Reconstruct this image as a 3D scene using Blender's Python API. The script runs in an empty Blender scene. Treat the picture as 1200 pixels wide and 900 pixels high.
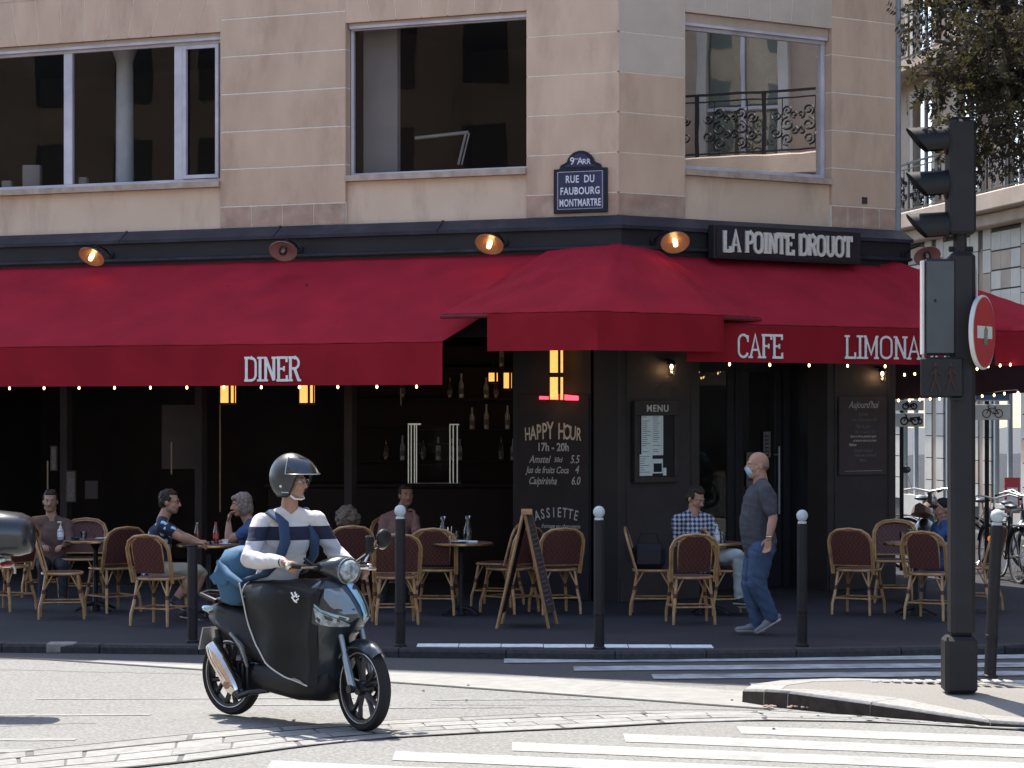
import bpy, bmesh, math, random
import numpy as np
from mathutils import Matrix, Vector, Euler, Quaternion
random.seed(7); rng = np.random.RandomState(5)
SC = bpy.context.scene
COL = SC.collection
PI = math.pi
R = math.radians

# ------------------------------------------------------------------ camera, sky, sun, exposure
H = 2.2                                   # eye height of the camera above the road
F = 3000.0                                # focal length in pixels of the 1200 px wide photograph
HY = 478.0                                # row of the horizon
cd = bpy.data.cameras.new('camera'); cam = bpy.data.objects.new('camera', cd); COL.objects.link(cam)
cam.location = (0, 0, H); cam.rotation_euler = (PI/2, 0, 0)
cd.sensor_width = 36; cd.lens = F/1200*36; cd.shift_y = (HY-450)/1200
cd.clip_start = 0.1; cd.clip_end = 1000
SC.camera = cam
SUN_EL, SUN_H = R(63), Vector((-0.42, 0.9075, 0))    # horizontal direction towards the sun
SUN_H.normalize()
w = bpy.data.worlds.new('World'); SC.world = w; w.use_nodes = True
nt = w.node_tree
sky = nt.nodes.new('ShaderNodeTexSky'); sky.sky_type = 'NISHITA'; sky.sun_disc = False
sky.sun_elevation = SUN_EL; sky.sun_rotation = math.atan2(SUN_H.x, SUN_H.y)
sky.dust_density = 1.2; sky.ozone_density = 1.2
bg = nt.nodes['Background']; bg.inputs['Strength'].default_value = 0.148
nt.links.new(sky.outputs[0], bg.inputs['Color'])
sd = bpy.data.lights.new('sun', 'SUN'); sd.energy = 3.7; sd.angle = R(0.53); sd.color = (1.0, 0.94, 0.86)
so = bpy.data.objects.new('sun', sd); COL.objects.link(so)
sv = Vector((SUN_H.x*math.cos(SUN_EL), SUN_H.y*math.cos(SUN_EL), math.sin(SUN_EL)))
so.rotation_euler = (-sv).to_track_quat('-Z', 'Y').to_euler(); so.location = sv*60
vs = SC.view_settings
vs.view_transform = 'Standard'; vs.look = 'None'; vs.gamma = 1; vs.use_curve_mapping = False
vs.exposure = 1.45
SC.cycles.max_bounces = 6; SC.cycles.diffuse_bounces = 3; SC.cycles.glossy_bounces = 3
SC.cycles.transmission_bounces = 4; SC.cycles.transparent_max_bounces = 12
SC.cycles.use_denoising = True
SC.cycles.sample_clamp_indirect = 4
SC.cycles.caustics_reflective = False; SC.cycles.caustics_refractive = False

# ------------------------------------------------------------------ materials
MATS = {}
def nd(t, typ, **kw):
    n = t.nodes.new(typ)
    for k, v in kw.items():
        if isinstance(k, str) and hasattr(n, k): setattr(n, k, v)
    return n
def mat(name, col, rough=0.6, metal=0.0, col2=None, nscale=6.0, detail=5.0, bump=0.0, bscale=60.0, var=0.0,
        emit=None, estr=0.0, spec=0.5, coat=0.0, trans=0.0, sheen=0.0, stain=None, sscale=1.3, samt=0.35, stretch=(1, 1, 1), alpha=1.0, streak=1.0):
    m = bpy.data.materials.new(name); m.use_nodes = True; t = m.node_tree; L = t.links
    p = t.nodes['Principled BSDF']
    p.inputs['Roughness'].default_value = rough; p.inputs['Metallic'].default_value = metal
    p.inputs['Specular IOR Level'].default_value = spec
    p.inputs['Coat Weight'].default_value = coat; p.inputs['Coat Roughness'].default_value = 0.08
    p.inputs['Transmission Weight'].default_value = trans; p.inputs['Sheen Weight'].default_value = sheen
    p.inputs['Alpha'].default_value = alpha
    if max(col) < .07 and coat == 0 and metal == 0: p.inputs['Specular IOR Level'].default_value = spec*.5
    c = (*col, 1)
    tc = nd(t, 'ShaderNodeTexCoord'); mp = nd(t, 'ShaderNodeMapping'); L.new(tc.outputs['Object'], mp.inputs[0]); mp.inputs['Scale'].default_value = stretch
    last = None
    if col2 is None: col2 = tuple(x*0.86 for x in col)
    no = nd(t, 'ShaderNodeTexNoise'); no.inputs['Scale'].default_value = nscale; no.inputs['Detail'].default_value = detail
    L.new(mp.outputs[0], no.inputs['Vector'])
    ra = nd(t, 'ShaderNodeValToRGB'); ra.color_ramp.elements[0].position = 0.32; ra.color_ramp.elements[1].position = 0.68
    ra.color_ramp.elements[0].color = (*col2, 1); ra.color_ramp.elements[1].color = c
    L.new(no.outputs[0], ra.inputs[0]); last = ra.outputs[0]
    if stain is not None:
        n2 = nd(t, 'ShaderNodeTexNoise'); n2.inputs['Scale'].default_value = sscale; n2.inputs['Detail'].default_value = 6; n2.inputs['Roughness'].default_value = 0.65
        m2_ = nd(t, 'ShaderNodeMapping'); m2_.inputs['Scale'].default_value = (1, 1, streak); L.new(tc.outputs['Object'], m2_.inputs[0]); L.new(m2_.outputs[0], n2.inputs['Vector'])
        r2 = nd(t, 'ShaderNodeValToRGB'); r2.color_ramp.elements[0].position = 0.5; r2.color_ramp.elements[1].position = 0.72
        r2.color_ramp.elements[0].color = (0, 0, 0, 1); r2.color_ramp.elements[1].color = (samt, samt, samt, 1)
        L.new(n2.outputs[0], r2.inputs[0])
        mx = nd(t, 'ShaderNodeMix', data_type='RGBA'); L.new(r2.outputs[0], mx.inputs['Factor']); L.new(last, mx.inputs['A']); mx.inputs['B'].default_value = (*stain, 1)
        last = mx.outputs['Result']
    if var:
        oi = nd(t, 'ShaderNodeObjectInfo'); hs = nd(t, 'ShaderNodeHueSaturation')
        mr = nd(t, 'ShaderNodeMapRange'); mr.inputs['To Min'].default_value = 1-var; mr.inputs['To Max'].default_value = 1+var
        L.new(oi.outputs['Random'], mr.inputs['Value']); L.new(mr.outputs[0], hs.inputs['Value']); L.new(last, hs.inputs['Color']); last = hs.outputs[0]
    L.new(last, p.inputs['Base Color'])
    if bump:
        b = nd(t, 'ShaderNodeBump'); b.inputs['Strength'].default_value = bump; b.inputs['Distance'].default_value = 0.01
        n3 = nd(t, 'ShaderNodeTexNoise'); n3.inputs['Scale'].default_value = bscale; n3.inputs['Detail'].default_value = 4
        L.new(mp.outputs[0], n3.inputs['Vector']); L.new(n3.outputs[0], b.inputs['Height']); L.new(b.outputs[0], p.inputs['Normal'])
    if emit is not None:
        p.inputs['Emission Color'].default_value = (*emit, 1); p.inputs['Emission Strength'].default_value = estr
    MATS[name] = m
    return m
def glassmat(name, tint, ior=1.45, rough=0.0, extra=0.0):
    m = bpy.data.materials.new(name); m.use_nodes = True; t = m.node_tree; L = t.links
    t.nodes.remove(t.nodes['Principled BSDF']); out = t.nodes['Material Output']
    fr = nd(t, 'ShaderNodeFresnel'); fr.inputs['IOR'].default_value = ior
    ad = nd(t, 'ShaderNodeMath', operation='ADD'); ad.inputs[1].default_value = extra; ad.use_clamp = True; L.new(fr.outputs[0], ad.inputs[0])
    tr = nd(t, 'ShaderNodeBsdfTransparent'); tr.inputs[0].default_value = (*tint, 1)
    gl = nd(t, 'ShaderNodeBsdfGlossy'); gl.inputs['Roughness'].default_value = rough
    no = nd(t, 'ShaderNodeTexNoise'); no.inputs['Scale'].default_value = 1.1; tc = nd(t, 'ShaderNodeTexCoord'); L.new(tc.outputs['Object'], no.inputs['Vector'])
    b = nd(t, 'ShaderNodeBump'); b.inputs['Strength'].default_value = 0.05; b.inputs['Distance'].default_value = 0.02; L.new(no.outputs[0], b.inputs['Height']); L.new(b.outputs[0], gl.inputs['Normal'])
    mx = nd(t, 'ShaderNodeMixShader'); L.new(ad.outputs[0], mx.inputs[0]); L.new(tr.outputs[0], mx.inputs[1]); L.new(gl.outputs[0], mx.inputs[2]); L.new(mx.outputs[0], out.inputs[0])
    MATS[name] = m; return m

STONE = (0.66, 0.462, 0.33)
mat('stone', STONE, 0.85, col2=(0.57, 0.385, 0.268), nscale=2.6, bump=0.25, bscale=70, var=0.05, stretch=(1.3, 1.3, .55), stain=(0.37, 0.235, 0.17), sscale=2.2, samt=0.6, streak=.35)
mat('stone_pale', (0.60, 0.49, 0.40), 0.85, col2=(0.54, 0.43, 0.345), nscale=3, bump=0.2, bscale=80, var=0.04)
mat('stone_base', (0.50, 0.32, 0.235), 0.85, col2=(0.36, 0.225, 0.16), nscale=5, bump=0.3, bscale=60, var=0.08, stain=(0.62, 0.55, 0.45), sscale=3.5, samt=0.4)
mat('mortar', (0.85, 0.75, 0.62), 0.9, nscale=20)
mat('render_cream', (0.72, 0.53, 0.385), 0.9, col2=(0.65, 0.465, 0.33), nscale=1.6, bump=0.15, bscale=90, stain=(0.42, 0.30, 0.22), sscale=2.4, samt=0.7, streak=.3)
mat('sill_stone', (0.52, 0.40, 0.31), 0.85, col2=(0.36, 0.26, 0.20), nscale=7, bump=0.2)
mat('window_frame', (0.62, 0.58, 0.62), 0.45, col2=(0.44, 0.41, 0.45), nscale=3)
mat('blind_box', (0.50, 0.38, 0.30), 0.7)
mat('flashing', (0.030, 0.031, 0.042), 0.5, col2=(0.018, 0.019, 0.027), nscale=3, bump=0.2, bscale=8, stain=(0.075, 0.075, 0.088), sscale=2.5, samt=0.6)
mat('dark_paint', (0.024, 0.022, 0.026), 0.5, col2=(0.018, 0.017, 0.02), nscale=2)
mat('pillar_paint', (0.060, 0.050, 0.050), 0.55, col2=(0.048, 0.040, 0.040), nscale=3, bump=0.1, bscale=120)
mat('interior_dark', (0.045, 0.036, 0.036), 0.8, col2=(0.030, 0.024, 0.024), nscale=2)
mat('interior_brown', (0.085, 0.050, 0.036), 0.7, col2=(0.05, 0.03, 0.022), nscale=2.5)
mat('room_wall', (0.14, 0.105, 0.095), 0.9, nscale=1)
mat('room_pale', (0.42, 0.37, 0.35), 0.9, nscale=1)
mat('room_ceiling', (0.10, 0.08, 0.075), 0.9, nscale=1)
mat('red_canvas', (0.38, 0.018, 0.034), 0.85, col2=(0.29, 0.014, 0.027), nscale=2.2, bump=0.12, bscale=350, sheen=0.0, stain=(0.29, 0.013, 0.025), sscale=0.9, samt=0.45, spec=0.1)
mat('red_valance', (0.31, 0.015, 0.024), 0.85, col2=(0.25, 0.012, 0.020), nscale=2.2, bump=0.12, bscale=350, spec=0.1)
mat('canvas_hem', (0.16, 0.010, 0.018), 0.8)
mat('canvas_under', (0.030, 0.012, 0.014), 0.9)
mat('letter_white', (0.88, 0.84, 0.80), 0.7, nscale=30)
mat('letter_cream', (0.72, 0.68, 0.60), 0.6, nscale=30)
mat('chalk_white', (0.55, 0.52, 0.50), 0.9, col2=(0.32, 0.30, 0.29), nscale=90)
mat('chalk_cream', (0.66, 0.56, 0.44), 0.9, col2=(0.46, 0.38, 0.30), nscale=60)
mat('chalk_dim', (0.20, 0.17, 0.17), 0.9, col2=(0.10, 0.09, 0.09), nscale=70)
mat('blackboard', (0.034, 0.026, 0.028), 0.75, col2=(0.024, 0.019, 0.02), nscale=5)
mat('board_brown', (0.075, 0.052, 0.055), 0.75, col2=(0.055, 0.04, 0.042), nscale=5)
mat('enamel_blue', (0.012, 0.020, 0.085), 0.25, col2=(0.010, 0.016, 0.065), nscale=2, coat=0.3)
mat('enamel_border', (0.012, 0.018, 0.030), 0.35)
mat('enamel_white', (0.72, 0.74, 0.76), 0.4)
mat('iron_black', (0.013, 0.012, 0.013), 0.5, nscale=8)
mat('lamp_enamel', (0.30, 0.17, 0.10), 0.35, col2=(0.24, 0.13, 0.08), nscale=6)
mat('lamp_enamel_pink', (0.30, 0.19, 0.17), 0.4, nscale=6)
mat('bulb_lit', (1, .8, .5), 0.3, emit=(1.0, 0.62, 0.25), estr=4)
mat('bulb_warm', (1, .8, .5), 0.3, emit=(1.0, 0.62, 0.30), estr=4.5)
mat('bulb_off', (0.35, 0.30, 0.28), 0.2, coat=0.5)
mat('lantern_glass', (0.9, .6, .25), 0.5, emit=(1.0, 0.42, 0.10), estr=0.55, nscale=18, col2=(.6, .35, .1))
mat('neon_red', (0.8, .05, .05), 0.4, emit=(1.0, 0.03, 0.05), estr=2.2)
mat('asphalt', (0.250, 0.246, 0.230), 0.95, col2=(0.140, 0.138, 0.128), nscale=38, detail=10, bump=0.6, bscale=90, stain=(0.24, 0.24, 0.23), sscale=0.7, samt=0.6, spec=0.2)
mat('road_shaded', (0.070, 0.068, 0.070), 0.9, col2=(0.05, 0.048, 0.05), nscale=40, detail=8, bump=0.5, bscale=90, stain=(0.06, 0.06, 0.06), sscale=0.8, samt=0.5)  # asphalt with the building's shade put into a darker colour
mat('concrete_band', (0.27, 0.262, 0.24), 0.9, col2=(0.21, 0.205, 0.188), nscale=7, bump=0.3, bscale=120, var=0.05, stain=(0.24, 0.23, 0.21), sscale=1.5, samt=0.6)
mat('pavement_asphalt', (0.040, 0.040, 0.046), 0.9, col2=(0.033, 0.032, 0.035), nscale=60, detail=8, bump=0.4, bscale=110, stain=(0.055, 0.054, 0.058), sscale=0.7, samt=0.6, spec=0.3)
mat('island_asphalt', (0.215, 0.203, 0.182), 0.92, col2=(0.165, 0.155, 0.14), nscale=50, detail=8, bump=0.4, bscale=110, stain=(0.22, 0.20, 0.18), sscale=1.4, samt=0.5)
mat('kerb_granite', (0.28, 0.27, 0.25), 0.85, col2=(0.20, 0.19, 0.175), nscale=25, detail=8, bump=0.4, bscale=60, var=0.1)
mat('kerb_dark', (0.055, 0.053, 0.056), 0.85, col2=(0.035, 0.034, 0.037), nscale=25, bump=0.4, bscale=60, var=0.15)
mat('kerb_pale', (0.30, 0.28, 0.26), 0.9, col2=(0.18, 0.17, 0.16), nscale=12, bump=0.4, bscale=60)
mat('sett_bed', (0.12, 0.116, 0.108), 0.95, nscale=30)
mat('sett_granite', (0.255, 0.25, 0.235), 0.9, col2=(0.175, 0.172, 0.16), nscale=14, bump=0.5, bscale=60, var=0.12, stain=(0.31, 0.30, 0.285), sscale=4, samt=0.6)
mat('joint_tar', (0.05, 0.048, 0.045), 0.9)
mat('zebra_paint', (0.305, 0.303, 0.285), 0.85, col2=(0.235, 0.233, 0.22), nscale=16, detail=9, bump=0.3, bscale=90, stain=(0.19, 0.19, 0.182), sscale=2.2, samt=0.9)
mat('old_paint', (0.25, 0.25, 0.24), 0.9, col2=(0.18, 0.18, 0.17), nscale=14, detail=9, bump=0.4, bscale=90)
mat('zebra_shade', (0.42, 0.45, 0.46), 0.85, col2=(0.24, 0.26, 0.27), nscale=7, detail=9, bump=0.3, bscale=90, stain=(0.11, 0.11, 0.12), sscale=1.5, samt=0.9)  # copy of the stripe paint, recoloured for the shaded crossing
mat('kerb_face', (0.055, 0.040, 0.032), 0.9, col2=(0.03, 0.022, 0.018), nscale=14, bump=.4, bscale=50)  # brown dirt with the front face's shade mixed into the colour
mat('tactile', (0.75, 0.78, 0.80), 0.8, col2=(.55, .58, .6), nscale=14)
mat('pole_grey', (0.022, 0.019, 0.020), 0.6, col2=(0.016, 0.014, 0.015), nscale=5, bump=0.08, bscale=150)
mat('ball_white', (0.50, 0.55, 0.56), 0.45, col2=(0.42, 0.46, 0.47), nscale=14)
mat('facade_far', (0.50, 0.39, 0.30), 0.85, col2=(0.40, 0.30, 0.22), nscale=1.5, bump=0.2, bscale=40, var=0.05, stain=(0.26, 0.21, 0.18), sscale=0.9, samt=0.6)
mat('facade_far_brown', (0.36, 0.26, 0.20), 0.85, col2=(0.25, 0.18, 0.14), nscale=1.5, var=0.08)
mat('zinc', (0.30, 0.33, 0.36), 0.5, metal=0.3, nscale=4)
glassmat('glass_window', (0.72, 0.70, 0.70), 1.28)
glassmat('glass_coated', (0.25, 0.23, 0.23), 1.5, extra=0.38)
glassmat('glass_clear', (0.93, 0.95, 0.95), 1.45)
glassmat('glass_shop', (0.60, 0.72, 0.72), 1.5, extra=0.15)
glassmat('glass_soft', (0.9, 0.9, 0.9), 1.12)
glassmat('glass_dark', (0.45, 0.42, 0.42), 1.4)

# ------------------------------------------------------------------ mesh toolkit
class MB:
    """collects shapes; build() links them as one mesh object"""
    def __init__(s, m=None):
        s.v = []; s.f = []; s.fm = []; s.T = None; s.m = m; s.ms = []
    def mi(s, m=None):
        m = m or s.m
        if m not in s.ms: s.ms.append(m)
        return s.ms.index(m)
    def add(s, vs, fs, m=None, flip=False):
        k = len(s.v); i = s.mi(m)
        T = s.T
        for p in vs:
            p = Vector(p)
            s.v.append(tuple(T @ p) if T is not None else tuple(p))
        fl = (T is not None and T.determinant() < 0) != flip
        for f in fs:
            f = [k+j for j in f]
            if fl: f.reverse()
            s.f.append(f); s.fm.append(i)
        return s
    def box(s, x0, x1, y0, y1, z0, z1, m=None, bev=0.0):
        if x0 > x1: x0, x1 = x1, x0
        if y0 > y1: y0, y1 = y1, y0
        if z0 > z1: z0, z1 = z1, z0
        if bev <= 0:
            vs = [(x0,y0,z0),(x1,y0,z0),(x1,y1,z0),(x0,y1,z0),(x0,y0,z1),(x1,y0,z1),(x1,y1,z1),(x0,y1,z1)]
            return s.add(vs, [(3,2,1,0),(4,5,6,7),(0,1,5,4),(1,2,6,5),(2,3,7,6),(3,0,4,7)], m)
        b = min(bev, (x1-x0)/2.01, (y1-y0)/2.01, (z1-z0)/2.01)
        vs = []; 
        for zi, (z, zb) in enumerate(((z0, b), (z1, -b))):
            for (x, xs) in ((x0, 1), (x1, -1)):
                for (y, ys) in ((y0, 1), (y1, -1)):
                    vs += [(x, y+ys*b, z+zb), (x+xs*b, y, z+zb), (x+xs*b, y+ys*b, z)]
        bm = bmesh.new()
        bv = [bm.verts.new(p) for p in vs]
        r = bmesh.ops.convex_hull(bm, input=bv)
        bm.normal_update(); bm.verts.index_update()
        idx = {v: i for i, v in enumerate(bm.verts)}
        V = [tuple(v.co) for v in bm.verts]; Fc = [[idx[v] for v in f.verts] for f in bm.faces]
        bm.free()
        return s.add(V, Fc, m)
    def cbox(s, c, d, m=None, bev=0.0):
        return s.box(c[0]-d[0]/2, c[0]+d[0]/2, c[1]-d[1]/2, c[1]+d[1]/2, c[2]-d[2]/2, c[2]+d[2]/2, m, bev)
    def tube(s, pts, r, n=8, m=None, caps=True, ry=None, up=None, closed=False):
        pts = [Vector(p) for p in pts]; N = len(pts)
        rs = r if isinstance(r, (list, tuple)) else [r]*N
        vs = []; fs = []; prev = None
        for i, p in enumerate(pts):
            if closed: t = pts[(i+1) % N]-pts[i-1]
            else: t = (pts[min(i+1, N-1)]-pts[max(i-1, 0)])
            t = t.normalized() if t.length > 1e-9 else Vector((0,0,1))
            if prev is None:
                a = Vector(up) if up is not None else (Vector((0,0,1)) if abs(t.z) < 0.9 else Vector((0,1,0)))
                u = (a - t*a.dot(t)).normalized()
            else:
                u = prev - t*prev.dot(t)
                u = u.normalized() if u.length > 1e-6 else t.orthogonal().normalized()
            prev = u; w_ = t.cross(u)
            k2 = (ry if ry is not None else 1.0)
            for j in range(n):
                a = 2*PI*j/n
                vs.append(p + u*(math.cos(a)*rs[i]*k2) + w_*(math.sin(a)*rs[i]))
        for i in range(N if closed else N-1):
            i2 = (i+1) % N
            for j in range(n):
                fs.append((i*n+j, i*n+(j+1)%n, i2*n+(j+1)%n, i2*n+j))
        if caps and not closed:
            fs.append(tuple(reversed(range(n)))); fs.append(tuple((N-1)*n+j for j in range(n)))
        return s.add(vs, fs, m)
    def lathe(s, prof, n=20, m=None, c=(0,0,0), axis=(0,0,1), capb=True, capt=True, sx=1.0, sy=1.0):
        q = Vector((0,0,1)).rotation_difference(Vector(axis).normalized()).to_matrix()
        c = Vector(c); vs = []; fs = []
        for (r_, z) in prof:
            for j in range(n):
                a = 2*PI*j/n
                vs.append(c + q @ Vector((max(r_, 1e-5)*math.cos(a)*sx, max(r_, 1e-5)*math.sin(a)*sy, z)))
        N = len(prof)
        for i in range(N-1):
            for j in range(n): fs.append((i*n+j, i*n+(j+1)%n, (i+1)*n+(j+1)%n, (i+1)*n+j))
        if capb: fs.append(tuple(reversed(range(n))))
        if capt: fs.append(tuple((N-1)*n+j for j in range(n)))
        return s.add(vs, fs, m)
    def ell(s, c, r, n=14, k=9, m=None, rot=None):
        c = Vector(c); vs = []; fs = []
        q = rot if rot is not None else Matrix.Identity(3)
        for i in range(1, k):
            th = PI*i/k
            for j in range(n):
                a = 2*PI*j/n
                vs.append(c + q @ Vector((r[0]*math.sin(th)*math.cos(a), r[1]*math.sin(th)*math.sin(a), -r[2]*math.cos(th))))
        b = len(vs); vs.append(c + q @ Vector((0,0,-r[2]))); vs.append(c + q @ Vector((0,0,r[2])))
        for i in range(k-2):
            for j in range(n): fs.append((i*n+j, i*n+(j+1)%n, (i+1)*n+(j+1)%n, (i+1)*n+j))
        for j in range(n):
            fs.append((b, (j+1)%n, j)); fs.append((b+1, (k-2)*n+j, (k-2)*n+(j+1)%n))
        return s.add(vs, fs, m)
    def prism(s, poly, z0, z1, m=None, plane='xy'):
        def P(a, b, z): return {'xy': (a, b, z), 'xz': (a, z, b), 'yz': (z, a, b)}[plane]
        ar = sum(poly[i][0]*poly[(i+1)%len(poly)][1]-poly[(i+1)%len(poly)][0]*poly[i][1] for i in range(len(poly)))
        n = len(poly)
        vs = [P(a, b, z0) for a, b in poly]+[P(a, b, z1) for a, b in poly]
        fs = [tuple(reversed(range(n))), tuple(range(n, 2*n))]+[(i, (i+1)%n, n+(i+1)%n, n+i) for i in range(n)]
        fl = (ar < 0) != (z1 < z0)
        if plane == 'xz': fl = not fl
        return s.add(vs, fs, m, flip=fl)
    def loft(s, rings, m=None, caps=True, closed=True):
        n = len(rings[0]); vs = [p for r_ in rings for p in r_]; fs = []
        for i in range(len(rings)-1):
            for j in range(n if closed else n-1): fs.append((i*n+j, i*n+(j+1)%n, (i+1)*n+(j+1)%n, (i+1)*n+j))
        if caps and closed: fs.append(tuple(reversed(range(n)))); fs.append(tuple((len(rings)-1)*n+j for j in range(n)))
        return s.add(vs, fs, m)
    def sheet(s, grid, th, m=None, nrm=None, m2=None):
        """grid[i][j] points -> a sheet of thickness th along nrm (or z)"""
        a = len(grid); b = len(grid[0]); g = [Vector(p) for r_ in grid for p in r_]
        nv = Vector(nrm) if nrm is not None else Vector((0,0,-1))
        vs = g + [p+nv*th for p in g]; o = a*b; f1 = []; f2 = []; f3 = []
        for i in range(a-1):
            for j in range(b-1):
                q = (i*b+j, i*b+j+1, (i+1)*b+j+1, (i+1)*b+j)
                f1.append(q); f2.append(tuple(o+k for k in reversed(q)))
        for i in range(a-1):
            f3.append((i*b, (i+1)*b, o+(i+1)*b, o+i*b)); f3.append(((i+1)*b+b-1, i*b+b-1, o+i*b+b-1, o+(i+1)*b+b-1))
        for j in range(b-1):
            f3.append((j+1, j, o+j, o+j+1)); f3.append(((a-1)*b+j, (a-1)*b+j+1, o+(a-1)*b+j+1, o+(a-1)*b+j))
        k = len(s.v); s.add(vs, f1+f3, m)
        i2 = s.mi(m2 or m)
        for f in f2: s.f.append([k+j for j in f]); s.fm.append(i2)
        return s
    def mesh(s, name, smooth=None):
        me = bpy.data.meshes.new(name); me.from_pydata(s.v, [], s.f)
        for m in s.ms: me.materials.append(MATS[m])
        me.polygons.foreach_set('material_index', s.fm)
        me.validate(); me.update()
        if smooth is not None:
            me.shade_smooth(); me.set_sharp_from_angle(angle=R(smooth))
        return me

def wm(o):
    m = o.matrix_basis.copy()
    if o.parent is not None: m = wm(o.parent) @ o.matrix_parent_inverse @ m
    return m
def props(o, label=None, cat=None, group=None, kind=None):
    if label: o['label'] = label
    if cat: o['category'] = cat
    if group: o['group'] = group
    if kind: o['kind'] = kind
    return o
def thing(name, label, cat, loc=(0,0,0), rz=0.0, group=None, kind=None):
    o = bpy.data.objects.new(name, None); COL.objects.link(o); o.empty_display_size = 0.2
    o.location = loc; o.rotation_euler = (0, 0, rz)
    return props(o, label, cat, group, kind)
def put(name, mb, parent=None, world=False, smooth=30, label=None, cat=None, group=None, kind=None, loc=None, rot=None):
    """link a mesh as one object; world=True: the shapes are in world coordinates although the parent is not at the origin"""
    me = mb.mesh(name, smooth) if isinstance(mb, MB) else mb
    o = bpy.data.objects.new(name, me); COL.objects.link(o)
    if parent is not None:
        o.parent = parent
        if world: o.matrix_parent_inverse = wm(parent).inverted()
    if loc is not None: o.location = loc
    if rot is not None: o.rotation_euler = rot
    return props(o, label, cat, group, kind)
def kids(o): return KID.get(o.name, [])
def copy_tree(o, parent=None):
    c = o.copy(); COL.objects.link(c)
    if parent is not None: c.parent = parent
    for ch in [x for x in COL.objects if x.parent == o]: copy_tree(ch, c)
    return c
def copy_thing(root, loc, rz=None, label=None, group=None):
    c = copy_tree(root); c.location = loc
    if rz is not None: c.rotation_euler = (0, 0, rz)
    if label: c['label'] = label
    if group: c['group'] = group
    return c
def world_of(px, py, D): return Vector(((px-600)/F*D, D, H-(py-HY)/F*D))
def gx(px, D): return (px-600)/F*D
def gd(py, z=0.0): return (H-z)*F/(py-HY)
def arc(cx, cy, r, a0, a1, n, ry=None): return [(cx+r*math.cos(R(a0+(a1-a0)*i/n)), cy+(ry or r)*math.sin(R(a0+(a1-a0)*i/n))) for i in range(n+1)]

# text: the default typeface turned into a mesh; slab: own condensed slab letters
def text_mb(mb, txt, size, T, m, ext=0.002, xs=1.0, shear=0.0, align='CENTER', bold=0.0, sc=1.0):
    cu = bpy.data.curves.new('t', 'FONT'); cu.body = txt; cu.size = size; cu.extrude = ext; cu.shear = shear; cu.resolution_u = 3
    cu.align_x = align; cu.offset = bold; cu.space_character = sc
    o = bpy.data.objects.new('t', cu); COL.objects.link(o)
    me = bpy.data.meshes.new_from_object(o.evaluated_get(bpy.context.evaluated_depsgraph_get()))
    old = mb.T; mb.T = (old @ T if old is not None else T) @ Matrix.Diagonal((xs, 1, 1, 1))
    mb.add([v.co for v in me.vertices], [tuple(p.vertices) for p in me.polygons], m)
    mb.T = old
    bpy.data.objects.remove(o); bpy.data.meshes.remove(me); bpy.data.curves.remove(cu)
def stad(x0, x1, r=0.18, a=None):
    # closed condensed O outline between x0..x1, 0..1
    w_ = (x1-x0)/2
    return arc(x1-w_, 1-r, w_, 0, 180, 8, r) + arc(x0+w_, r, w_, 180, 360, 8, r) + [(x1, 1-r)]
SLAB = {
 'D': ([[(.14,0),(.14,1)], [(.0,1),(.45,1)]+arc(.45,.75,.33,90,0,5,.25)+arc(.45,.25,.33,0,-90,5,.25)+[(.0,0)]], [], .88),
 'I': ([[(.2,0),(.2,1)]], [(.2,0,.2),(.2,1,.2)], .42),
 'N': ([[(.16,0),(.16,1)], [(.16,1),(.72,0)], [(.72,0),(.72,1)]], [(.16,0,.16),(.72,1,.16),(.10,1,.10)], .9),
 'E': ([[(.14,0),(.14,1)], [(0,1),(.68,1),(.68,.80)], [(0,0),(.70,0),(.70,.22)], [(.14,.51),(.5,.51)], [(.5,.40),(.5,.62)]], [], .8),
 'R': ([[(.14,0),(.14,1)], [(0,1),(.42,1)]+arc(.42,.76,.28,90,-90,8,.24)+[(.14,.52)], [(.42,.52),(.70,.0)]], [(.14,0,.16),(.74,0,.12)], .86),
 'C': ([arc(.42,.74,.32,15,180,8,.26)+arc(.42,.26,.32,180,345,8,.26), [(.74,.68),(.74,.98)]], [], .86),
 'A': ([[(.08,0),(.40,1),(.74,0)], [(.20,.33),(.62,.33)]], [(.08,0,.15),(.74,0,.15)], .86),
 'F': ([[(.14,0),(.14,1)], [(0,1),(.68,1),(.68,.80)], [(.14,.51),(.5,.51)], [(.5,.40),(.5,.62)]], [(.14,0,.17)], .76),
 'L': ([[(.14,0),(.14,1)], [(0,0),(.64,0),(.64,.25)]], [(.14,1,.16)], .74),
 'M': ([[(.14,0),(.14,1)], [(.14,1),(.48,.18),(.82,1)], [(.82,1),(.82,0)]], [(.14,0,.15),(.82,0,.15),(.1,1,.08),(.86,1,.08)], 1.04),
 'O': ([stad(.06,.74,.25)], [], .88),
 'P': ([[(.14,0),(.14,1)], [(0,1),(.42,1)]+arc(.42,.74,.28,90,-90,8,.26)+[(.14,.48)]], [(.14,0,.17)], .80),
 'T': ([[(.37,0),(.37,1)], [(.04,.78),(.04,1),(.70,1),(.70,.78)]], [(.37,0,.17)], .80),
 'U': ([[(.14,1),(.14,.25)]+arc(.42,.25,.28,180,360,8,.25)+[(.70,1)]], [(.14,1,.14),(.70,1,.14)], .90),
 ' ': ([], [], .45),
}
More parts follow.
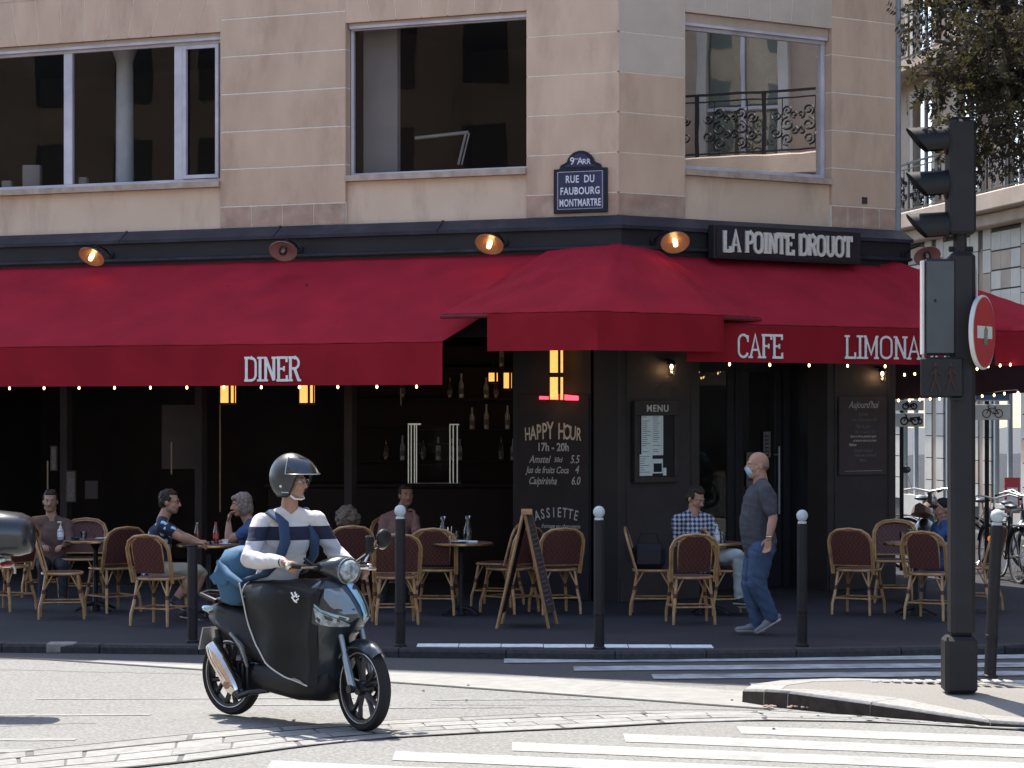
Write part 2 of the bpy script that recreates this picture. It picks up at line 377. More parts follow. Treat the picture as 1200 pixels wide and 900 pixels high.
def ribbon(mb, pts, w_, d0, d1, m):
    P = [Vector((a, b)) for a, b in pts]; L_ = []; Rr = []
    for i, p in enumerate(P):
        a = (P[i]-P[i-1]).normalized() if i else None
        b = (P[i+1]-P[i]).normalized() if i < len(P)-1 else None
        a = a or b; b = b or a
        na = Vector((-a.y, a.x)); nb = Vector((-b.y, b.x)); nn = na+nb
        nn = nn.normalized() if nn.length > 1e-3 else na
        k = min(1/max(nn.dot(na), 0.35), 1.8)
        L_.append(p+nn*w_/2*k); Rr.append(p-nn*w_/2*k)
    n = len(P)
    vs = [(p.x, p.y, d1) for p in L_]+[(p.x, p.y, d1) for p in Rr]+[(p.x, p.y, d0) for p in L_]+[(p.x, p.y, d0) for p in Rr]
    fs = []
    for i in range(n-1):
        fs += [(n+i, n+i+1, i+1, i), (i, i+1, 2*n+i+1, 2*n+i), (n+i+1, n+i, 3*n+i, 3*n+i+1)]
    fs += [(0, 2*n, 3*n, n), (n-1, 2*n-1, 4*n-1, 3*n-1)]
    mb.add(vs, fs, m)
def slab_mb(mb, txt, hgt, width, T, m, th=0.17, ext=0.003):
    tot = sum(SLAB[c][2] for c in txt); xs = width/tot; x = 0; k = 0
    old = mb.T; mb.T = old @ T if old is not None else T
    wv = th*hgt*0.78; wh = 0.085*hgt
    for c in txt:
        st, se, adv = SLAB[c]
        for pl in st:
            k += 1
            hor = all(abs(a[1]-b[1]) < 1e-6 for a, b in zip(pl, pl[1:]))
            ins = wh*0.5/hgt
            q = [((x+a)*xs, (ins+(1-2*ins)*b)*hgt) for a, b in pl]
            ribbon(mb, q, wh if (hor or (len(pl) == 2 and abs(pl[0][0]-pl[1][0]) < 1e-6 and abs(pl[0][1]-pl[1][1]) < .4)) else (wv if len(pl) == 2 else wv*0.8), 0, ext+0.0004*(k % 5), m)
        for (sx_, sy_, hw) in se:
            k += 1; ins = wh*0.5
            yy = ins if sy_ == 0 else hgt-ins
            ribbon(mb, [((x+sx_-hw)*xs, yy), ((x+sx_+hw)*xs, yy)], wh, 0, ext+0.0004*(k % 5), m)
        x += adv
    mb.T = old
# ------------------------------------------------------------------ frames of the two facades
CX, CY = 1.167, 28.0
dL = Vector((-0.9104, 0.4138, 0)); nL = Vector((-0.4138, -0.9104, 0))
dR = Vector((0.8138, 0.5812, 0)); nR = Vector((0.5812, -0.8138, 0))
ZZ = Vector((0, 0, 1)); C0 = Vector((CX, CY, 0))
def frame(o, x, y, z):
    return Matrix(((x.x, y.x, z.x, o.x), (x.y, y.y, z.y, o.y), (x.z, y.z, z.z, o.z), (0, 0, 0, 1)))
FL = frame(C0, dL, nL, ZZ); FR = frame(C0, dR, nR, ZZ)
mit = (nL+nR)/(1+nL.dot(nR))
def wl(u, o, z): return C0+dL*u+nL*o+ZZ*z
def wr(u, o, z): return C0+dR*u+nR*o+ZZ*z
def textL(u, o, z): return frame(wl(u, o, z), -dL, ZZ, nL)      # reads towards the corner
def textR(u, o, z): return frame(wr(u, o, z), dR, ZZ, nR)
UR = 4.17                                                        # length of the right facade
ER = wr(UR, 0, 0); d3 = Vector((-0.5, 0.866, 0)); n3 = Vector((0.866, 0.5, 0))
PZ = 0.07

# ------------------------------------------------------------------ ground
g = MB('asphalt')
EL_ = [(-150, 36), (-14, 23.5), (-3.6, 22.35), (-0.2, 21.25), (2.0, 20.25), (6, 19.9), (150, 19.9)]  # line where the painted-in shade of the road begins
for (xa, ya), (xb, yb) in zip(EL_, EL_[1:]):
    g.add([(xa,-60,-.006),(xb,-60,-.006),(xb,yb,-.006),(xa,ya,-.006)], [(0,1,2,3)]); g.add([(xa,ya,-.006),(xb,yb,-.006),(xb,260,-.006),(xa,260,-.006)], [(0,1,2,3)], 'road_shaded')
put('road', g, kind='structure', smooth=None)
# kerb line of the pavement in front of the cafe
KL = [(-60, 28.6), (-14, 24.02), (-4.6, 23.1), (-2.8, 22.9), (-1.0, 22.62), (0.9, 22.35), (2.5, 22.55), (4.4, 22.9), (7.5, 24.6), (9.4, 28), (9.6, 33.5), (8.0, 43), (-2, 110)]
def along(line, step):
    out = []; 
    for a, b in zip(line, line[1:]):
        a = Vector(a); b = Vector(b); L_ = (b-a).length; n = max(1, round(L_/step))
        out += [a+(b-a)*i/n for i in range(n)]
    return out+[Vector(line[-1])]
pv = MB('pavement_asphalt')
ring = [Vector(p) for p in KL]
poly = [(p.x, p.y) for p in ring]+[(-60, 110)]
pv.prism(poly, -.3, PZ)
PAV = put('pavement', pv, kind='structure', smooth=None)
kp = along([p for p in KL if abs(p[0]) < 20 and p[1] < 36], 0.95)
for i, (a, b) in enumerate(zip(kp, kp[1:])):
    t = (b-a).normalized(); n = Vector((t.y, -t.x)); g_ = 0.006
    a2 = a+t*g_; b2 = b-t*g_
    pale = False
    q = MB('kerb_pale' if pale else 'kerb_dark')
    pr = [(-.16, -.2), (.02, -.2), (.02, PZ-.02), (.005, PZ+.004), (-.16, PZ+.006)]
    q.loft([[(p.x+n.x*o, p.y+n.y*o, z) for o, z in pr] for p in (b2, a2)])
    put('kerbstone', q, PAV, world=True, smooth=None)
q = MB('kerb_pale'); q.box(-4.19, -3.93, 23.02, 23.20, -.01, PZ+.014, bev=.012); put('repair_patch', q, PAV, world=True, smooth=None)
# pale tactile strip let into the pavement edge at the dropped kerb
x0 = -0.85; k = 0
while x0 < 1.42:
    yy = 22.97 if x0 < 0.9 else 22.97
    q = MB('tactile')
    wv_ = 0.20 if x0 < 0.2 else 0.24
    q.box(x0, x0+.37, 22.98-wv_-0.03*max(0, x0), 22.98+.10-.05*(x0+.85), PZ, PZ+.006)
    put('tactile_strip', q, PAV, world=True, smooth=None); x0 += .378
# pale concrete band between the road and the crossing, laid in bays
def band(pts_near, pts_far, z, name, m, parent, nbays, gap=.006, th=.004, kind=None):
    def at(P, t):
        k = t*(len(P)-1); i = min(int(k), len(P)-2); f = k-i
        return Vector(P[i])*(1-f)+Vector(P[i+1])*f
    for i in range(nbays):
        t0 = i/nbays; t1 = (i+1)/nbays
        L_ = (at(pts_near, t1)-at(pts_near, t0)).length
        e = gap/max(L_, .01)/nbays
        a, b, c, d = at(pts_near, t0+e), at(pts_near, t1-e), at(pts_far, t1-e), at(pts_far, t0+e)
        q = MB(m); q.prism([(a.x, a.y), (b.x, b.y), (c.x, c.y), (d.x, d.y)], z, z+th)
        put(name, q, parent, world=True, smooth=None, kind=kind)
ROAD = bpy.data.objects['road']
jt = MB('joint_tar')
JN = [(-14, 28.2), (-3.7, 22.2), (-0.89, 20.5), (1.9, 18.72)]
def off(P, d):
    out = []
    for i, p in enumerate(P):
        a = Vector(P[max(i-1, 0)]); b = Vector(P[min(i+1, len(P)-1)]); t = (b-a).normalized()
        out.append((p[0]-t.y*d, p[1]+t.x*d))
    return out
def strip(mb, P, d0, d1, z, m=None):
    A = off(P, d0); B = off(P, d1)
    for i in range(len(P)-1):
        mb.add([(*A[i], z), (*A[i+1], z), (*B[i+1], z), (*B[i], z)], [(0,1,2,3)], m)
strip(jt, JN, -.035, .03, -.0015)
BN = off(JN[1:], .03)
band(BN, [(-3.6, 22.35), (-0.2, 21.25), (2.0, 19.75)], -.004, 'concrete_bay', 'concrete_band', ROAD, 4, gap=.002)
# granite gutter band that curves through the foreground: border stones, setts, border stones
near = [(-4.2, 14.1), (-3.30, 15.0), (-2.15, 15.82), (-1.16, 16.85), (-0.35, 17.30), (0.5, 17.62), (1.55, 18.02), (2.6, 17.92), (3.6, 17.45), (5.2, 16.9)]
far_ = [(-4.6, 14.9), (-3.62, 15.9), (-2.24, 17.18), (-1.42, 17.75), (-0.5, 18.13), (0.3, 18.42), (1.5, 18.62), (2.55, 18.25), (3.5, 17.72), (5.2, 17.2)]
def catmull(P, n=8):
    P = [Vector(p) for p in P]; out = []
    for i in range(len(P)-1):
        p0 = P[max(i-1, 0)]; p1 = P[i]; p2 = P[i+1]; p3 = P[min(i+2, len(P)-1)]
        for k in range(n):
            t = k/n
            out.append(0.5*((2*p1)+(p2-p0)*t+(2*p0-5*p1+4*p2-p3)*t*t+(3*p1-p0-3*p2+p3)*t**3))
    return out+[P[-1]]
nc = catmull(near); fc = catmull(far_); NB = len(nc)
def bl(t, s):  # t along 0..1, s across 0..1
    k = t*(NB-1); i = min(int(k), NB-2); f = k-i
    return (nc[i]*(1-f)+nc[i+1]*f)*(1-s)+(fc[i]*(1-f)+fc[i+1]*f)*s
for s_ in (.0, .24, .76, 1.0):
    ww = .05 if s_ in (0., .76) else .03
    for i in range(NB-1):
        a, b = bl(i/(NB-1), s_), bl((i+1)/(NB-1), s_); t = (b-a).normalized(); n = Vector((-t.y, t.x))*ww/2
        jt.add([(*(a-n), .0035), (*(b-n), .0035), (*(b+n), .0035), (*(a+n), .0035)], [(0,1,2,3)])
under = MB('sett_bed')
for i in range(NB-1):
    a, b, c, d = bl(i/(NB-1), .02), bl((i+1)/(NB-1), .02), bl((i+1)/(NB-1), .98), bl(i/(NB-1), .98)
    under.add([(*a, -.001), (*b, -.001), (*c, -.001), (*d, -.001)], [(0,1,2,3)])
put('gutter_joint', under, ROAD, world=True, smooth=None)
put('road_joint', jt, ROAD, world=True, smooth=None, kind='structure')
def stones(s0, s1, nst, name, jit=0.0, gp=.0018, hh=.004):
    t = 0.0; i = 0
    while t < .999:
        dt = (1/nst)*(1+jit*rng.uniform(-1, 1)); t2 = min(1.0, t+dt)
        h_ = hh+rng.uniform(-.0012, .0015)
        q = MB('sett_granite')
        P = [bl(t+gp, s0+.012), bl(t2-gp, s0+.012), bl(t2-gp, s1-.012), bl(t+gp, s1-.012)]
        if jit: P = [p+Vector(rng.uniform(-.008, .008, 2)) for p in P]
        cen = sum(P, Vector((0, 0)))/4
        Q = [cen+(p-cen)*.93 for p in P]
        vs = [(p.x, p.y, -.003) for p in P]+[(p.x, p.y, h_-.002) for p in P]+[(p.x, p.y, h_) for p in Q]
        q.add(vs, [(0,1,5,4),(1,2,6,5),(2,3,7,6),(3,0,4,7),(4,5,9,8),(5,6,10,9),(6,7,11,10),(7,4,8,11),(8,9,10,11)])
        put(name, q, ROAD, world=True, smooth=None); t = t2; i += 1
stones(.76, 1.0, 13, 'border_stone')
stones(.0, .24, 13, 'border_stone')
stones(.25, .50, 30, 'granite_sett', .3, .0007)
stones(.50, .75, 27, 'granite_sett', .3, .0007)
# painted crossings
def stripe(name, x0, x1, y0, wd, sl, m, z=.005, frag=0):
    q = MB(m); n = 24; P0 = []; P1 = []
    for i in range(n+1):
        x = x0+(x1-x0)*i/n; y = y0+(x-x0)*sl
        j = rng.uniform(-.012, .012, 2)
        P0.append((x, y+j[0])); P1.append((x, y+wd+j[1]))
    for i in range(n): q.add([(*P0[i], z), (*P0[i+1], z), (*P1[i+1], z), (*P1[i], z)], [(0,1,2,3)])
    put(name, q, ROAD, world=True, smooth=None, kind='structure')
for i, (x0, yf) in enumerate(((1.55, 17.69), (.75, 17.02), (0.0, 16.35), (-.75, 15.68), (-1.5, 15.0), (-2.0, 14.3))):
    stripe('crossing_stripe', x0, 5.2, yf-.42+(1.7-x0)*.31, .42, -.31, 'zebra_paint', -.002)
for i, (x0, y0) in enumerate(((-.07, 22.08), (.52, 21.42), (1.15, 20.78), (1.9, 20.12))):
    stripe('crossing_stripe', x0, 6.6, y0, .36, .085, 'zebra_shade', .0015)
for x0, x1, y0, wd in ((-4.2, -2.6, 18.3, .10), (-3.8, -2.6, 16.35, .16), (-0.6, 0.6, 19.3, .05), (-1.0, .1, 18.78, .05), (-3.6, -1.2, 19.35, .06), (-5, -2.9, 16.9, .12), (-2.1, -.9, 18.95, .07)):
    stripe('worn_marking', x0, x1, y0, wd, .03, 'old_paint', -.0022)
# the raised island with the signal pole
isl_top = [(1.72, 19.15), (1.86, 18.93), (2.02, 18.78), (2.55, 18.24), (3.3, 17.66), (4.3, 17.32), (7.5, 16.6), (9.0, 16.4), (9.0, 20.9), (6.5, 20.35), (4.2, 19.9), (3.2, 19.78), (2.5, 19.72), (2.05, 19.58), (1.80, 19.38)]
hts = [.10, .12, .125, .105, .045, .02, .02, .02, .02, .02, .06, .10, .12, .12, .11]
im = MB('island_asphalt'); cen = (3.2, 18.7, .118)
n = len(isl_top)
inner = []
for (x, y), h_ in zip(isl_top, hts):
    v = Vector((cen[0]-x, cen[1]-y)); L_ = v.length; v = v/L_*min(.30, L_*.4); inner.append((x+v.x, y+v.y, h_+(.004 if h_ > .03 else .01)))
for k in (0, 1):
    pass
mid = [((a[0]+cen[0])/2, (a[1]+cen[1])/2, (a[2]+cen[2])/2+.02*(a[2] < .05)) for a in inner]
vs = inner+mid+[cen]; im.add(vs, [(i, (i+1)%n, n+(i+1)%n, n+i) for i in range(n)]+[(n+i, n+(i+1)%n, 2*n) for i in range(n)])
ISL = put('island_pavement', im, kind='structure', smooth=50)
for i in range(n):
    j = (i+1) % n; a = Vector((*isl_top[i], hts[i])); b = Vector((*isl_top[j], hts[j])); ia = Vector(inner[i]); ib = Vector(inner[j])
    L_ = (b-a).xy.length; e = .004/max(L_, .01)
    A, B = a.lerp(b, e), a.lerp(b, 1-e); IA, IB = ia.lerp(ib, e), ia.lerp(ib, 1-e)
    q = MB('kerb_granite')
    def rg(p, ip):
        d = (ip-p); d.z = 0; d.normalize()
        return [(p.x, p.y, -.05), (p.x+d.x*.006, p.y+d.y*.006, p.z-.02), (p.x+d.x*.024, p.y+d.y*.024, p.z), (ip.x, ip.y, ip.z+.003), (ip.x, ip.y, -.05)]
    ra_, rb_ = rg(A, IA), rg(B, IB); q.loft([ra_, rb_])
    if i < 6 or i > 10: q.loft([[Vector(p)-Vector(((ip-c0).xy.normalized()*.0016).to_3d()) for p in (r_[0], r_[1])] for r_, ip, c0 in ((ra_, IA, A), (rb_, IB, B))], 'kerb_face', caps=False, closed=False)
    put('kerbstone', q, ISL, world=True, smooth=40)
# tactile studs along the back of the island
for i in range(13):
    q = MB('zebra_paint'); q.box(2.72+i*.085, 2.72+i*.085+.055, 19.36, 19.52, .12, .132, bev=.008)
    put('tactile_stud', q, ISL, world=True, smooth=None)
cr = MB('joint_tar')
for (xa, ya, xb, yb, n_) in ((-4.6, 21.6, -2.2, 21.1, 26), (-4.4, 17.5, -2.9, 17.9, 18), (-.6, 19.0, .9, 18.9, 20), (2.2, 15.9, 4.4, 15.6, 20), (.2, 20.7, 1.7, 20.3, 16)):
    P = [(xa+(xb-xa)*i/n_, ya+(yb-ya)*i/n_+rng.uniform(-.04, .04)) for i in range(n_+1)]
    for p, q_ in zip(P, P[1:]): cr.add([(p[0], p[1]-.006, -.0024), (q_[0], q_[1]-.006, -.0024), (q_[0], q_[1]+.006, -.0024), (p[0], p[1]+.006, -.0024)], [(0,1,2,3)])
put('road_cracks', cr, ROAD, world=True, smooth=None, kind='structure')
st = MB('iron_black')
for k in range(7):      # bits of grit and leaf litter
    x, y = rng.uniform(-3, 3), rng.uniform(16.5, 21); st.ell((x, y, .003), (.012, .018, .005), 6, 4)
for k in range(16):
    st.ell((1.95+rng.uniform(-.12, .25), 18.74+rng.uniform(-.1, .02), .018), (.02, .016, .008), 6, 4, 'facade_far_brown')
put('road_litter', st, kind='stuff')

# ------------------------------------------------------------------ corner building
BLD = thing('corner_building', 'pale stone corner building with a dark cafe front and wide upstairs windows', 'building', (CX, CY, 0))
def bput(name, mb, parent=None, **kw): return put(name, mb, parent or BLD, world=True, **kw)
Z0, ZS, ZW0, ZW1, ZV = 4.31, 4.80, 4.87, 6.62, 7.16
openL = [(1.105, 3.383), (5.05, 9.2)]
openR = [(0.94, 3.147)]
def pier(T, u0, u1, corner=0):
    zs = [Z0, 4.56]+[4.56+.44*k for k in range(1, 7)]
    for k in range(len(zs)-1):
        m = 'stone_base' if k == 0 else 'stone'
        if T is FR and u0 == 0 and k >= 4: m = 'stone_pale'
        g_ = .0065; q = MB(m); q.T = T
        uu0 = u0-(0 if not corner else 0)
        if k == 0 and not corner:
            n_ = 4; 
            for i in range(n_):
                a = u0+(u1-u0)*i/n_; b = u0+(u1-u0)*(i+1)/n_
                q = MB(m); q.T = T; q.box(a+g_*.5, b-g_*.5, -.2, .0, zs[k]+g_, zs[k+1]-g_, bev=.003); bput('stone_block', q, smooth=None)
            continue
        if corner:   # blocks that meet on the arris are mitred
            dd, nn = (dL, nL) if T is FL else (dR, nR)
            p0 = C0; p1 = C0+dd*u1; back = -mit*.2
            V = [p0+ZZ*(zs[k]+g_), p1+ZZ*(zs[k]+g_), p1-nn*.2+ZZ*(zs[k]+g_), p0+back+ZZ*(zs[k]+g_)]
            V += [v+ZZ*(zs[k+1]-zs[k]-2*g_) for v in V]
            V = [(v.x, v.y, v.z) for v in V]
            q.T = None; q.add(V, [(0,1,5,4),(1,2,6,5),(2,3,7,6),(3,0,4,7),(4,5,6,7),(3,2,1,0)], flip=(T is FL))
        else:
            q.box(u0, u1, -.2, .0, zs[k]+g_, zs[k+1]-g_, bev=.003)
        bput('stone_block', q, smooth=None)
pier(FL, 0, 1.105, 1); pier(FL, 3.383, 5.05); pier(FL, 9.2, 11.0); pier(FR, 0, .94, 1); pier(FR, 3.147, UR)
# mortar behind the blocks, the infill below the windows, the arch stones over them
bk = MB('mortar')
for T, rs in ((FL, [(0.02, 1.10), (3.386, 5.045), (9.21, 11)]), (FR, [(0.02, .935), (3.15, UR-.004)])):
    bk.T = T
    for a, b in rs: bk.box(a, b, -.19, -.004, Z0+.002, 7.2)
bk.T = FL; bk.box(1.105, 3.383, -.19, -.004, ZW1+.012, ZV); bk.box(5.05, 9.2, -.19, -.004, ZW1+.012, ZV)
bk.T = FR; bk.box(.94, 3.147, -.19, -.004, ZW1+.012, ZV)
bput('mortar_bed', bk, smooth=None)
for T, (a, b) in [(FL, x) for x in openL]+[(FR, x) for x in openR]:
    q = MB('render_cream'); q.T = T; q.box(a+.002, b-.002, -.19, -.045, Z0-.02, ZS-.002)
    bput('spandrel', q, smooth=None)
    q = MB('sill_stone'); q.T = T; q.prism([(a-.0+.003, -.18), (a+.003, .035), (b-.003, .035), (b-.003, -.18)], ZS, ZW0-.004)
    bput('window_sill', q, smooth=None)
    n_ = max(6, round((b-a)/.33)); cm = (a+b)/2
    for i in range(n_):
        x0, x1 = a+(b-a)*i/n_, a+(b-a)*(i+1)/n_
        sl = .12
        X0, X1 = cm+(x0-cm)*(1+sl), cm+(x1-cm)*(1+sl)
        X0 = max(a, X0); X1 = min(b, X1)
        q = MB('stone_pale' if T is FR else 'stone'); q.T = T; e = .0055
        q.prism([(x0+e, ZW1), (x1-e, ZW1), (X1-e, ZV), (X0+e, ZV)], -.19, .001 if i % 2 else .0, plane='xz')
        bput('arch_stone', q, smooth=None)
# plain upper storeys (above the picture) with their own windows, and an unseen roof block shaped to throw the shadow over the crossing
up = MB('stone')
for T, L_ in ((FL, 11.0), (FR, UR)): 
    up.T = T; up.box(.02, L_, -.4, -.002, ZV+.004, 12.5)
bput('upper_wall', up, smooth=None)
rf = MB('zinc')
RB = [(-16, 35.2), (-9, 32.72), (-.6, 29.72), (1.5, 29.15), (3.75, 30.75), (1.5, 35.0), (-16, 43)]
rf.prism(RB, 12.5, 22)
bput('shadow_roof_block', rf, smooth=None)
sw = MB('stone'); sw.box(ER.x-.4, ER.x-.003, ER.y+.02, ER.y+3.1, 0, 12.5); sw.T = frame(ER+Vector((0, 3.1, 0)), d3, n3, ZZ); sw.box(.004, 5, -.35, 0, 0, 12.5)  # unseen wall, its length set to shade the side awning but not the bikes
bput('side_wall', sw, smooth=None)
bkw = MB('interior_dark')
Binner = wl(11, 0, 0)
bkw.T = FL; bkw.box(11.0, 11.2, -6, .0, 0, 12.5)
bput('end_wall', bkw, smooth=None)
# floors and back walls of the cafe (ground) and the rooms above
IL = wl(11, -5, 0); IR = ER+d3*6
def slab(name, z0, z1, m):
    q = MB(m); a, b, c = wl(11, -.06, 0), C0-mit*.06, wr(UR-.01, -.06, 0)
    q.prism([(a.x, a.y), (b.x, b.y), (c.x, c.y), (IR.x-.3, IR.y), (IL.x, IL.y)], z0, z1); bput(name, q, smooth=None)
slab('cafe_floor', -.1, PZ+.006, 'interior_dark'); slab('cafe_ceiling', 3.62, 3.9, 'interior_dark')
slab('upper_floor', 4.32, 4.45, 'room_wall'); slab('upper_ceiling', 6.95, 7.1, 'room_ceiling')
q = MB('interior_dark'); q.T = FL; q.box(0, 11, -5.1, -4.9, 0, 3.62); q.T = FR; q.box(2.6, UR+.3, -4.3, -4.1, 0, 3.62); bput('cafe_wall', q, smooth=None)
q = MB('room_wall'); q.T = FL; q.box(0, 11, -5.1, -4.9, 4.45, 6.95); q.T = FR; q.box(2.6, UR+.3, -4.3, -4.1, 4.45, 6.95)
q.T = FL; q.box(4.1, 4.22, -4.9, -.25, 4.45, 6.95); bput('room_partition', q, smooth=None)
q = MB('room_pale'); q.T = FL; q.box(2.93, 3.37, -.50, -.42, 4.45, 6.95); bput('curtain_panel', q, smooth=None)
q = MB('interior_dark'); q.T = FL; q.box(2.45, 3.2, -4.88, -4.8, 4.45, 6.2); bput('room_door', q, smooth=None)
# white cast column inside the far window
qx = wl(6.86, -.75, 0)
q = MB('enamel_white'); q.lathe([(.17, 4.45), (.17, 4.6), (.115, 4.66), (.105, 6.45), (.12, 6.5), (.20, 6.72), (.22, 6.95)], 18, c=(qx.x, qx.y, 0)); bput('interior_column', q)

def window(T, a, b, mulls, name='window', frame_t=.055, glass='glass_window', box=False, casement=None, topz=None):
    z1 = topz or ZW1
    f = MB('window_frame'); f.T = T; o0, o1 = -.17, -.11; t = frame_t
    f.box(a+.01, b-.01, o0, o1, ZW0, ZW0+t*.8, bev=.004); f.box(a+.01, b-.01, o0, o1, z1-t, z1-.005, bev=.004)
    f.box(a+.01, a+.01+t, o0+.001, o1-.001, ZW0+t*.8, z1-t, bev=.004); f.box(b-.01-t, b-.01, o0+.001, o1-.001, ZW0+t*.8, z1-t, bev=.004)
    edges = [a+.01+t]
    for mu in mulls: f.box(mu-.06, mu+.06, o0+.001, o1-.001, ZW0+t*.8, z1-t, bev=.004); edges += [mu-.06, mu+.06]
    edges.append(b-.01-t)
    wo = bput(name, f, smooth=None)
    for i in range(0, len(edges), 2):
        q = MB(glass); q.T = T; q.add([(edges[i], -.14, ZW0+t*.8), (edges[i+1], -.14, ZW0+t*.8), (edges[i+1], -.14, z1-t), (edges[i], -.14, z1-t)], [(0,1,2,3)])
        put('pane', q, wo, world=True, smooth=None)
    if casement:
        c = MB('window_frame'); c.T = T; x0, x1 = casement; t2 = .045
        zz0, zz1 = ZW0+t*.8+.004, z1-t-.004
        for r_ in ((x0, x1, zz0, zz0+t2), (x0, x1, zz1-t2, zz1), (x0, x0+t2, zz0+t2, zz1-t2), (x1-t2, x1, zz0+t2, zz1-t2)): c.box(r_[0], r_[1], -.135, -.09, r_[2], r_[3], bev=.003)
        put('casement', c, wo, world=True, smooth=None)
    if box:
        c = MB('blind_box'); c.T = T; c.box(a+.012, b-.012, -.16, -.05, z1, ZW1-.004); 
        c.box(a+.012, b-.03, -.12, -.045, z1-.02, z1+.01, 'window_frame'); put('blind_box', c, wo, world=True, smooth=None)
    return wo
window(FL, 5.05, 9.2, [5.69, 7.26], casement=(5.13, 5.62), box=True, topz=6.56)
window(FL, 1.105, 3.383, [], frame_t=.035, box=True, topz=6.575)
window(FR, .94, 3.147, [], frame_t=.06, glass='glass_coated', box=True, topz=6.50)
# dim band along the pier bottoms: lead flashing and the dark fascia of the shopfront, swept round the corner
def sweep(prof, m, name, uL=11.0, uR=UR+.08, close=True):
    rings = [[tuple(wl(uL, o, z)) for o, z in prof], [tuple(C0+mit*o+ZZ*z) for o, z in prof], [tuple(wr(uR, o, z)) for o, z in prof]]
    q = MB(m); q.loft(rings); return bput(name, q, smooth=None)
sweep([(-.1, 4.15), (.22, 4.15), (.22, 4.19), (.04, 4.305), (-.1, 4.305)], 'flashing', 'flashing')
sweep([(-.1, 3.6), (.13, 3.6), (.13, 3.93), (.17, 3.93), (.17, 4.148), (-.1, 4.148)], 'dark_paint', 'shopfront_fascia')
sweep([(.172, 3.94), (.20, 3.94), (.20, 3.97), (.172, 3.98)], 'flashing', 'fascia_moulding')
for uL in (2.1, 4.2, 6.3, 8.4):
    q = MB('flashing'); q.T = FL; q.prism([(.222, 4.15), (.228, 4.193), (.045, 4.315), (.04, 4.30), (.215, 4.185)], uL, uL+.03, plane='yz'); bput('flashing_seam', q, smooth=None)
# ground floor piers, door recess and glazing frames
def gp(T, u0, u1, m='pillar_paint', o0=-.35, o1=.0, z1=3.6, name='pier', panels=True):
    q = MB(m); q.T = T; q.box(u0, u1, o0, o1, 0, z1, bev=.004)
    if panels:
        q.box(u0+.02, u1-.02, o1, o1+.03, PZ, PZ+.28, bev=.008)
        x0, x1 = u0+.1, u1-.1
        for r_ in ((x0, x1, .55, .58), (x0, x1, 3.1, 3.13), (x0, x0+.03, .58, 3.1), (x1-.03, x1, .58, 3.1)): q.box(r_[0], r_[1], o1-.002, o1+.012, r_[2], r_[3])
    return bput(name, q, smooth=None)
gp(FR, .0, 1.147); gp(FR, 3.08, UR)
gp(FL, .005, .30, 'dark_paint', panels=False, o1=-.003)
gp(FL, .34, 1.28, 'dark_paint', o0=-.30, o1=-.02, panels=False, z1=3.0)
for u in (3.3, 5.3, 7.2, 9.1): gp(FL, u, u+.10, 'interior_dark', o0=-.12, o1=0, panels=False, name='glazing_post')
q = MB('dark_paint'); q.T = FL; q.box(1.29, 11, -.10, -.01, 3.0, 3.08); bput('transom', q, smooth=None)
q = MB('dark_paint'); q.T = FR; q.box(1.15, 3.08, -.75, -.65, 2.75, 3.6); q.box(1.15, 1.55, -.74, -.66, 0, 2.75); q.box(2.98, 3.08, -.74, -.66, 0, 2.75); bput('door_surround', q, smooth=None)
q = MB('dark_paint'); q.T = FR; q.box(3.085, 3.14, -1.6, -.352, 0, 3.6); q.box(1.09, 1.14, -1.6, -.352, 0, 3.6); bput('door_reveal', q, smooth=None)
def door(u0, u1, ajar=0):
    q = MB('dark_paint'); q.T = FR; t = .1
    for r_ in ((u0, u1, PZ+.01, PZ+.3), (u0, u1, 2.62, 2.74), (u0, u0+t, PZ+.3, 2.62), (u1-t, u1, PZ+.3, 2.62)): q.box(r_[0], r_[1], -.72, -.68, r_[2], r_[3], bev=.004)
    d = bput('cafe_door', q, smooth=None)
    q = MB('glass_dark'); q.T = FR; q.add([(u0+t, -.70, PZ+.3), (u1-t, -.70, PZ+.3), (u1-t, -.70, 2.62), (u0+t, -.70, 2.62)], [(0,1,2,3)]); put('pane', q, d, world=True, smooth=None)
    return d
door(1.56, 2.24); dd = door(2.26, 2.97)
q = MB('zinc'); q.T = FR; q.tube([(2.86, -.60, .95), (2.86, -.60, 1.75)], .014, 8); q.tube([(2.86, -.68, 1.05), (2.86, -.60, 1.05)], .01, 6); q.tube([(2.86, -.68, 1.65), (2.86, -.60, 1.65)], .01, 6); put('handle', q, dd, world=True)
for (u, z, w_, h_, m) in ((2.42, 1.28, .17, .40, 'chalk_dim'), (2.68, 1.62, .11, .30, 'chalk_dim')):
    q = MB(m); q.T = FR; q.box(u, u+w_, -.678, -.672, z, z+h_)
    for k in range(7): q.box(u+.02, u+w_-.03, -.672, -.670, z+h_-.06-k*.045, z+h_-.045-k*.045, 'blackboard')
    put('notice', q, dd, world=True, smooth=None)
# downpipe and stone quoin at the right end
q = MB('zinc'); p_ = ER+n3*.10+d3*.12; q.tube([(p_.x, p_.y, 4.0), (p_.x, p_.y, 12.4)], .06, 10)
for z in (4.6, 6.4, 8.2): q.tube([(p_.x, p_.y, z), (p_.x, p_.y, z+.05)], .072, 10)
bput('downpipe', q)
q = MB('pillar_paint'); q.T = FR; q.box(3.62, 3.70, 0.002, .012, 4.60, 4.68); bput('wall_bolt', q, smooth=None)
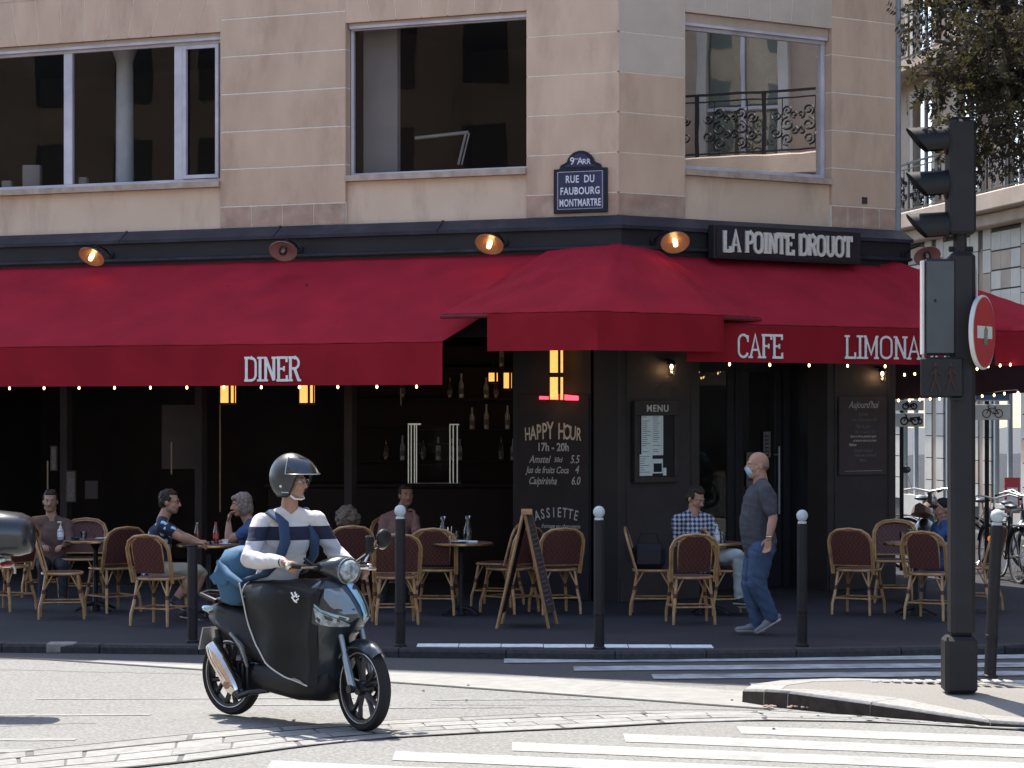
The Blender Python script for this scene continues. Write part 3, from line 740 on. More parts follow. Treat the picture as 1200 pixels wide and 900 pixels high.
# ------------------------------------------------------------------ awnings
def lerp(a, b, t): return a+(b-a)*t
def awn(name, label, top, front, zbot, group, wave=.010, seams=0, hem=True, val=None, sag=.03, nseg=None):
    """top, front: world polylines with the same number of points; zbot: lower edge of the hanging valance"""
    root = thing(name, label, 'awning', tuple(front[len(front)//2].xy)+(0,), group=group)
    def res(P, n):
        out = []
        for i in range(len(P)-1): out += [P[i].lerp(P[i+1], k/n) for k in range(n)]
        return out+[P[-1]]
    n = nseg or 14
    A = res(top, n); B = res(front, n); rows = 10; grid = []
    for r_ in range(rows+1):
        t = r_/rows
        grid.append([a.lerp(b, t)-ZZ*(sag*math.sin(PI*t)*(1+.25*math.sin(j*.9)))+ZZ*(.013*math.sin(j*.55+r_*.62)*math.sin(r_*.31)+.006*math.sin(j*1.3-r_*.8)*math.sin(r_*.31)+.003*math.sin(j*2.3+r_*.4)) for j, (a, b) in enumerate(zip(A, B))])
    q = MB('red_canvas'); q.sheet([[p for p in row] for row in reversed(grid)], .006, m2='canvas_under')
    put('canopy', q, root, world=True, smooth=60)
    V = res(val, n) if val else B
    vg = []
    for r_ in range(7):
        t = r_/6; row = []
        for j, p in enumerate(V):
            z0 = p.z-.012; z = z0+(zbot-z0)*t
            ph = math.sin(j*1.3)*.5+math.sin(j*.61+1)*.5
            row.append(Vector((p.x, p.y+ph*wave*t*2, z)))
        vg.append(row)
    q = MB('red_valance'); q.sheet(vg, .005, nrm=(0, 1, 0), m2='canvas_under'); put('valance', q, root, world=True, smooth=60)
    q = MB('canvas_hem'); q.tube([tuple(p+Vector((0, .03, -.028))) for p in B], .026, 8); put('front_bar', q, root, world=True)
    return root, B
AW = 'red canvas awnings round the cafe corner'
ZT, OL = 3.90, 2.0
topL = [wl(11, .13, ZT), wl(8, .13, ZT), wl(5, .13, ZT), wl(2.6, .13, ZT), wl(.50, .13, ZT)]
frL = [wl(11, OL, 2.893), wl(8, OL, 2.89), wl(5, OL, 2.893), wl(2.8, OL, 2.89), wl(1.17, OL, 2.895)]
aL, _ = awn('awning', 'long red canvas awning lettered DINER over the left terrace', topL, frL, 2.44, AW, nseg=8)
q = MB('letter_white'); T = textL(3.54, OL+.012, 2.485); slab_mb(q, 'DINER', .265, .70, T, 'letter_white', th=.16); put('lettering', q, aL, world=True, smooth=None)
for u in (3.4, 7.4):   # folding arms under the canopy
    q = MB('iron_black'); q.tube([wl(u, .2, 3.72), wl(u+.75, 1.05, 3.2), wl(u+.05, 1.93, 2.85)], .025, 8); put('folding_arm', q, aL, world=True)
OR = 1.6
topR = [wr(-.15, .13, ZT-.03), wr(1.3, .13, ZT-.03), wr(2.7, .13, ZT-.03), wr(3.95, .13, ZT-.03)]
frR = [wr(-.35, OR, 3.09), wr(1.3, OR, 3.085), wr(2.7, OR, 3.09), wr(3.75, OR, 3.085)]
aR, _ = awn('awning', 'red canvas awning lettered CAFE LIMONADE over the cafe door', topR, frR, 2.68, AW)
q = MB('letter_white'); slab_mb(q, 'CAFE', .255, .645, textR(.32, OR+.012, 2.725), 'letter_white', th=.16); put('lettering', q, aR, world=True, smooth=None); q = MB('letter_white'); slab_mb(q, 'LIMONADE', .255, 1.54, textR(1.85, OR+.012, 2.735), 'letter_white', th=.16); put('lettering', q, aR, world=True, smooth=None)
zc = 3.96
topC = [wl(.76, .16, zc-.02), wl(.40, .16, zc+.01), C0+mit*.16+ZZ*(zc+.03), wr(.2, .16, zc+.01), wr(.42, .16, zc-.02)]
P_ = lambda px, D, z: Vector((gx(px, D), D, z))
frC = [P_(517, 26.75, 3.185), P_(571, 26.2, 3.175), P_(700, 25.65, 3.175), P_(848, 26.5, 3.165), P_(891, 27.2, 3.165)]
aC, _ = awn('awning', 'small projecting red awning that wraps the corner of the cafe', topC, frC, 2.78, AW, val=[frC[1], frC[2], frC[3]], sag=.015)
# the awning beyond, on the side street
A0 = world_of(1037, 302, 30.25); B0 = world_of(1245, 373, 29.9)
topS = [world_of(1030, 309, 30.1), A0, A0.lerp(B0, .5), B0]
frS = [world_of(1085, 386, 29.55), world_of(1120, 386, 29.4), world_of(1180, 387, 29.1), world_of(1245, 388, 28.8)]
aS, _ = awn('awning', 'red side street awning behind the signal pole', topS, frS, 2.68, AW, val=[world_of(1166, 387, 29.15), world_of(1245, 388, 28.8)], sag=.0)
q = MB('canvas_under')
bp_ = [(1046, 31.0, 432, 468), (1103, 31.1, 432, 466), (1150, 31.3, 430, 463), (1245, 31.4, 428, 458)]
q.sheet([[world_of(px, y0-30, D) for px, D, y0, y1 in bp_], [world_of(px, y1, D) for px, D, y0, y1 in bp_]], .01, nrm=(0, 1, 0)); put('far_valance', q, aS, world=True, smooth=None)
# strings of small bulbs along the valances
def bulbs(pts, label):
    root = thing('string_lights', label, 'string lights', tuple(pts[0].xy)+(0,), group='strings of small warm bulbs under the awnings')
    q = MB('iron_black'); q.tube([tuple(p+ZZ*.03) for p in pts], .006, 5); put('cable', q, root, world=True)
    me = None
    for p in pts:
        if me is None:
            q = MB('bulb_lit'); q.lathe([(.004, -.020), (.010, -.013), (.012, -.002), (.009, .010), (.007, .016)], 8, capb=True); q.lathe([(.009, .014), (.009, .032)], 8, 'iron_black'); me = q.mesh('bulb', 40)
        put('bulb', me, root, world=True, loc=p)
    return root
zb = lambda px, py, D: world_of(px, py, D)
bulbs([wl(9.9-.4675*k, OL-.03, 2.425) for k in range(19)], 'row of small lit bulbs along the edge of the DINER awning')
bulbs([wr(.25+.56*k, OR-.03, 2.66) for k in range(7)], 'row of small lit bulbs along the edge of the LIMONADE awning')
bulbs([world_of(x_, y_, 31.0) for x_, y_ in ((1053, 469), (1066, 469), (1078, 468), (1090, 467), (1101, 467), (1151, 464), (1165, 463), (1177, 461), (1193, 460))], 'row of small lit bulbs under the side street awning, lowest row')
bulbs([world_of(x_, y_, 29.0) for x_, y_ in ((1060, 439), (1072, 438), (1145, 432), (1158, 429), (1172, 428), (1184, 427))], 'short row of small lit bulbs at the side street awning front')
# ------------------------------------------------------------------ wall lamps
def wall_lamp(T, u, z, label, lit=True, m='lamp_enamel', face=(0, 0, 0), px=None):
    o = T @ Vector((u, .17, z+.03)); root = thing('wall_lamp', label, 'lamp', tuple(o), group='dish lamps along the shopfront fascia')
    nv = (T.to_3x3() @ Vector((0, 1, 0))); uv = (T.to_3x3() @ Vector((1, 0, 0)))
    q = MB('iron_black'); q.lathe([(.045, 0), (.045, .02), (.02, .03)], 10, axis=nv); q.tube([nv*.02, nv*.12+ZZ*.06, nv*.28+ZZ*.10, nv*.36+ZZ*.07, nv*.38-ZZ*.0], .010, 8); put('arm', q, root)
    ax = (ZZ*-1+nv*.85+uv*face[0]*.9).normalized(); c = nv*.38
    q = MB(m); q.lathe([(.030, -.055), (.035, -.02), (.06, 0), (.155, .050), (.160, .052), (.158, .058), (.055, .012), (.02, .006)], 26, c=c, axis=ax, capb=True, capt=True); sh = put('shade', q, root)
    q = MB('bulb_lit' if lit else 'bulb_off'); q.lathe([(.018, .0), (.028, .035), (.020, .065), (.004, .075)], 12, c=c, axis=ax); put('bulb', q, root)
    q = MB('glass_clear'); q.lathe([(.036, .0), (.045, .05), (.040, .085), (.020, .105), (.002, .108)], 12, c=c, axis=ax, capb=False); put('glass_jar', q, root)
    if lit:
        ld = bpy.data.lights.new('lamp_light', 'POINT'); ld.energy = 0.14; ld.color = (1, .55, .22); ld.shadow_soft_size = .03
        lo = bpy.data.objects.new('lamp_light', ld); COL.objects.link(lo); lo.parent = root; lo.location = c+ax*.12
    return root
def uL_(px, o=0.13):   # facade coordinate whose image column is px
    b = C0+nL*o; k = (px-600)/F; return (b.x-k*b.y)/(k*dL.y-dL.x)
def uR_(px, o=0.13):
    b = C0+nR*o; k = (px-600)/F; return (b.x-k*b.y)/(k*dR.y-dR.x)
wall_lamp(FL, uL_(112, .5), 3.99, 'lit dish lamp on the fascia, leftmost, above the long awning')
wall_lamp(FL, uL_(335, .5), 3.99, 'unlit pinkish dish lamp on the fascia above the word DINER', lit=False, m='lamp_enamel_pink', face=(-.3,))
wall_lamp(FL, uL_(577, .5), 4.0, 'lit dish lamp just left of the corner awning', face=(-.1,))
wall_lamp(FR, uR_(787, .5), 4.0, 'lit dish lamp between the corner and the cafe name board', face=(-.5,))
wall_lamp(FR, uR_(1082, .5), 3.98, 'unlit pale dish lamp half behind the traffic signal', lit=False, m='lamp_enamel_pink', face=(-.5,))
# small lantern lamps on the two piers
for px, py, lb in ((787, 432, 'small lit glass lantern on the pier above the menu case'), (1034, 440, 'small lit glass lantern above the brown chalkboard')):
    u = uR_(px, .1); p = wr(u, .1, H-(py-HY)/F*wr(u, .1, 0).y)
    root = thing('pier_lantern', lb, 'lamp', tuple(p), group='glass lanterns on the piers')
    q = MB('iron_black'); q.lathe([(.05, .05), (.055, .06), (.02, .10)], 10); q.tube([(0, 0, .09), tuple(-nR*.1+ZZ*.10)], .012, 6); put('cap', q, root)
    q = MB('bulb_warm'); q.ell((0, 0, .02), (.018, .018, .028), 10, 6); put('bulb', q, root)
    q = MB('glass_clear'); q.lathe([(.048, .05), (.05, .0), (.035, -.07), (.005, -.085)], 12, capt=False); put('glass', q, root)
    ld = bpy.data.lights.new('lantern_light', 'POINT'); ld.energy = 0.35; ld.color = (1, .6, .3); ld.shadow_soft_size = .02
    lo = bpy.data.objects.new('lantern_light', ld); COL.objects.link(lo); lo.parent = root; lo.location = (0, 0, -.02)
# ------------------------------------------------------------------ signs on the wall
u0 = uL_(680, .03); root = thing('street_sign', 'dark blue enamel street name plate with arched top at the building corner', 'street sign', tuple(wl(u0, .0, 4.40)))
sw_, sh_ = .64, .49
T = frame(wl(u0, .004, 4.345), -dL, ZZ, nL)
q = MB('enamel_border'); q.T = T
q.box(-sw_/2, sw_/2, 0, sh_, 0, .03, bev=.006)
q.prism([(-.255, sh_-.003), (.255, sh_-.003), (.235, sh_+.04)]+arc(0, sh_+.03, .17, 15, 165, 10, .165)+[(-.235, sh_+.04)], .0, .026); put('border', q, root, world=True, smooth=None)
q = MB('enamel_blue'); q.T = T; q.box(-sw_/2+.035, sw_/2-.035, .035, sh_-.03, .028, .034); q.prism([(-.19, sh_+.02), (.19, sh_+.02)]+arc(0, sh_+.02, .135, 12, 168, 10, .145), .024, .030); put('plate', q, root, world=True, smooth=None)
q = MB('enamel_white'); q.T = T
for s_, y_, sz in (('RUE  DU', .335, .098), ('FAUBOURG', .205, .098), ('MONTMARTRE', .075, .098)):
    q1 = MB('enamel_white'); q1.T = T; text_mb(q1, s_, sz*1.15, frame(Vector((0, y_, .034)), Vector((1,0,0)), Vector((0,1,0)), Vector((0,0,1))), 'enamel_white', ext=.001, xs=.62 if len(s_) > 8 else .76, bold=.0022, sc=1.08); put('lettering', q1, root, world=True, smooth=None)
text_mb(q, '9', .115, frame(Vector((-.095, .535, .030)), Vector((1,0,0)), Vector((0,1,0)), Vector((0,0,1))), 'enamel_white', ext=.001, bold=.001)
text_mb(q, 'me', .038, frame(Vector((-.045, .585, .030)), Vector((1,0,0)), Vector((0,1,0)), Vector((0,0,1))), 'enamel_white', ext=.001)
text_mb(q, 'A', .105, frame(Vector((.0, .535, .030)), Vector((1,0,0)), Vector((0,1,0)), Vector((0,0,1))), 'enamel_white', ext=.001, bold=.001)
text_mb(q, 'RR', .082, frame(Vector((.075, .535, .030)), Vector((1,0,0)), Vector((0,1,0)), Vector((0,0,1))), 'enamel_white', ext=.001, bold=.001)
for x0, x1, y0, y1 in ((-.265, .265, .452, .456), (-.265, .265, .044, .047), (-.268, -.264, .047, .452), (.264, .268, .047, .452)): q.box(x0, x1, y0, y1, .034, .0355)
put('lettering', q, root, world=True, smooth=None)

ua, ub = uR_(835, .3), uR_(1007, .3)
root = thing('name_board', 'black fascia board reading LA POINTE DROUOT in raised cream letters', 'shop sign', tuple(wr((ua+ub)/2, .14, 3.9)))
q = MB('dark_paint'); q.T = FR; q.box(ua, ub, .22, .33, 3.855, 4.235, bev=.008); 
q.box(ua+.03, ub-.03, .328, .34, 3.885, 4.205, 'blackboard'); put('board', q, root, world=True, smooth=None)
ta, tb = uR_(847, .34), uR_(998, .34)
q = MB('letter_cream'); slab_mb(q, 'LA POINTE DROUOT', .235, tb-ta, textR(ta, .34, 3.935), 'letter_cream', th=.25, ext=.018); put('lettering', q, root, world=True, smooth=None)
# menu case
ua, ub = uR_(745, .1), uR_(796, .1)
s_ = F/wr(ua, .1, 0).y; zt = H+(HY-470)/s_; zb_ = H-(566-HY)/s_
root = thing('menu_case', 'dark wall case with MENU heading and paper menus behind glass', 'menu case', tuple(wr((ua+ub)/2, 0, zb_)))
W_ = ub-ua; T = textR(ua, .014, zb_); hh = zt-zb_
q = MB('pillar_paint'); q.T = T
q.box(0, W_, 0, hh, 0, .06, 'dark_paint'); 
for r_ in ((0, W_, 0, .06), (0, W_, hh-.16, hh), (0, .06, .06, hh-.16), (W_-.06, W_, .06, hh-.16)): q.box(r_[0]+.001, r_[1]-.001, r_[2], r_[3], .05, .085, bev=.006)
put('frame', q, root, world=True, smooth=None)
mat('paper', (0.78, 0.86, 0.84), 0.8, col2=(0.72, 0.80, 0.78), nscale=8)
mat('ink', (0.16, 0.17, 0.18), 0.8)
def paper(x0, x1, y0, y1, rows, z=.062, cols=1, nm='menu_sheet'):
    q = MB('paper'); q.T = T; q.box(x0, x1, y0, y1, z-.003, z)
    for c in range(cols):
        a = x0+(x1-x0)*c/cols; b = x0+(x1-x0)*(c+1)/cols
        for k in range(rows):
            yy = y1-.02-(y1-y0-.04)*k/rows
            if rng.rand() < .12: continue
            L_ = (b-a)*rng.uniform(.3, .8); q.box(a+.01, a+.01+L_, yy-.006, yy, z, z+.0008, 'ink')
    put(nm, q, root, world=True, smooth=None)
paper(.10, .405, .30, .79, 20, cols=2); paper(.055, .25, .075, .31, 8, z=.066)
paper(.255, .40, .10, .26, 0); paper(.40, .445, .075, .16, 0, z=.068)
q = MB('enamel_border'); q.T = T; q.box(.27, .385, .115, .21, .0623, .0632); put('photo_print', q, root, world=True, smooth=None)
q = MB('letter_cream'); q.T = T; text_mb(q, 'MENU', .105, frame(Vector((W_/2, hh-.115, .086)), Vector((1,0,0)), Vector((0,1,0)), Vector((0,0,1))), 'letter_cream', ext=.002, bold=.002, sc=1.15); put('lettering', q, root, world=True, smooth=None)
# brown chalkboard by the right pier
def board_text(q, lines, w_, mdef):
    for (txt, x, y, sz, kw) in lines:
        q1 = MB(mdef); q1.T = q.T; text_mb(q1, txt, sz, frame(Vector((x, y, 0)), Vector((1,0,0)), Vector((0,1,0)), Vector((0,0,1))), kw.get('m', mdef), ext=.001, xs=kw.get('xs', .85), shear=kw.get('sh', .25), align=kw.get('al', 'CENTER'), bold=kw.get('b', .0006)); put('chalk_line', q1, root, world=True, smooth=None)
ua, ub = uR_(983, .03), uR_(1038, .03); s_ = F/wr(ua, 0, 0).y; zt = H+(HY-465)/s_; zb_ = H-(557-HY)/s_; W_ = ub-ua; hh = zt-zb_
root = thing('chalkboard', 'brown wall chalkboard headed Aujourd\'hui beside the cafe door', 'chalkboard', tuple(wr((ua+ub)/2, 0, zb_)))
T = textR(ua, .014, zb_)
q = MB('board_brown'); q.T = T; q.box(0, W_, 0, hh, 0, .03, bev=.004); put('board', q, root, world=True, smooth=None)
q = MB('chalk_white'); q.T = T @ Matrix.Translation((0, 0, .0305)); c_ = W_/2
board_text(q, [("Aujourd'hui", c_, hh-.13, .115, dict(sh=.4, b=.001)), ('ENTREE', c_, hh-.225, .05, dict(sh=0, m='chalk_dim', b=.001)), ('Pdt + Camembert 10.5', c_+.02, hh-.285, .05, dict(m='chalk_dim', b=.001)),
  ('Plat du Jour', c_, hh-.365, .06, dict(m='chalk_dim', b=.001)), ('Filet de saumon 16.5', c_+.03, hh-.425, .046, dict(m='chalk_dim')), ('Sauce au citron, pommes vapeur', c_, hh-.475, .042, dict(b=.001, xs=.75)),
  ('et haricots verts a la creme', c_+.02, hh-.525, .042, dict(b=.001, xs=.8)), ('Maison', c_-.17, hh-.575, .048, dict(b=.0015)), ('Dessert du jour', c_, hh-.645, .055, dict(m='chalk_dim', b=.001)),
  ('Tarte aux pommes 8', c_+.03, hh-.70, .048, dict(m='chalk_dim', b=.001)), ('Maison', c_, hh-.76, .048, dict(m='chalk_dim', b=.001))], W_, 'chalk_white')
q.box(.08, W_-.08, .045, .050, 0, .001)
put('lettering', q, root, world=True, smooth=None)
# tall blackboard with the happy hour
ua, ub = uL_(690, .0), uL_(607, .0); s_ = F/wl(ub, 0, 0).y; zt = H+(HY-462)/s_; zb_ = .75; W_ = ub-ua; hh = zt-zb_
root = thing('chalkboard', 'tall blackboard reading HAPPY HOUR beside the corner pier', 'chalkboard', tuple(wl((ua+ub)/2, 0, 0)))
T = textL(ub, -.016, zb_)
q = MB('blackboard'); q.T = T; q.box(0, W_, 0, hh, 0, .02, bev=.004); q.box(0, W_, -.66, -.001, 0, .015, 'dark_paint'); put('board', q, root, world=True, smooth=None)
q = MB('chalk_cream'); q.T = T @ Matrix.Translation((0, 0, .0205)); c_ = W_/2; Zy = lambda py: H-(py-HY)/s_-zb_
word = 'HAPPY HOUR'; xs = np.linspace(-1, 1, len(word))
for ch, x in zip(word, xs):
    if ch == ' ': continue
    hgt = .215*(1-.30*abs(x)); 
    text_mb(q, ch, hgt*1.32, frame(Vector((c_+.0+x*.305, Zy(514)-.015*x*x+.0, 0)), Vector((1, -.05*x, 0)), Vector((.05*x, 1, 0)), Vector((0,0,1))), 'chalk_cream', ext=.001, xs=.50, bold=.003)
board_text(q, [('17h - 20h', c_, Zy(528), .125, dict(sh=0, b=.003, xs=.8)), ('Amstel', c_-.165, Zy(542), .115, dict(xs=.75, sh=.35, b=.0012)), ('50cl', c_+.06, Zy(541), .075, dict(xs=.8, b=.0012)), ('5.5', c_+.26, Zy(542), .125, dict(xs=.7, b=.0012)),
   ('Jus de fruits Coca', c_-.07, Zy(554), .105, dict(xs=.68, sh=.35, b=.0012)), ('4', c_+.285, Zy(554), .125, dict(xs=.7, b=.0012)), ('Caipirinha', c_-.13, Zy(567), .115, dict(xs=.72, sh=.4, b=.0012)), ('6.0', c_+.27, Zy(567), .125, dict(xs=.7, b=.0012))], W_, 'chalk_white')
for k, ch in enumerate('ASSIETTE'):
    x = (k-3.7)/4.2
    text_mb(q, ch, .155, frame(Vector((c_+.055+x*.27, Zy(606)-.05*x*x+.01, 0)), Vector((1, -.22*x, 0)).normalized(), Vector((.22*x, 1, 0)).normalized(), Vector((0,0,1))), 'chalk_white', ext=.001, xs=.62, bold=.002)
board_text(q, [('fromage ou charcuterie', c_+.09, Zy(618), .07, dict(xs=.7, sh=.4))], W_, 'chalk_white')
put('lettering', q, root, world=True, smooth=None)
# ------------------------------------------------------------------ lanterns and neon inside
def lantern(px, py0, py1, D, wpx, label, tiers=1):
    c = world_of(px, (py0+py1)/2, D); h_ = (py1-py0)/F*D; w_ = wpx/F*D
    root = thing('hanging_lantern', label, 'lantern', tuple(c), group='amber glass lanterns inside the cafe')
    hs = [(-h_/2, h_/2)] if tiers == 1 else [(-h_/2+.0, -h_/2+h_*.38), (-h_/2+h_*.46, h_/2)]
    q = MB('iron_black')
    for a, b in hs:
        for sx in (-1, 1):
            for sy in (-1, 1): q.box(sx*w_/2-.008, sx*w_/2+.008, sy*w_/2-.008, sy*w_/2+.008, a-.01, b+.01)
        q.box(-w_/2-.012, w_/2+.012, -w_/2-.012, w_/2+.012, a-.025, a-.01); q.box(-w_/2-.012, w_/2+.012, -w_/2-.012, w_/2+.012, b+.01, b+.02)
        q.box(.02, .04, -w_/2-.01, -w_/2+.004, a-.01, b+.01)
    q.tube([(0, 0, hs[-1][1]), (0, 0, 3.6-c.z)], .008, 6); put('frame', q, root, smooth=None)
    q = MB('lantern_glass')
    for a, b in hs:
        for r_ in ((-w_/2+.009, .015), (.045, w_/2-.009)):
            q.box(r_[0], r_[1], -w_/2, -w_/2+.004, a, b)
        q.box(-w_/2, -w_/2+.004, -w_/2+.009, w_/2-.009, a, b); q.box(w_/2-.004, w_/2, -w_/2+.009, w_/2-.009, a, b)
    put('glass', q, root, smooth=None)
    ld = bpy.data.lights.new('lantern_light', 'POINT'); ld.energy = 0.15; ld.color = (1, .55, .2); ld.shadow_soft_size = .05
    lo = bpy.data.objects.new('lantern_light', ld); COL.objects.link(lo); lo.parent = root; lo.location = (0, 0, -h_/2-.08)
lantern(267, 440, 472, 29.3, 17, 'left amber lantern under the DINER awning')
lantern(359.5, 440, 472, 28.8, 17, 'right amber lantern below the last letters of DINER')
lantern(652, 400, 468, 28.15, 17, 'tall two tier amber lantern above the HAPPY HOUR board', tiers=2)
lantern(578, 437, 447, 32.3, 12, 'small amber lantern deep inside the cafe, left of its twin')
lantern(595, 437, 455, 32.3, 11, 'small amber lantern deep inside the cafe, right of its twin')
p0, p1 = world_of(632, 466, 28.2), world_of(678, 467.5, 28.2)
root = thing('neon_sign', 'red neon bar glowing above the HAPPY HOUR board', 'neon light', tuple(p0))
q = MB('neon_red'); q.tube([p0, p1], .016, 8); q.tube([p0+ZZ*.03+Vector((.18, 0, 0)), p1+ZZ*.02], .012, 8); put('tube', q, root, world=True)
q = MB('iron_black'); q.box(p0.x, p1.x, p0.y+.02, p0.y+.04, p0.z-.04, p0.z-.02); put('bracket', q, root, world=True, smooth=None)
# ------------------------------------------------------------------ interior furniture of the cafe
mat('bar_wood', (0.030, 0.020, 0.018), 0.6, spec=.2, nscale=4)
mat('brass_dim', (.22, .16, .11), .4, metal=.6)
mat('chrome', (0.55, 0.52, 0.48), 0.15, metal=1.0, nscale=3)
mat('silver_lit', (0.62, 0.58, 0.52), 0.35, metal=.6, nscale=20, emit=(.9, .85, .75), estr=.04)  # faint emission stands in for light caught by the cabinet bars
b_ = frame(world_of(478, 568, 31.6), Vector((1, .0, 0)), Vector((0, 1, 0)), ZZ)
root = thing('glass_cabinet', 'chrome framed glass cabinet on the bar counter', 'cabinet', tuple(world_of(508, 568, 31.6)))
wC = 62/F*31.6; hC = 70/F*31.6
q = MB('silver_lit'); q.T = b_
for x in (.0, .035, .075, .10, wC-.14, wC-.10, wC-.05): q.box(x, x+.012, 0, .015, 0, hC, 'silver_lit')
q.box(0, .16, 0, .015, hC, hC+.02); q.box(wC-.14, wC-.02, 0, .015, hC, hC+.012); q.box(0, wC, -.001, .415, 0, .02, 'chrome'); put('frame', q, root, world=True, smooth=None)
q = MB('bar_wood'); q.T = b_; q.box(.02, wC-.02, .02, .4, hC*.66, hC*.66+.02); q.box(.02, wC-.02, .02, .4, hC*.32, hC*.32+.02); put('shelf', q, root, world=True, smooth=None)
q = MB('glass_soft'); q.T = b_; q.add([(.0, .01, 0), (wC, .01, 0), (wC, .01, hC), (0, .01, hC)], [(0,1,2,3)]); put('pane', q, root, world=True, smooth=None)
root = thing('bar_counter', 'long dark wooden bar counter inside the cafe', 'bar counter', (-.5, 31.8, PZ))
q = MB('bar_wood'); q.box(-3.0, 1.6, 31.5, 32.2, PZ, 1.22, bev=.01); q.box(-3.05, 1.65, 31.42, 32.25, 1.221, 1.27, bev=.01); put('counter', q, root, world=True, smooth=None)
# back bar shelves with bottles
root = thing('back_bar_shelf', 'dark shelf unit of bottles behind the bar', 'shelf', (.2, 33.0, PZ))
q = MB('bar_wood'); q.box(-2.2, 1.4, 33.2, 33.25, PZ, 3.0)
put('back_panel', q, root, world=True, smooth=None)
for z in (1.5, 1.9, 2.3, 2.7): 
    q = MB('bar_wood'); q.box(-2.2, 1.4, 32.95, 33.2, z, z+.025); put('shelf', q, root, world=True, smooth=None)
mat('bottle_green', (0.03, 0.07, 0.04), 0.15, coat=.6); mat('bottle_brown', (0.10, 0.045, 0.02), 0.15, coat=.6); mat('bottle_clear', (0.35, 0.36, 0.36), 0.1, coat=.8)
BM = []
for m in ('bottle_green', 'bottle_brown', 'bottle_clear'):
    q = MB(m); q.lathe([(.034, 0), (.036, .02), (.036, .17), (.016, .22), (.013, .28), (.015, .285), (.015, .30)], 10); q.lathe([(.0365, .05), (.0365, .12)], 10, 'chalk_dim', capb=False, capt=False); BM.append(q.mesh('bottle', 40))
for z in (1.525, 1.925, 2.325, 2.725):
    for k in range(22):
        if rng.rand() < .72: continue
        o = put('bottle', BM[rng.randint(3)], loc=(-2.1+.16*k+rng.uniform(-.05, .05), 33.07, z)); o.scale = (1, 1, rng.uniform(.85, 1.1))
        props(o, 'dark bottle on the shelves behind the bar', 'bottle', 'bottles on the shelves behind the bar')
# dim poster, and plates and bars added as highlights, on the dark terrace back
for px, py, w_, h_, D, m, nm, lb, ct in ((216, 512, 50, 72, 30.9, 'board_brown', 'framed_poster', 'dim framed poster on the dark wall behind the flowered shirt man', 'poster'), (83, 570, 9, 34, 30.6, 'chalk_dim', 'highlight_plate', 'dim pale plate added as a highlight at the back of the left terrace', 'card'), (107, 574, 12, 18, 30.8, 'board_brown', 'highlight_tile', 'dim small plate added as a highlight at the back of the left terrace', 'screen'), (63, 537, 5, 26, 30.4, 'chalk_dim', 'highlight_strip', 'narrow pale plate added as a highlight behind the guest in brown', 'menu')):
    c = world_of(px, py, D); k = D/F; root = thing(nm, lb, ct, tuple(c)); q = MB('interior_brown'); q.cbox((0, .01, 0), (w_*k+.03, .02, h_*k+.03)); put('frame', q, root, smooth=None); q = MB(m); q.cbox((0, -.004, 0), (w_*k, .006, h_*k)); put('face', q, root, smooth=None)
for px, y0, y1 in ((201, 518, 556), (56, 540, 575), (470, 455, 475), (258, 470, 600)):
    a, b = world_of(px, y0, 30.2), world_of(px, y1, 30.2); q = MB('brass_dim'); q.tube([a, b], .010, 6); props(put('door_bar', q), 'thin metal bar catching light inside the dark cafe', 'rail', 'thin metal bars inside the cafe')
# desk lamp in the first floor window
c = world_of(530, 193, 30.3); root = thing('desk_lamp', 'white angular desk lamp in the upstairs window', 'desk lamp', (c.x, c.y, 4.45+.36))
q = MB('letter_white'); s_ = 30.3/F
def wp(px, py, D=30.3): return world_of(px, py, D)
q.lathe([(.10, 0), (.09, .03), (.02, .04)], 14, c=(c.x, c.y, 4.81)); q.tube([wp(537, 193), wp(546, 156)], .016, 6); q.tube([wp(541, 193), wp(550, 156)], .010, 6); put('stand', q, root, world=True)
q = MB('letter_white'); a, b = wp(549, 155), wp(486, 162); q.box(b.x, a.x, a.y-.05, a.y+.05, -.02, .02) if False else q.tube([a, b], .028, 6, ry=.8); put('lamp_head', q, root, world=True)
root = thing('desk', 'dark desk behind the upstairs window', 'desk', (c.x, c.y+.3, 4.45)); q = MB('bar_wood'); q.box(c.x-1.2, c.x+.6, c.y-.25, c.y+.5, 4.77, 4.805); 
put('desk_top', q, root, world=True, smooth=None)
for x in (c.x-1.15, c.x+.55): q = MB('bar_wood'); q.box(x-.03, x+.03, c.y-.2, c.y+.45, 4.45, 4.768); put('leg', q, root, world=True, smooth=None)
q = MB('facade_far'); cc = wp(484, 190); q.box(cc.x-.09, cc.x+.09, cc.y-.06, cc.y+.06, 4.806, 4.87, bev=.01); props(put('paper_tray', q, smooth=None), 'small pale paper tray beside the upstairs desk lamp', 'tray')
for px, py, hh_, wd, lb in ((38, 205, .34, .22, 'pale office box behind the far left window'), (98, 205, .16, .10, 'white desk bottle beside the column in the window'), (185, 203, .08, .2, 'low orange file on the office sill'), (9, 205, .16, .12, 'small white device on the far left office sill')):
    u = uL_(px, -.5); p = wl(u, -.5, 4.85); q = MB('room_pale' if 'orange' not in lb else 'facade_far_brown'); q.box(p.x-wd/2, p.x+wd/2, p.y-.08, p.y+.08, 4.452, 4.87+hh_, bev=.01) 
    props(put('office_box', q, smooth=None), lb, 'box')
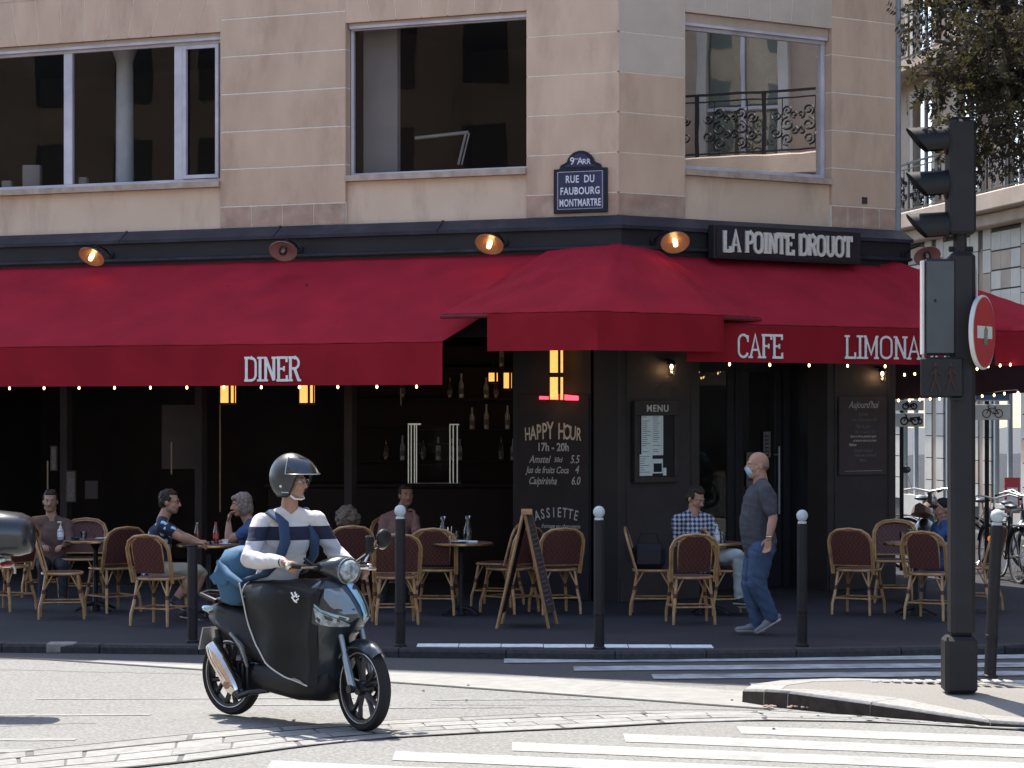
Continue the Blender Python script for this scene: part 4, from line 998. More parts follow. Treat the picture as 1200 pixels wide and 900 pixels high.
# ------------------------------------------------------------------ bollards
def bollard(px, D, z0, label, ball=True, h=1.17, tilt=0):
    root = thing('bollard', label, 'bollard', (gx(px, D), D, z0), group='slim bollards along the kerb')
    q = MB('pole_grey'); r_ = .047
    q.lathe([(.06, 0), (.06, .02), (r_, .03), (r_, .30), (r_+.004, .305), (r_+.004, .33), (r_, .335), (r_*.98, h-.10), (r_*.9, h-.095), (r_*.75, h-.085)], 18, capb=False); put('post', q, root)
    if ball:
        q = MB('ball_white'); q.lathe([(.040, h-.095), (.040, h-.075), (.034, h-.07)], 16, 'ball_white'); q.ell((0, 0, h-.022), (.052, .052, .054), 18, 12); put('ball', q, root)
    else:
        q = MB('pole_grey'); q.ell((0, 0, h-.09), (.053, .053, .02), 16, 6); put('cap', q, root)
    root.rotation_euler = (0, tilt, 0)
    return root
bollard(225.5, 23.2, PZ, 'dark bollard without a white ball beside the seated couple', ball=False, h=.97)
bollard(469, 22.80, PZ, 'white topped bollard between the scooter headlight and the easel board', h=1.235)
bollard(702, 22.55, PZ, 'white topped bollard just right of the easel board', h=1.235)
bollard(940, 22.85, PZ, 'white topped bollard right of the masked walking man', h=1.19)
bollard(1160, 19.72, .12, 'leaning white topped bollard right of the signal pole, nearest', h=1.27, tilt=R(2.6))
# ------------------------------------------------------------------ traffic signal pole
mat('sign_red', (0.40, 0.02, 0.025), 0.45, col2=(0.34, 0.016, 0.02), spec=.3)
mat('panel_grey', (0.055, 0.055, 0.06), 0.35, metal=.3, col2=(0.04, 0.04, 0.045), nscale=4)
mat('panel_edge', (0.60, 0.58, 0.55), 0.4)
mat('lens_dark', (0.02, 0.02, 0.02), 0.15, coat=.5)
mat('lens_dim', (0.045, 0.022, 0.022), 0.4)
mat('sign_white', (0.62, 0.63, 0.60), 0.4, nscale=6)
mat('sign_blue', (0.02, 0.12, 0.30), 0.35)
DP = 18.7; XP = gx(1124, DP); sP = F/DP
SG = thing('traffic_signal', 'dark grey traffic signal pole with three hooded lamps turned sideways', 'traffic light', (XP, DP, .12))
def zp(py): return H-(py-HY)/sP-.12
def xq(px): return (px-600)/sP-XP
q = MB('pole_grey')
q.box(xq(1105), xq(1143), -.12, .12, 0, zp(745), bev=.03); put('base_casing', q, SG, smooth=30)
q = MB('pole_grey'); q.box(xq(1112), xq(1141), -.10, .10, zp(745)+.002, zp(296), bev=.03); put('pole', q, SG, smooth=30)
q = MB('iron_black'); q.box(xq(1106), xq(1108.5), -.128, -.12, zp(745)-.04, zp(745)+.0); put('door_lock', q, SG, smooth=None)
q = MB('pole_grey'); q.box(xq(1110), xq(1141), -.12, .12, zp(275), zp(141), bev=.02); q.box(xq(1113), xq(1138), -.08, .08, zp(141)+.002, zp(138), bev=.005); hd = put('signal_head', q, SG, smooth=30)
q = MB('pole_grey'); q.tube([(xq(1125), 0, zp(297)), (xq(1125), 0, zp(274))], .05, 12); q.tube([(xq(1112), 0, zp(292)), (xq(1140), 0, zp(292))], .02, 8); put('bracket', q, SG)
for y0, y1 in ((147, 181), (196, 236), (250, 280)):
    zc_ = (zp(y0)+zp(y1))/2; r_ = .105
    # hood: a tube open towards the left, longer above than below
    rings = []; x0 = xq(1110); 
    q = MB('iron_black'); n_ = 20; o_ = []; i_ = []
    Lt, Lb = .30, .10
    A = []; B = []; C_ = []; D_ = []
    for j in range(n_+1):
        a = R(-40+260*j/n_); yy = math.cos(a)*r_; zz = math.sin(a)*r_; L_ = Lb+(Lt-Lb)*(math.sin(a)*.5+.5)**.8
        A.append((x0, yy, zc_+zz)); B.append((x0-L_, yy*1.0, zc_+zz*.98-.015)); C_.append((x0-L_, yy*.94, zc_+zz*.93-.015)); D_.append((x0, yy*.95, zc_+zz*.95))
    q.loft([A, B, C_, D_], caps=False, closed=False); q.add(list(reversed(A[:1]))+[], []) if False else None
    put('hood', q, SG, smooth=50)
    q = MB('lens_dark'); q.lathe([(.10, 0), (.095, .02), (.06, .035), (.01, .04)], 18, c=(x0+.002, 0, zc_), axis=(-1, 0, 0)); put('lens', q, SG)
    q = MB('iron_black'); q.lathe([(.107, 0), (.107, .015)], 18, c=(x0-.0, 0, zc_), axis=(-1, 0, 0)); put('lens_ring', q, SG)
# blank back of a sign box on the pole's left side
q = MB('panel_grey'); q.box(xq(1080), xq(1118), -.11, -.02, zp(417), zp(304), bev=.02)
q.box(xq(1077.5), xq(1080.5), -.112, -.018, zp(416), zp(306), 'panel_edge', bev=.006); put('sign_box', q, SG, smooth=30)
q = MB('iron_black'); q.ell((xq(1093), -.112, zp(353)), (.010, .006, .012), 8, 5); put('bolt', q, SG)
q = MB('iron_black'); q.tube([(xq(1110), -.0, zp(330)), (xq(1095), -.05, zp(330))], .02, 8); put('bracket', q, SG)
# pedestrian figures box
q = MB('iron_black'); q.box(xq(1076), xq(1125), -.16, -.085, zp(466), zp(419), bev=.015); q.box(xq(1110), xq(1124), -.16, -.085, zp(469), zp(466.5)); bx = put('pedestrian_light', q, SG, smooth=30)
for cx_ in (1092, 1110):
    q = MB('lens_dim'); X = xq(cx_); y_ = -.163; s_ = .22
    q.T = Matrix.Translation((X, y_, zp(443)))
    q.ell((0, 0, .095), (.014, .004, .018), 8, 6)
    for pl, w_ in (([(0, .07), (0, .0)], .020), ([(0, .0), (-.035, -.10)], .013), ([(0, .0), (.038, -.10)], .013), ([(0, .06), (-.035, .02)], .011), ([(0, .06), (.04, .025)], .011)):
        q.tube([(a, 0, b) for a, b in pl], w_*.8, 6)
    put('figure', q, bx)
# no entry disc, turned away to the right
ctr = Vector((xq(1148.5), -.10, zp(390))); axn = Vector((-.33*-1, -.94, 0)); ang = R(62)
axn = Vector((math.sin(ang), -math.cos(ang), 0)); rt = Vector((axn.y*-1, axn.x, 0))*1
rt = Vector((math.cos(ang), math.sin(ang), 0))
Tn = frame(ctr, rt, ZZ, axn)
q = MB('panel_edge'); q.T = Tn; q.lathe([(.265, -.02), (.272, .0), (.270, .012), (.26, .014)], 40); disc = put('no_entry_disc', q, SG)
q = MB('sign_red'); q.T = Tn; q.lathe([(.256, .0145), (.256, .0165)], 40); put('red_face', q, disc)
q = MB('sign_white'); q.T = Tn; q.box(-.175, .175, -.045, .045, .0168, .018); put('white_bar', q, disc, smooth=None)
q = MB('lens_dark'); q.T = Tn; q.prism([(-.03, -.08), (.05, -.10), (.07, .02), (.02, .05), (-.02, .02)], .0184, .0192); put('sticker', q, disc, smooth=None)
q = MB('iron_black'); q.tube([(xq(1138), 0, zp(360)), (xq(1146), -.05, zp(360))], .018, 8); q.tube([(xq(1138), 0, zp(420)), (xq(1146), -.05, zp(420))], .018, 8); put('bracket', q, SG)
q = MB('panel_edge'); q.tube([(xq(1142), .02, zp(300)), (xq(1144.5), 0, zp(318)), (xq(1144.5), 0, zp(352))], .008, 6); put('conduit', q, SG)
# ------------------------------------------------------------------ tree, with its trunk out of frame on the right
mat('bark', (0.05, 0.04, 0.032), 0.9, bump=.5, bscale=25)
mat('leaf', (0.030, 0.024, 0.016), 0.75, col2=(0.018, 0.014, 0.012), nscale=1.5, spec=.25)
mt = MATS['leaf']; t_ = mt.node_tree; pr_ = t_.nodes['Principled BSDF']
tl = t_.nodes.new('ShaderNodeBsdfTranslucent'); tl.inputs[0].default_value = (.20, .18, .07, 1); ms_ = t_.nodes.new('ShaderNodeMixShader'); ms_.inputs[0].default_value = .10
t_.links.new(pr_.outputs[0], ms_.inputs[1]); t_.links.new(tl.outputs[0], ms_.inputs[2]); t_.links.new(ms_.outputs[0], t_.nodes['Material Output'].inputs[0])
TR = thing('street_tree', 'leafy branch of a street tree reaching in over the traffic signal', 'tree', (5.4, 18.6, .12))
q = MB('bark'); q.tube([(5.4, 18.6, .1), (5.42, 18.62, 1.5), (5.35, 18.7, 3.0), (5.3, 18.8, 4.2), (5.1, 19.0, 5.6), (5.0, 19.2, 7.4)], [.19, .165, .15, .13, .10, .05], 12); put('trunk', q, TR, world=True)
twigs = []
def wpt(px, py, D): return world_of(px, py, D)
def branch(pts, r0, r1):
    n = len(pts); q = MB('bark'); q.tube(pts, [r0+(r1-r0)*i/(n-1) for i in range(n)], 7); put('limb', q, TR, world=True)
    for a, b in zip(pts, pts[1:]):
        a = Vector(a); b = Vector(b); m_ = max(1, int((b-a).length/.10))
        for k in range(m_): twigs.append((a.lerp(b, k/m_), (b-a).normalized()))
S_ = Vector((5.3, 18.8, 4.0))
branch([S_, wpt(1290, 120, 19.0), wpt(1215, 85, 19.2), wpt(1150, 55, 19.3), wpt(1095, 48, 19.4)], .07, .012)
branch([S_+ZZ*.5, wpt(1280, 60, 19.3), wpt(1190, 10, 19.5), wpt(1110, -15, 19.6), wpt(1065, -10, 19.6)], .07, .012)
branch([wpt(1240, 100, 19.1), wpt(1190, 95, 18.9), wpt(1130, 88, 18.7), wpt(1080, 88, 18.6)], .03, .008)
branch([wpt(1215, 85, 19.2), wpt(1170, 108, 19.5), wpt(1150, 135, 19.6), wpt(1135, 170, 19.7), wpt(1120, 182, 19.7)], .025, .007)
branch([S_-ZZ*.2, wpt(1270, 150, 18.8), wpt(1220, 140, 18.7), wpt(1195, 145, 18.6), wpt(1185, 170, 18.6)], .04, .008)
branch([wpt(1290, 120, 19.0), wpt(1240, 40, 18.7), wpt(1180, 40, 18.5), wpt(1120, 20, 18.4)], .04, .008)
branch([S_+ZZ*.9, wpt(1250, -40, 19.6), wpt(1150, -60, 19.8), wpt(1080, -70, 19.8)], .05, .01)
branch([S_, wpt(1330, 60, 18.2), wpt(1290, -20, 17.6), wpt(1200, -60, 17.4)], .05, .01)
branch([wpt(1250, -40, 19.6), wpt(1300, -200, 19.6), wpt(1250, -350, 19.3)], .05, .02)
branch([Vector((5.0, 19.2, 7.0)), Vector((4.2, 18.3, 7.4)), Vector((3.6, 17.6, 7.2))], .05, .02)
branch([Vector((5.2, 18.9, 5.2)), Vector((5.9, 18.3, 6.2)), Vector((6.6, 17.8, 6.6))], .06, .02)
lf = MB('leaf'); rr = np.random.RandomState(11)
def leafcluster(c, n, R_):
    for _ in range(n):
        d = rr.normal(size=3); d /= np.linalg.norm(d); rad = R_*rr.rand()**.45
        p = c+Vector(d)*rad
        # a compound leaf: a rachis with pairs of leaflets
        ax = Vector(rr.normal(size=3)); ax.z -= .5; ax.normalize(); sd_ = ax.cross(Vector(rr.normal(size=3))).normalized(); nn = ax.cross(sd_)
        Lr = rr.uniform(.09, .16)
        for k in range(5):
            b = p+ax*(Lr*k/5)
            for sg in (-1, 1):
                if k == 4 and sg == 1: tip = ax
                else: tip = (ax*.55+sd_*sg).normalized()
                ll = rr.uniform(.038, .060); ww = ll*.24; wv = tip.cross(nn).normalized()*ww
                dz = nn*(.008*rr.normal())
                lf.add([b, b+tip*ll*.45+wv+dz, b+tip*ll, b+tip*ll*.45-wv-dz], [(0,1,2,3)])
for (p, d) in twigs:
    px_ = p.x/p.y*F+600
    dens = 7 if px_ < 1215 else 2.2
    if p.z > 7.3: dens = 3
    for _ in range(int(dens+rr.rand())):
        c = p+Vector(rr.normal(size=3))*.13; leafcluster(c, 4, .13)
put('crown', lf, TR, world=True, smooth=None, kind='stuff')
# ------------------------------------------------------------------ the far side of the side street
FO = Vector((8.8, 44.0, 0)); dF = Vector((-.161, .987, 0)); nF = Vector((-.987, -.161, 0))
FF = frame(FO, dF, nF, ZZ)
FB = thing('apartment_building', 'cream stone apartment building across the side street with iron balconies', 'building', tuple(FO))
def fput(n_, q, parent=None, **kw): return put(n_, q, parent or FB, world=True, **kw)
mat('far_pale', (0.58, 0.54, 0.47), 0.85, col2=(0.48, 0.44, 0.38), nscale=2, var=.05)
mat('dark_joint', (0.08, 0.07, 0.065), 0.9)
q = MB('facade_far'); q.T = FF; q.box(-30, 32, -.9, -.3, 4.2, 20); fput('wall', q, smooth=None)
q = MB('facade_far'); q.T = FF; q.box(-30, 32, -.5, .55, 5.62, 5.93, bev=.02); q.box(-30, 32, -.5, .30, 5.40, 5.618, bev=.02); q.box(-30, 32, -.5, .5, 8.65, 8.85); fput('balcony_slab', q, smooth=None)
me_b = None
ucols = [-29+2.6*k for k in range(21)]
for u in ucols:
    # rusticated piers between shop bays: pale blocks with dark joints
    for (a, b, tone) in () if u < -8 else ((u-.55, u-.12, 'far_pale'), (u+.12, u+.55, 'far_pale')):
        z = .4
        while z < 5.3:
            q = MB(tone if rng.rand() < .8 else 'facade_far'); q.T = FF; q.box(a+.01, b-.01, -.5, .0, z+.018, z+.42); fput('stone_block', q, smooth=None); z += .42
    q = MB('dark_joint'); q.T = FF; q.box(u-.56, u+.56, -.6, -.03, 0, 5.38); q.box(u+.56, u+2.04, -.6, -.031, 3.93, 5.38); fput('joint_bed', q, smooth=None)
    q = MB('facade_far_brown'); q.T = FF; q.box(u-.115, u+.115, -.5, -.02, 0, 5.0); q.lathe([(.115, 5.0), (.10, 5.06), (.06, 5.1), (.005, 5.115)], 12, c=(u, -.12, 0), capb=False); fput('niche', q, smooth=None)
    z = 3.95
    while z < 5.3:
        for c_ in range(3):
            q = MB('far_pale' if rng.rand() < .7 else 'facade_far'); q.T = FF; q.box(u+.57+.49*c_, u+1.05+.49*c_, -.5, .0, z+.015, z+.33); fput('stone_block', q, smooth=None)
        z += .345
    for dx in ():
        q = MB('facade_far'); q.T = FF; q.prism([(-.3, 4.75), (.05, 4.75), (.22, 5.1), (.45, 5.38), (-.3, 5.38)], u+dx-.09, u+dx+.09, plane='yz'); fput('console', q, smooth=None)
# upper windows with surrounds
for u in [-27.7+2.6*k for k in range(21)]:
    for zz in (6.0, 9.0, 12.2):
        q = MB('far_pale'); q.T = FF; h_ = 2.25
        for r_ in ((u-.75, u-.58, zz, zz+h_), (u+.58, u+.75, zz, zz+h_), (u-.8, u+.8, zz+h_, zz+h_+.22)): q.box(r_[0], r_[1], -.31, -.2, r_[2], r_[3])
        wo = fput('window', q, smooth=None)
        q = MB('glass_shop'); q.T = FF; q.add([(u-.58, -.285, zz), (u+.58, -.285, zz), (u+.58, -.285, zz+h_), (u-.58, -.285, zz+h_)], [(0,1,2,3)]); put('pane', q, wo, world=True, smooth=None)
        q = MB('window_frame'); q.T = FF; q.box(u-.03, u+.03, -.29, -.25, zz, zz+h_); q.box(u-.58, u+.58, -.29, -.255, zz+.7, zz+.75); put('glazing_bar', q, wo, world=True, smooth=None)
# wrought iron balcony panels with scrollwork, one mesh shared
def scroll(c, r0, t0, t1, n=12, sgn=1):
    out = []
    for i in range(n+1):
        t = i/n; a = R(t0+(t1-t0)*t)*sgn; rr_ = r0*(1-.75*t); out.append((c[0]+rr_*math.cos(a), 0, c[1]+rr_*math.sin(a)))
    return out
def railing_panel(w_, h_):
    q = MB('iron_black')
    q.box(-w_/2, w_/2, -.02, .02, h_-.035, h_); q.box(-w_/2, w_/2, -.012, .012, .04, .065); q.box(-w_/2, w_/2, -.012, .012, h_-.13, h_-.11)
    for x in (-w_/2, w_/2): q.box(x-.014, x+.014, -.014, .014, 0, h_)
    for sx in (-1, 1):
        for (cx_, cz, r0, a0, a1) in ((.16, .22, .10, -90, 400), (.16, .45, .11, 90, -380), (.33, .33, .09, 180, 640), (.16, .67, .09, -60, 420), (.33, .60, .08, 0, -460), (.06, .35, .06, 90, 500), (.05, .60, .06, -90, 300)):
            q.tube([(sx*p[0]*w_, p[1], p[2]*h_) for p in scroll((cx_/1.0, cz), r0/w_*.9 if False else r0, a0, a1)], .016, 4, caps=False)
        q.tube([(sx*.25*w_, 0, .05), (sx*.25*w_, 0, h_-.12)], .008, 4)
    return q
q = railing_panel(1.05, .95); RM = q.mesh('railing_panel', 40)
qF = FF.to_3x3().to_4x4()
for zz in (5.93, 8.85):
    for k in range(54):
        o = bpy.data.objects.new('railing_panel', RM); COL.objects.link(o); o.parent = FB; o.matrix_parent_inverse = wm(FB).inverted()
        o.matrix_basis = FF @ Matrix.Translation((-28+1.08*k, .45, zz))
# shop bays at street level
mat('shop_pale', (0.55, 0.60, 0.58), 0.6, nscale=3); mat('shop_inside', (0.30, 0.36, 0.35), 0.7, col2=(0.10, 0.12, 0.12), nscale=2.5, detail=8)
mat('poster_red', (0.50, 0.04, 0.05), 0.5)
for u in ucols[:-1]:
    q = MB('shop_inside'); q.T = FF; q.box(u+.56, u+2.04, -1.6, -1.5, 0, 4.2); fput('shop_interior', q, smooth=None)
    q = MB('shop_pale'); q.T = FF
    for r_ in ((u+.57, u+.66, .3, 4.2), (u+1.94, u+2.03, .3, 4.2), (u+1.27, u+1.33, .3, 4.2), (u+.66, u+1.94, 2.9, 2.98), (u+.66, u+1.94, 3.80, 3.92)): q.box(r_[0], r_[1], -.12, -.04, r_[2], r_[3])
    q.box(u+.57, u+2.03, -.2, -.0, .0, .5, 'far_pale'); f_ = fput('shopfront_window', q, smooth=None)
    q = MB('glass_shop'); q.T = FF; q.add([(u+.6, -.08, .5), (u+2.0, -.08, .5), (u+2.0, -.08, 4.2), (u+.6, -.08, 4.2)], [(0,1,2,3)]); put('pane', q, f_, world=True, smooth=None)
# parking signs on posts
def post_sign(name, label, px, D, w_px, rows, ang=0.0, post_px=None):
    X = gx(px, D); k = F/D; root = thing(name, label, 'sign', (X, D, PZ), group='parking signs for two wheelers')
    top = rows[0][1]
    pp = ((post_px or px)-px)/k
    for dx_ in ((0,) if not isinstance(post_px, tuple) else ()): 
        q = MB('pole_grey'); q.tube([(pp, .03, 0), (pp, .03, H-(top-5-HY)/k-PZ)], .028, 10); put('post', q, root)
    for (kind, y0, y1) in rows:
        z1 = H-(y0-HY)/k-PZ; z0 = H-(y1-HY)/k-PZ; hw = w_px/2/k
        q = MB('sign_white' if kind != 'blue' else 'sign_blue'); q.box(-hw, hw, -.012, 0, z0+.01, z1-.01, bev=.004); pl = put('plate', q, root, smooth=None)
        if kind == 'blue':
            q = MB('sign_white'); e = .02
            for r_ in ((-hw, hw, z0+.01, z0+.025), (-hw, -hw+.015, z0, z1-.02), (hw-.015, hw, z0, z1-.02)): q.box(r_[0], r_[1], -.016, -.0125, r_[2], r_[3])
            put('border', q, pl, smooth=None); continue
        q = MB('iron_black'); cz = (z0+z1)/2; r_ = (z1-z0)*.23; y_ = -.018
        s_ = 1.0
        for sx in (-1, 1): q.tube([(sx*r_*1.55+r_*math.cos(a), y_, cz-.01*0-r_*.35+r_*math.sin(a)) for a in np.linspace(0, 2*PI, 17)[:-1]], .006 if kind == 'bike' else .011, 5, closed=True)
        c_ = lambda a, b: (a*r_, y_, cz+b*r_)
        if kind == 'bike':
            for pl_ in ([(-1.55, -.35), (-.9, 1.0), (.6, 1.0), (0, -.35), (-.9, 1.0)], [(1.55, -.35), (.6, 1.0)], [(0, -.35), (1.55, -.35)], [(-1.0, .9), (-1.15, 1.5), (-.75, 1.6)], [(.6, 1.0), (.5, 1.35), (.85, 1.35)]): q.tube([c_(a, b) for a, b in pl_], .006, 5)
        else:
            for pl_, t in (([(-1.55, -.35), (-.95, 1.25), (-1.3, 1.55)], .009), ([(-1.1, .8), (-.3, -.3), (.6, -.3)], .013), ([(.0, .35), (.9, .35)], .018), ([(.3, -.3), (.9, .35), (1.6, -.35)], .012)): q.tube([c_(a, b) for a, b in pl_], t, 6)
            if kind == 'motorbikes': q.tube([c_(2.0, .6), c_(2.9, .7)], .012, 5); q.tube([c_(2.0, .1), c_(2.9, .0)], .012, 5); q.tube([(r_*2.5+r_*math.cos(a), y_, cz-r_*.4+r_*.8*math.sin(a)) for a in np.linspace(-PI/2, PI/2, 8)], .009, 5)
        put('pictogram', q, pl)
    root.rotation_euler = (0, 0, ang)
    return root
post_sign('parking_sign', 'white moped parking sign with a second plate above, left of the signal pole', 1066, 33.5, 33, [('moped', 468, 482), ('motorbikes', 483, 501)], post_px=1057)
post_sign('parking_sign', 'white bicycle parking sign under a blue plate, right of the signal pole', 1163, 31.9, 42, [('blue', 440, 471), ('bike', 473, 493)], post_px=1157)
# ------------------------------------------------------------------ bicycles and motorbikes parked in the side street
mat('tyre', (0.018, 0.018, 0.018), 0.8, bump=.2, bscale=60); mat('bike_dark', (0.03, 0.035, 0.045), 0.35, coat=.5); mat('bike_silver', (0.5, 0.5, 0.5), 0.3, metal=.8)
mat('saddle_blue', (0.04, 0.06, 0.09), 0.4, coat=.4); mat('reflector', (0.9, 0.28, 0.05), 0.3, emit=(.9, .25, .02), estr=.25)  # reflector's glint put in as a weak glow
mat('seat_brown', (0.10, 0.045, 0.03), 0.5, nscale=12)
def bicycle(label, loc, rz, frame_m='bike_dark', saddle='saddle_blue', reflector=True):
    root = thing('bicycle', label, 'bicycle', loc, rz, group='bicycles parked in the side street')
    rw = .33
    for x in (0, 1.02):
        q = MB('tyre'); q.tube([(x+rw*math.cos(a), 0, rw+rw*math.sin(a)) for a in np.linspace(0, 2*PI, 33)[:-1]], .018, 6, closed=True)
        w_ = put('wheel', q, root); q = MB('bike_silver')
        q.tube([(x+(rw-.022)*math.cos(a), 0, rw+(rw-.022)*math.sin(a)) for a in np.linspace(0, 2*PI, 33)[:-1]], .009, 5, closed=True)
        for k in range(14): a = 2*PI*k/14; q.tube([(x, 0, rw), (x+(rw-.03)*math.cos(a), 0, rw+(rw-.03)*math.sin(a))], .0025, 3)
        q.tube([(x, -.05, rw), (x, .05, rw)], .02, 8); put('spokes', q, w_)
        q = MB('bike_dark'); q.loft([[(x+(rw+.035)*math.cos(a), s_*.028, rw+(rw+.035)*math.sin(a)) for a in np.linspace(R(20), R(160), 12)] for s_ in (-1, 1)], caps=False, closed=False); put('mudguard', q, root)
    q = MB(frame_m); bb = (.44, 0, .28); st_ = (.30, 0, .80); hd_ = (.86, 0, .82); hb = (.90, 0, .68)
    q.tube([bb, st_], .018, 8); q.tube([st_, hd_], .016, 8); q.tube([bb, hb], .020, 8); q.tube([bb, (0, 0, rw)], .012, 6); q.tube([st_, (0, 0, rw)], .010, 6); q.tube([(.84, 0, .90), (.93, 0, .60), (1.02, 0, rw)], .016, 8); put('frame', q, root)
    q = MB(saddle); q.ell((.26, 0, .93), (.13, .075, .035), 12, 7); q.tube([(.28, 0, .8), (.265, 0, .92)], .012, 6, 'bike_silver'); put('saddle', q, root)
    q = MB('bike_silver'); q.tube([(.76, -.29, 1.02), (.84, -.2, 1.05), (.84, 0, 1.0), (.84, .2, 1.05), (.76, .29, 1.02)], .012, 6); q.tube([(.84, 0, .88), (.84, 0, 1.0)], .013, 6)
    for s_ in (-1, 1): q.tube([(.76, s_*.29, 1.02), (.70, s_*.30, 1.0)], .018, 6, 'tyre')
    put('handlebar', q, root)
    q = MB('bike_dark'); q.box(.93, 1.25, -.16, .16, .72, .74) if False else None
    q.box(-.18, .12, -.07, .07, .70, .715); q.tube([(-.1, 0, .70), (0, 0, rw)], .007, 5); put('rack', q, root)
    if reflector: q = MB('reflector'); q.lathe([(.04, 0), (.035, .012)], 12, c=(-.36, 0, .50), axis=(-1, 0, 0)); put('reflector', q, root)
    return root

# ------------------------------------------------------------------ buildings across the road, behind the camera (seen in the window glass, and bouncing light)
def across(label, o, dx, nx, wid, hgt, seed):
    root = thing('street_building', label, 'building', tuple(o)); T = frame(o, dx, nx, ZZ); r2 = np.random.RandomState(seed)
    q = MB('facade_far'); q.T = T; q.box(0, wid, -8, 0, 0, hgt); put('wall', q, root, world=True, smooth=None)
    wq = MB('glass_dark_solid'); fq = MB('far_pale')
    for q_ in (wq, fq): q_.T = T
    u = 1.2
    while u < wid-1.5:
        z = 3.9
        while z < hgt-2.2:
            wq.box(u, u+1.15, -.1, .012, z, z+2.1); z += 3.1
        u += 2.5
    wq.box(.8, wid-.8, -.1, .014, .3, 2.9)
    put('windows', wq, root, world=True, smooth=None, kind='stuff'); pass
mat('glass_dark_solid', (0.03, 0.03, 0.035), 0.1, coat=.5)
pA = C0+nL*30+dL*-6; across('stone building across the road behind the viewer, towards the left', pA, dL, -nL, 46, 19, 3)
pB = C0+nR*27+dR*2; across('stone building across the road behind the viewer, towards the right', pB, dR, -nR, 24, 19, 4)
bicycle('dark bicycle with blue grey saddle and orange reflector at the right edge', (gx(1192, 31.0)+.02, 31.0, PZ), R(100), )
# ------------------------------------------------------------------ cafe chairs and tables
mat('rattan', (0.50, 0.29, 0.125), 0.42, col2=(0.30, 0.155, 0.065), nscale=14, coat=.25, var=.10)
mat('rattan_binding', (0.10, 0.03, 0.022), 0.6)
def weave(name, c1, c2, sc=60):
    m = mat(name, c1, .6); t = m.node_tree; p = t.nodes['Principled BSDF']; ch = t.nodes.new('ShaderNodeTexChecker'); ch.inputs['Scale'].default_value = sc
    ch.inputs[1].default_value = (*c1, 1); ch.inputs[2].default_value = (*c2, 1); tc = t.nodes.new('ShaderNodeTexCoord'); t.links.new(tc.outputs['Object'], ch.inputs[0]); t.links.new(ch.outputs[0], p.inputs['Base Color'])
    b = t.nodes.new('ShaderNodeBump'); b.inputs['Strength'].default_value = .4; b.inputs['Distance'].default_value = .003; t.links.new(ch.outputs[1], b.inputs['Height']); t.links.new(b.outputs[0], p.inputs['Normal'])
weave('weave_red', (0.125, 0.034, 0.026), (0.055, 0.016, 0.013), 45)
weave('weave_seat', (0.12, 0.035, 0.03), (0.05, 0.018, 0.018))
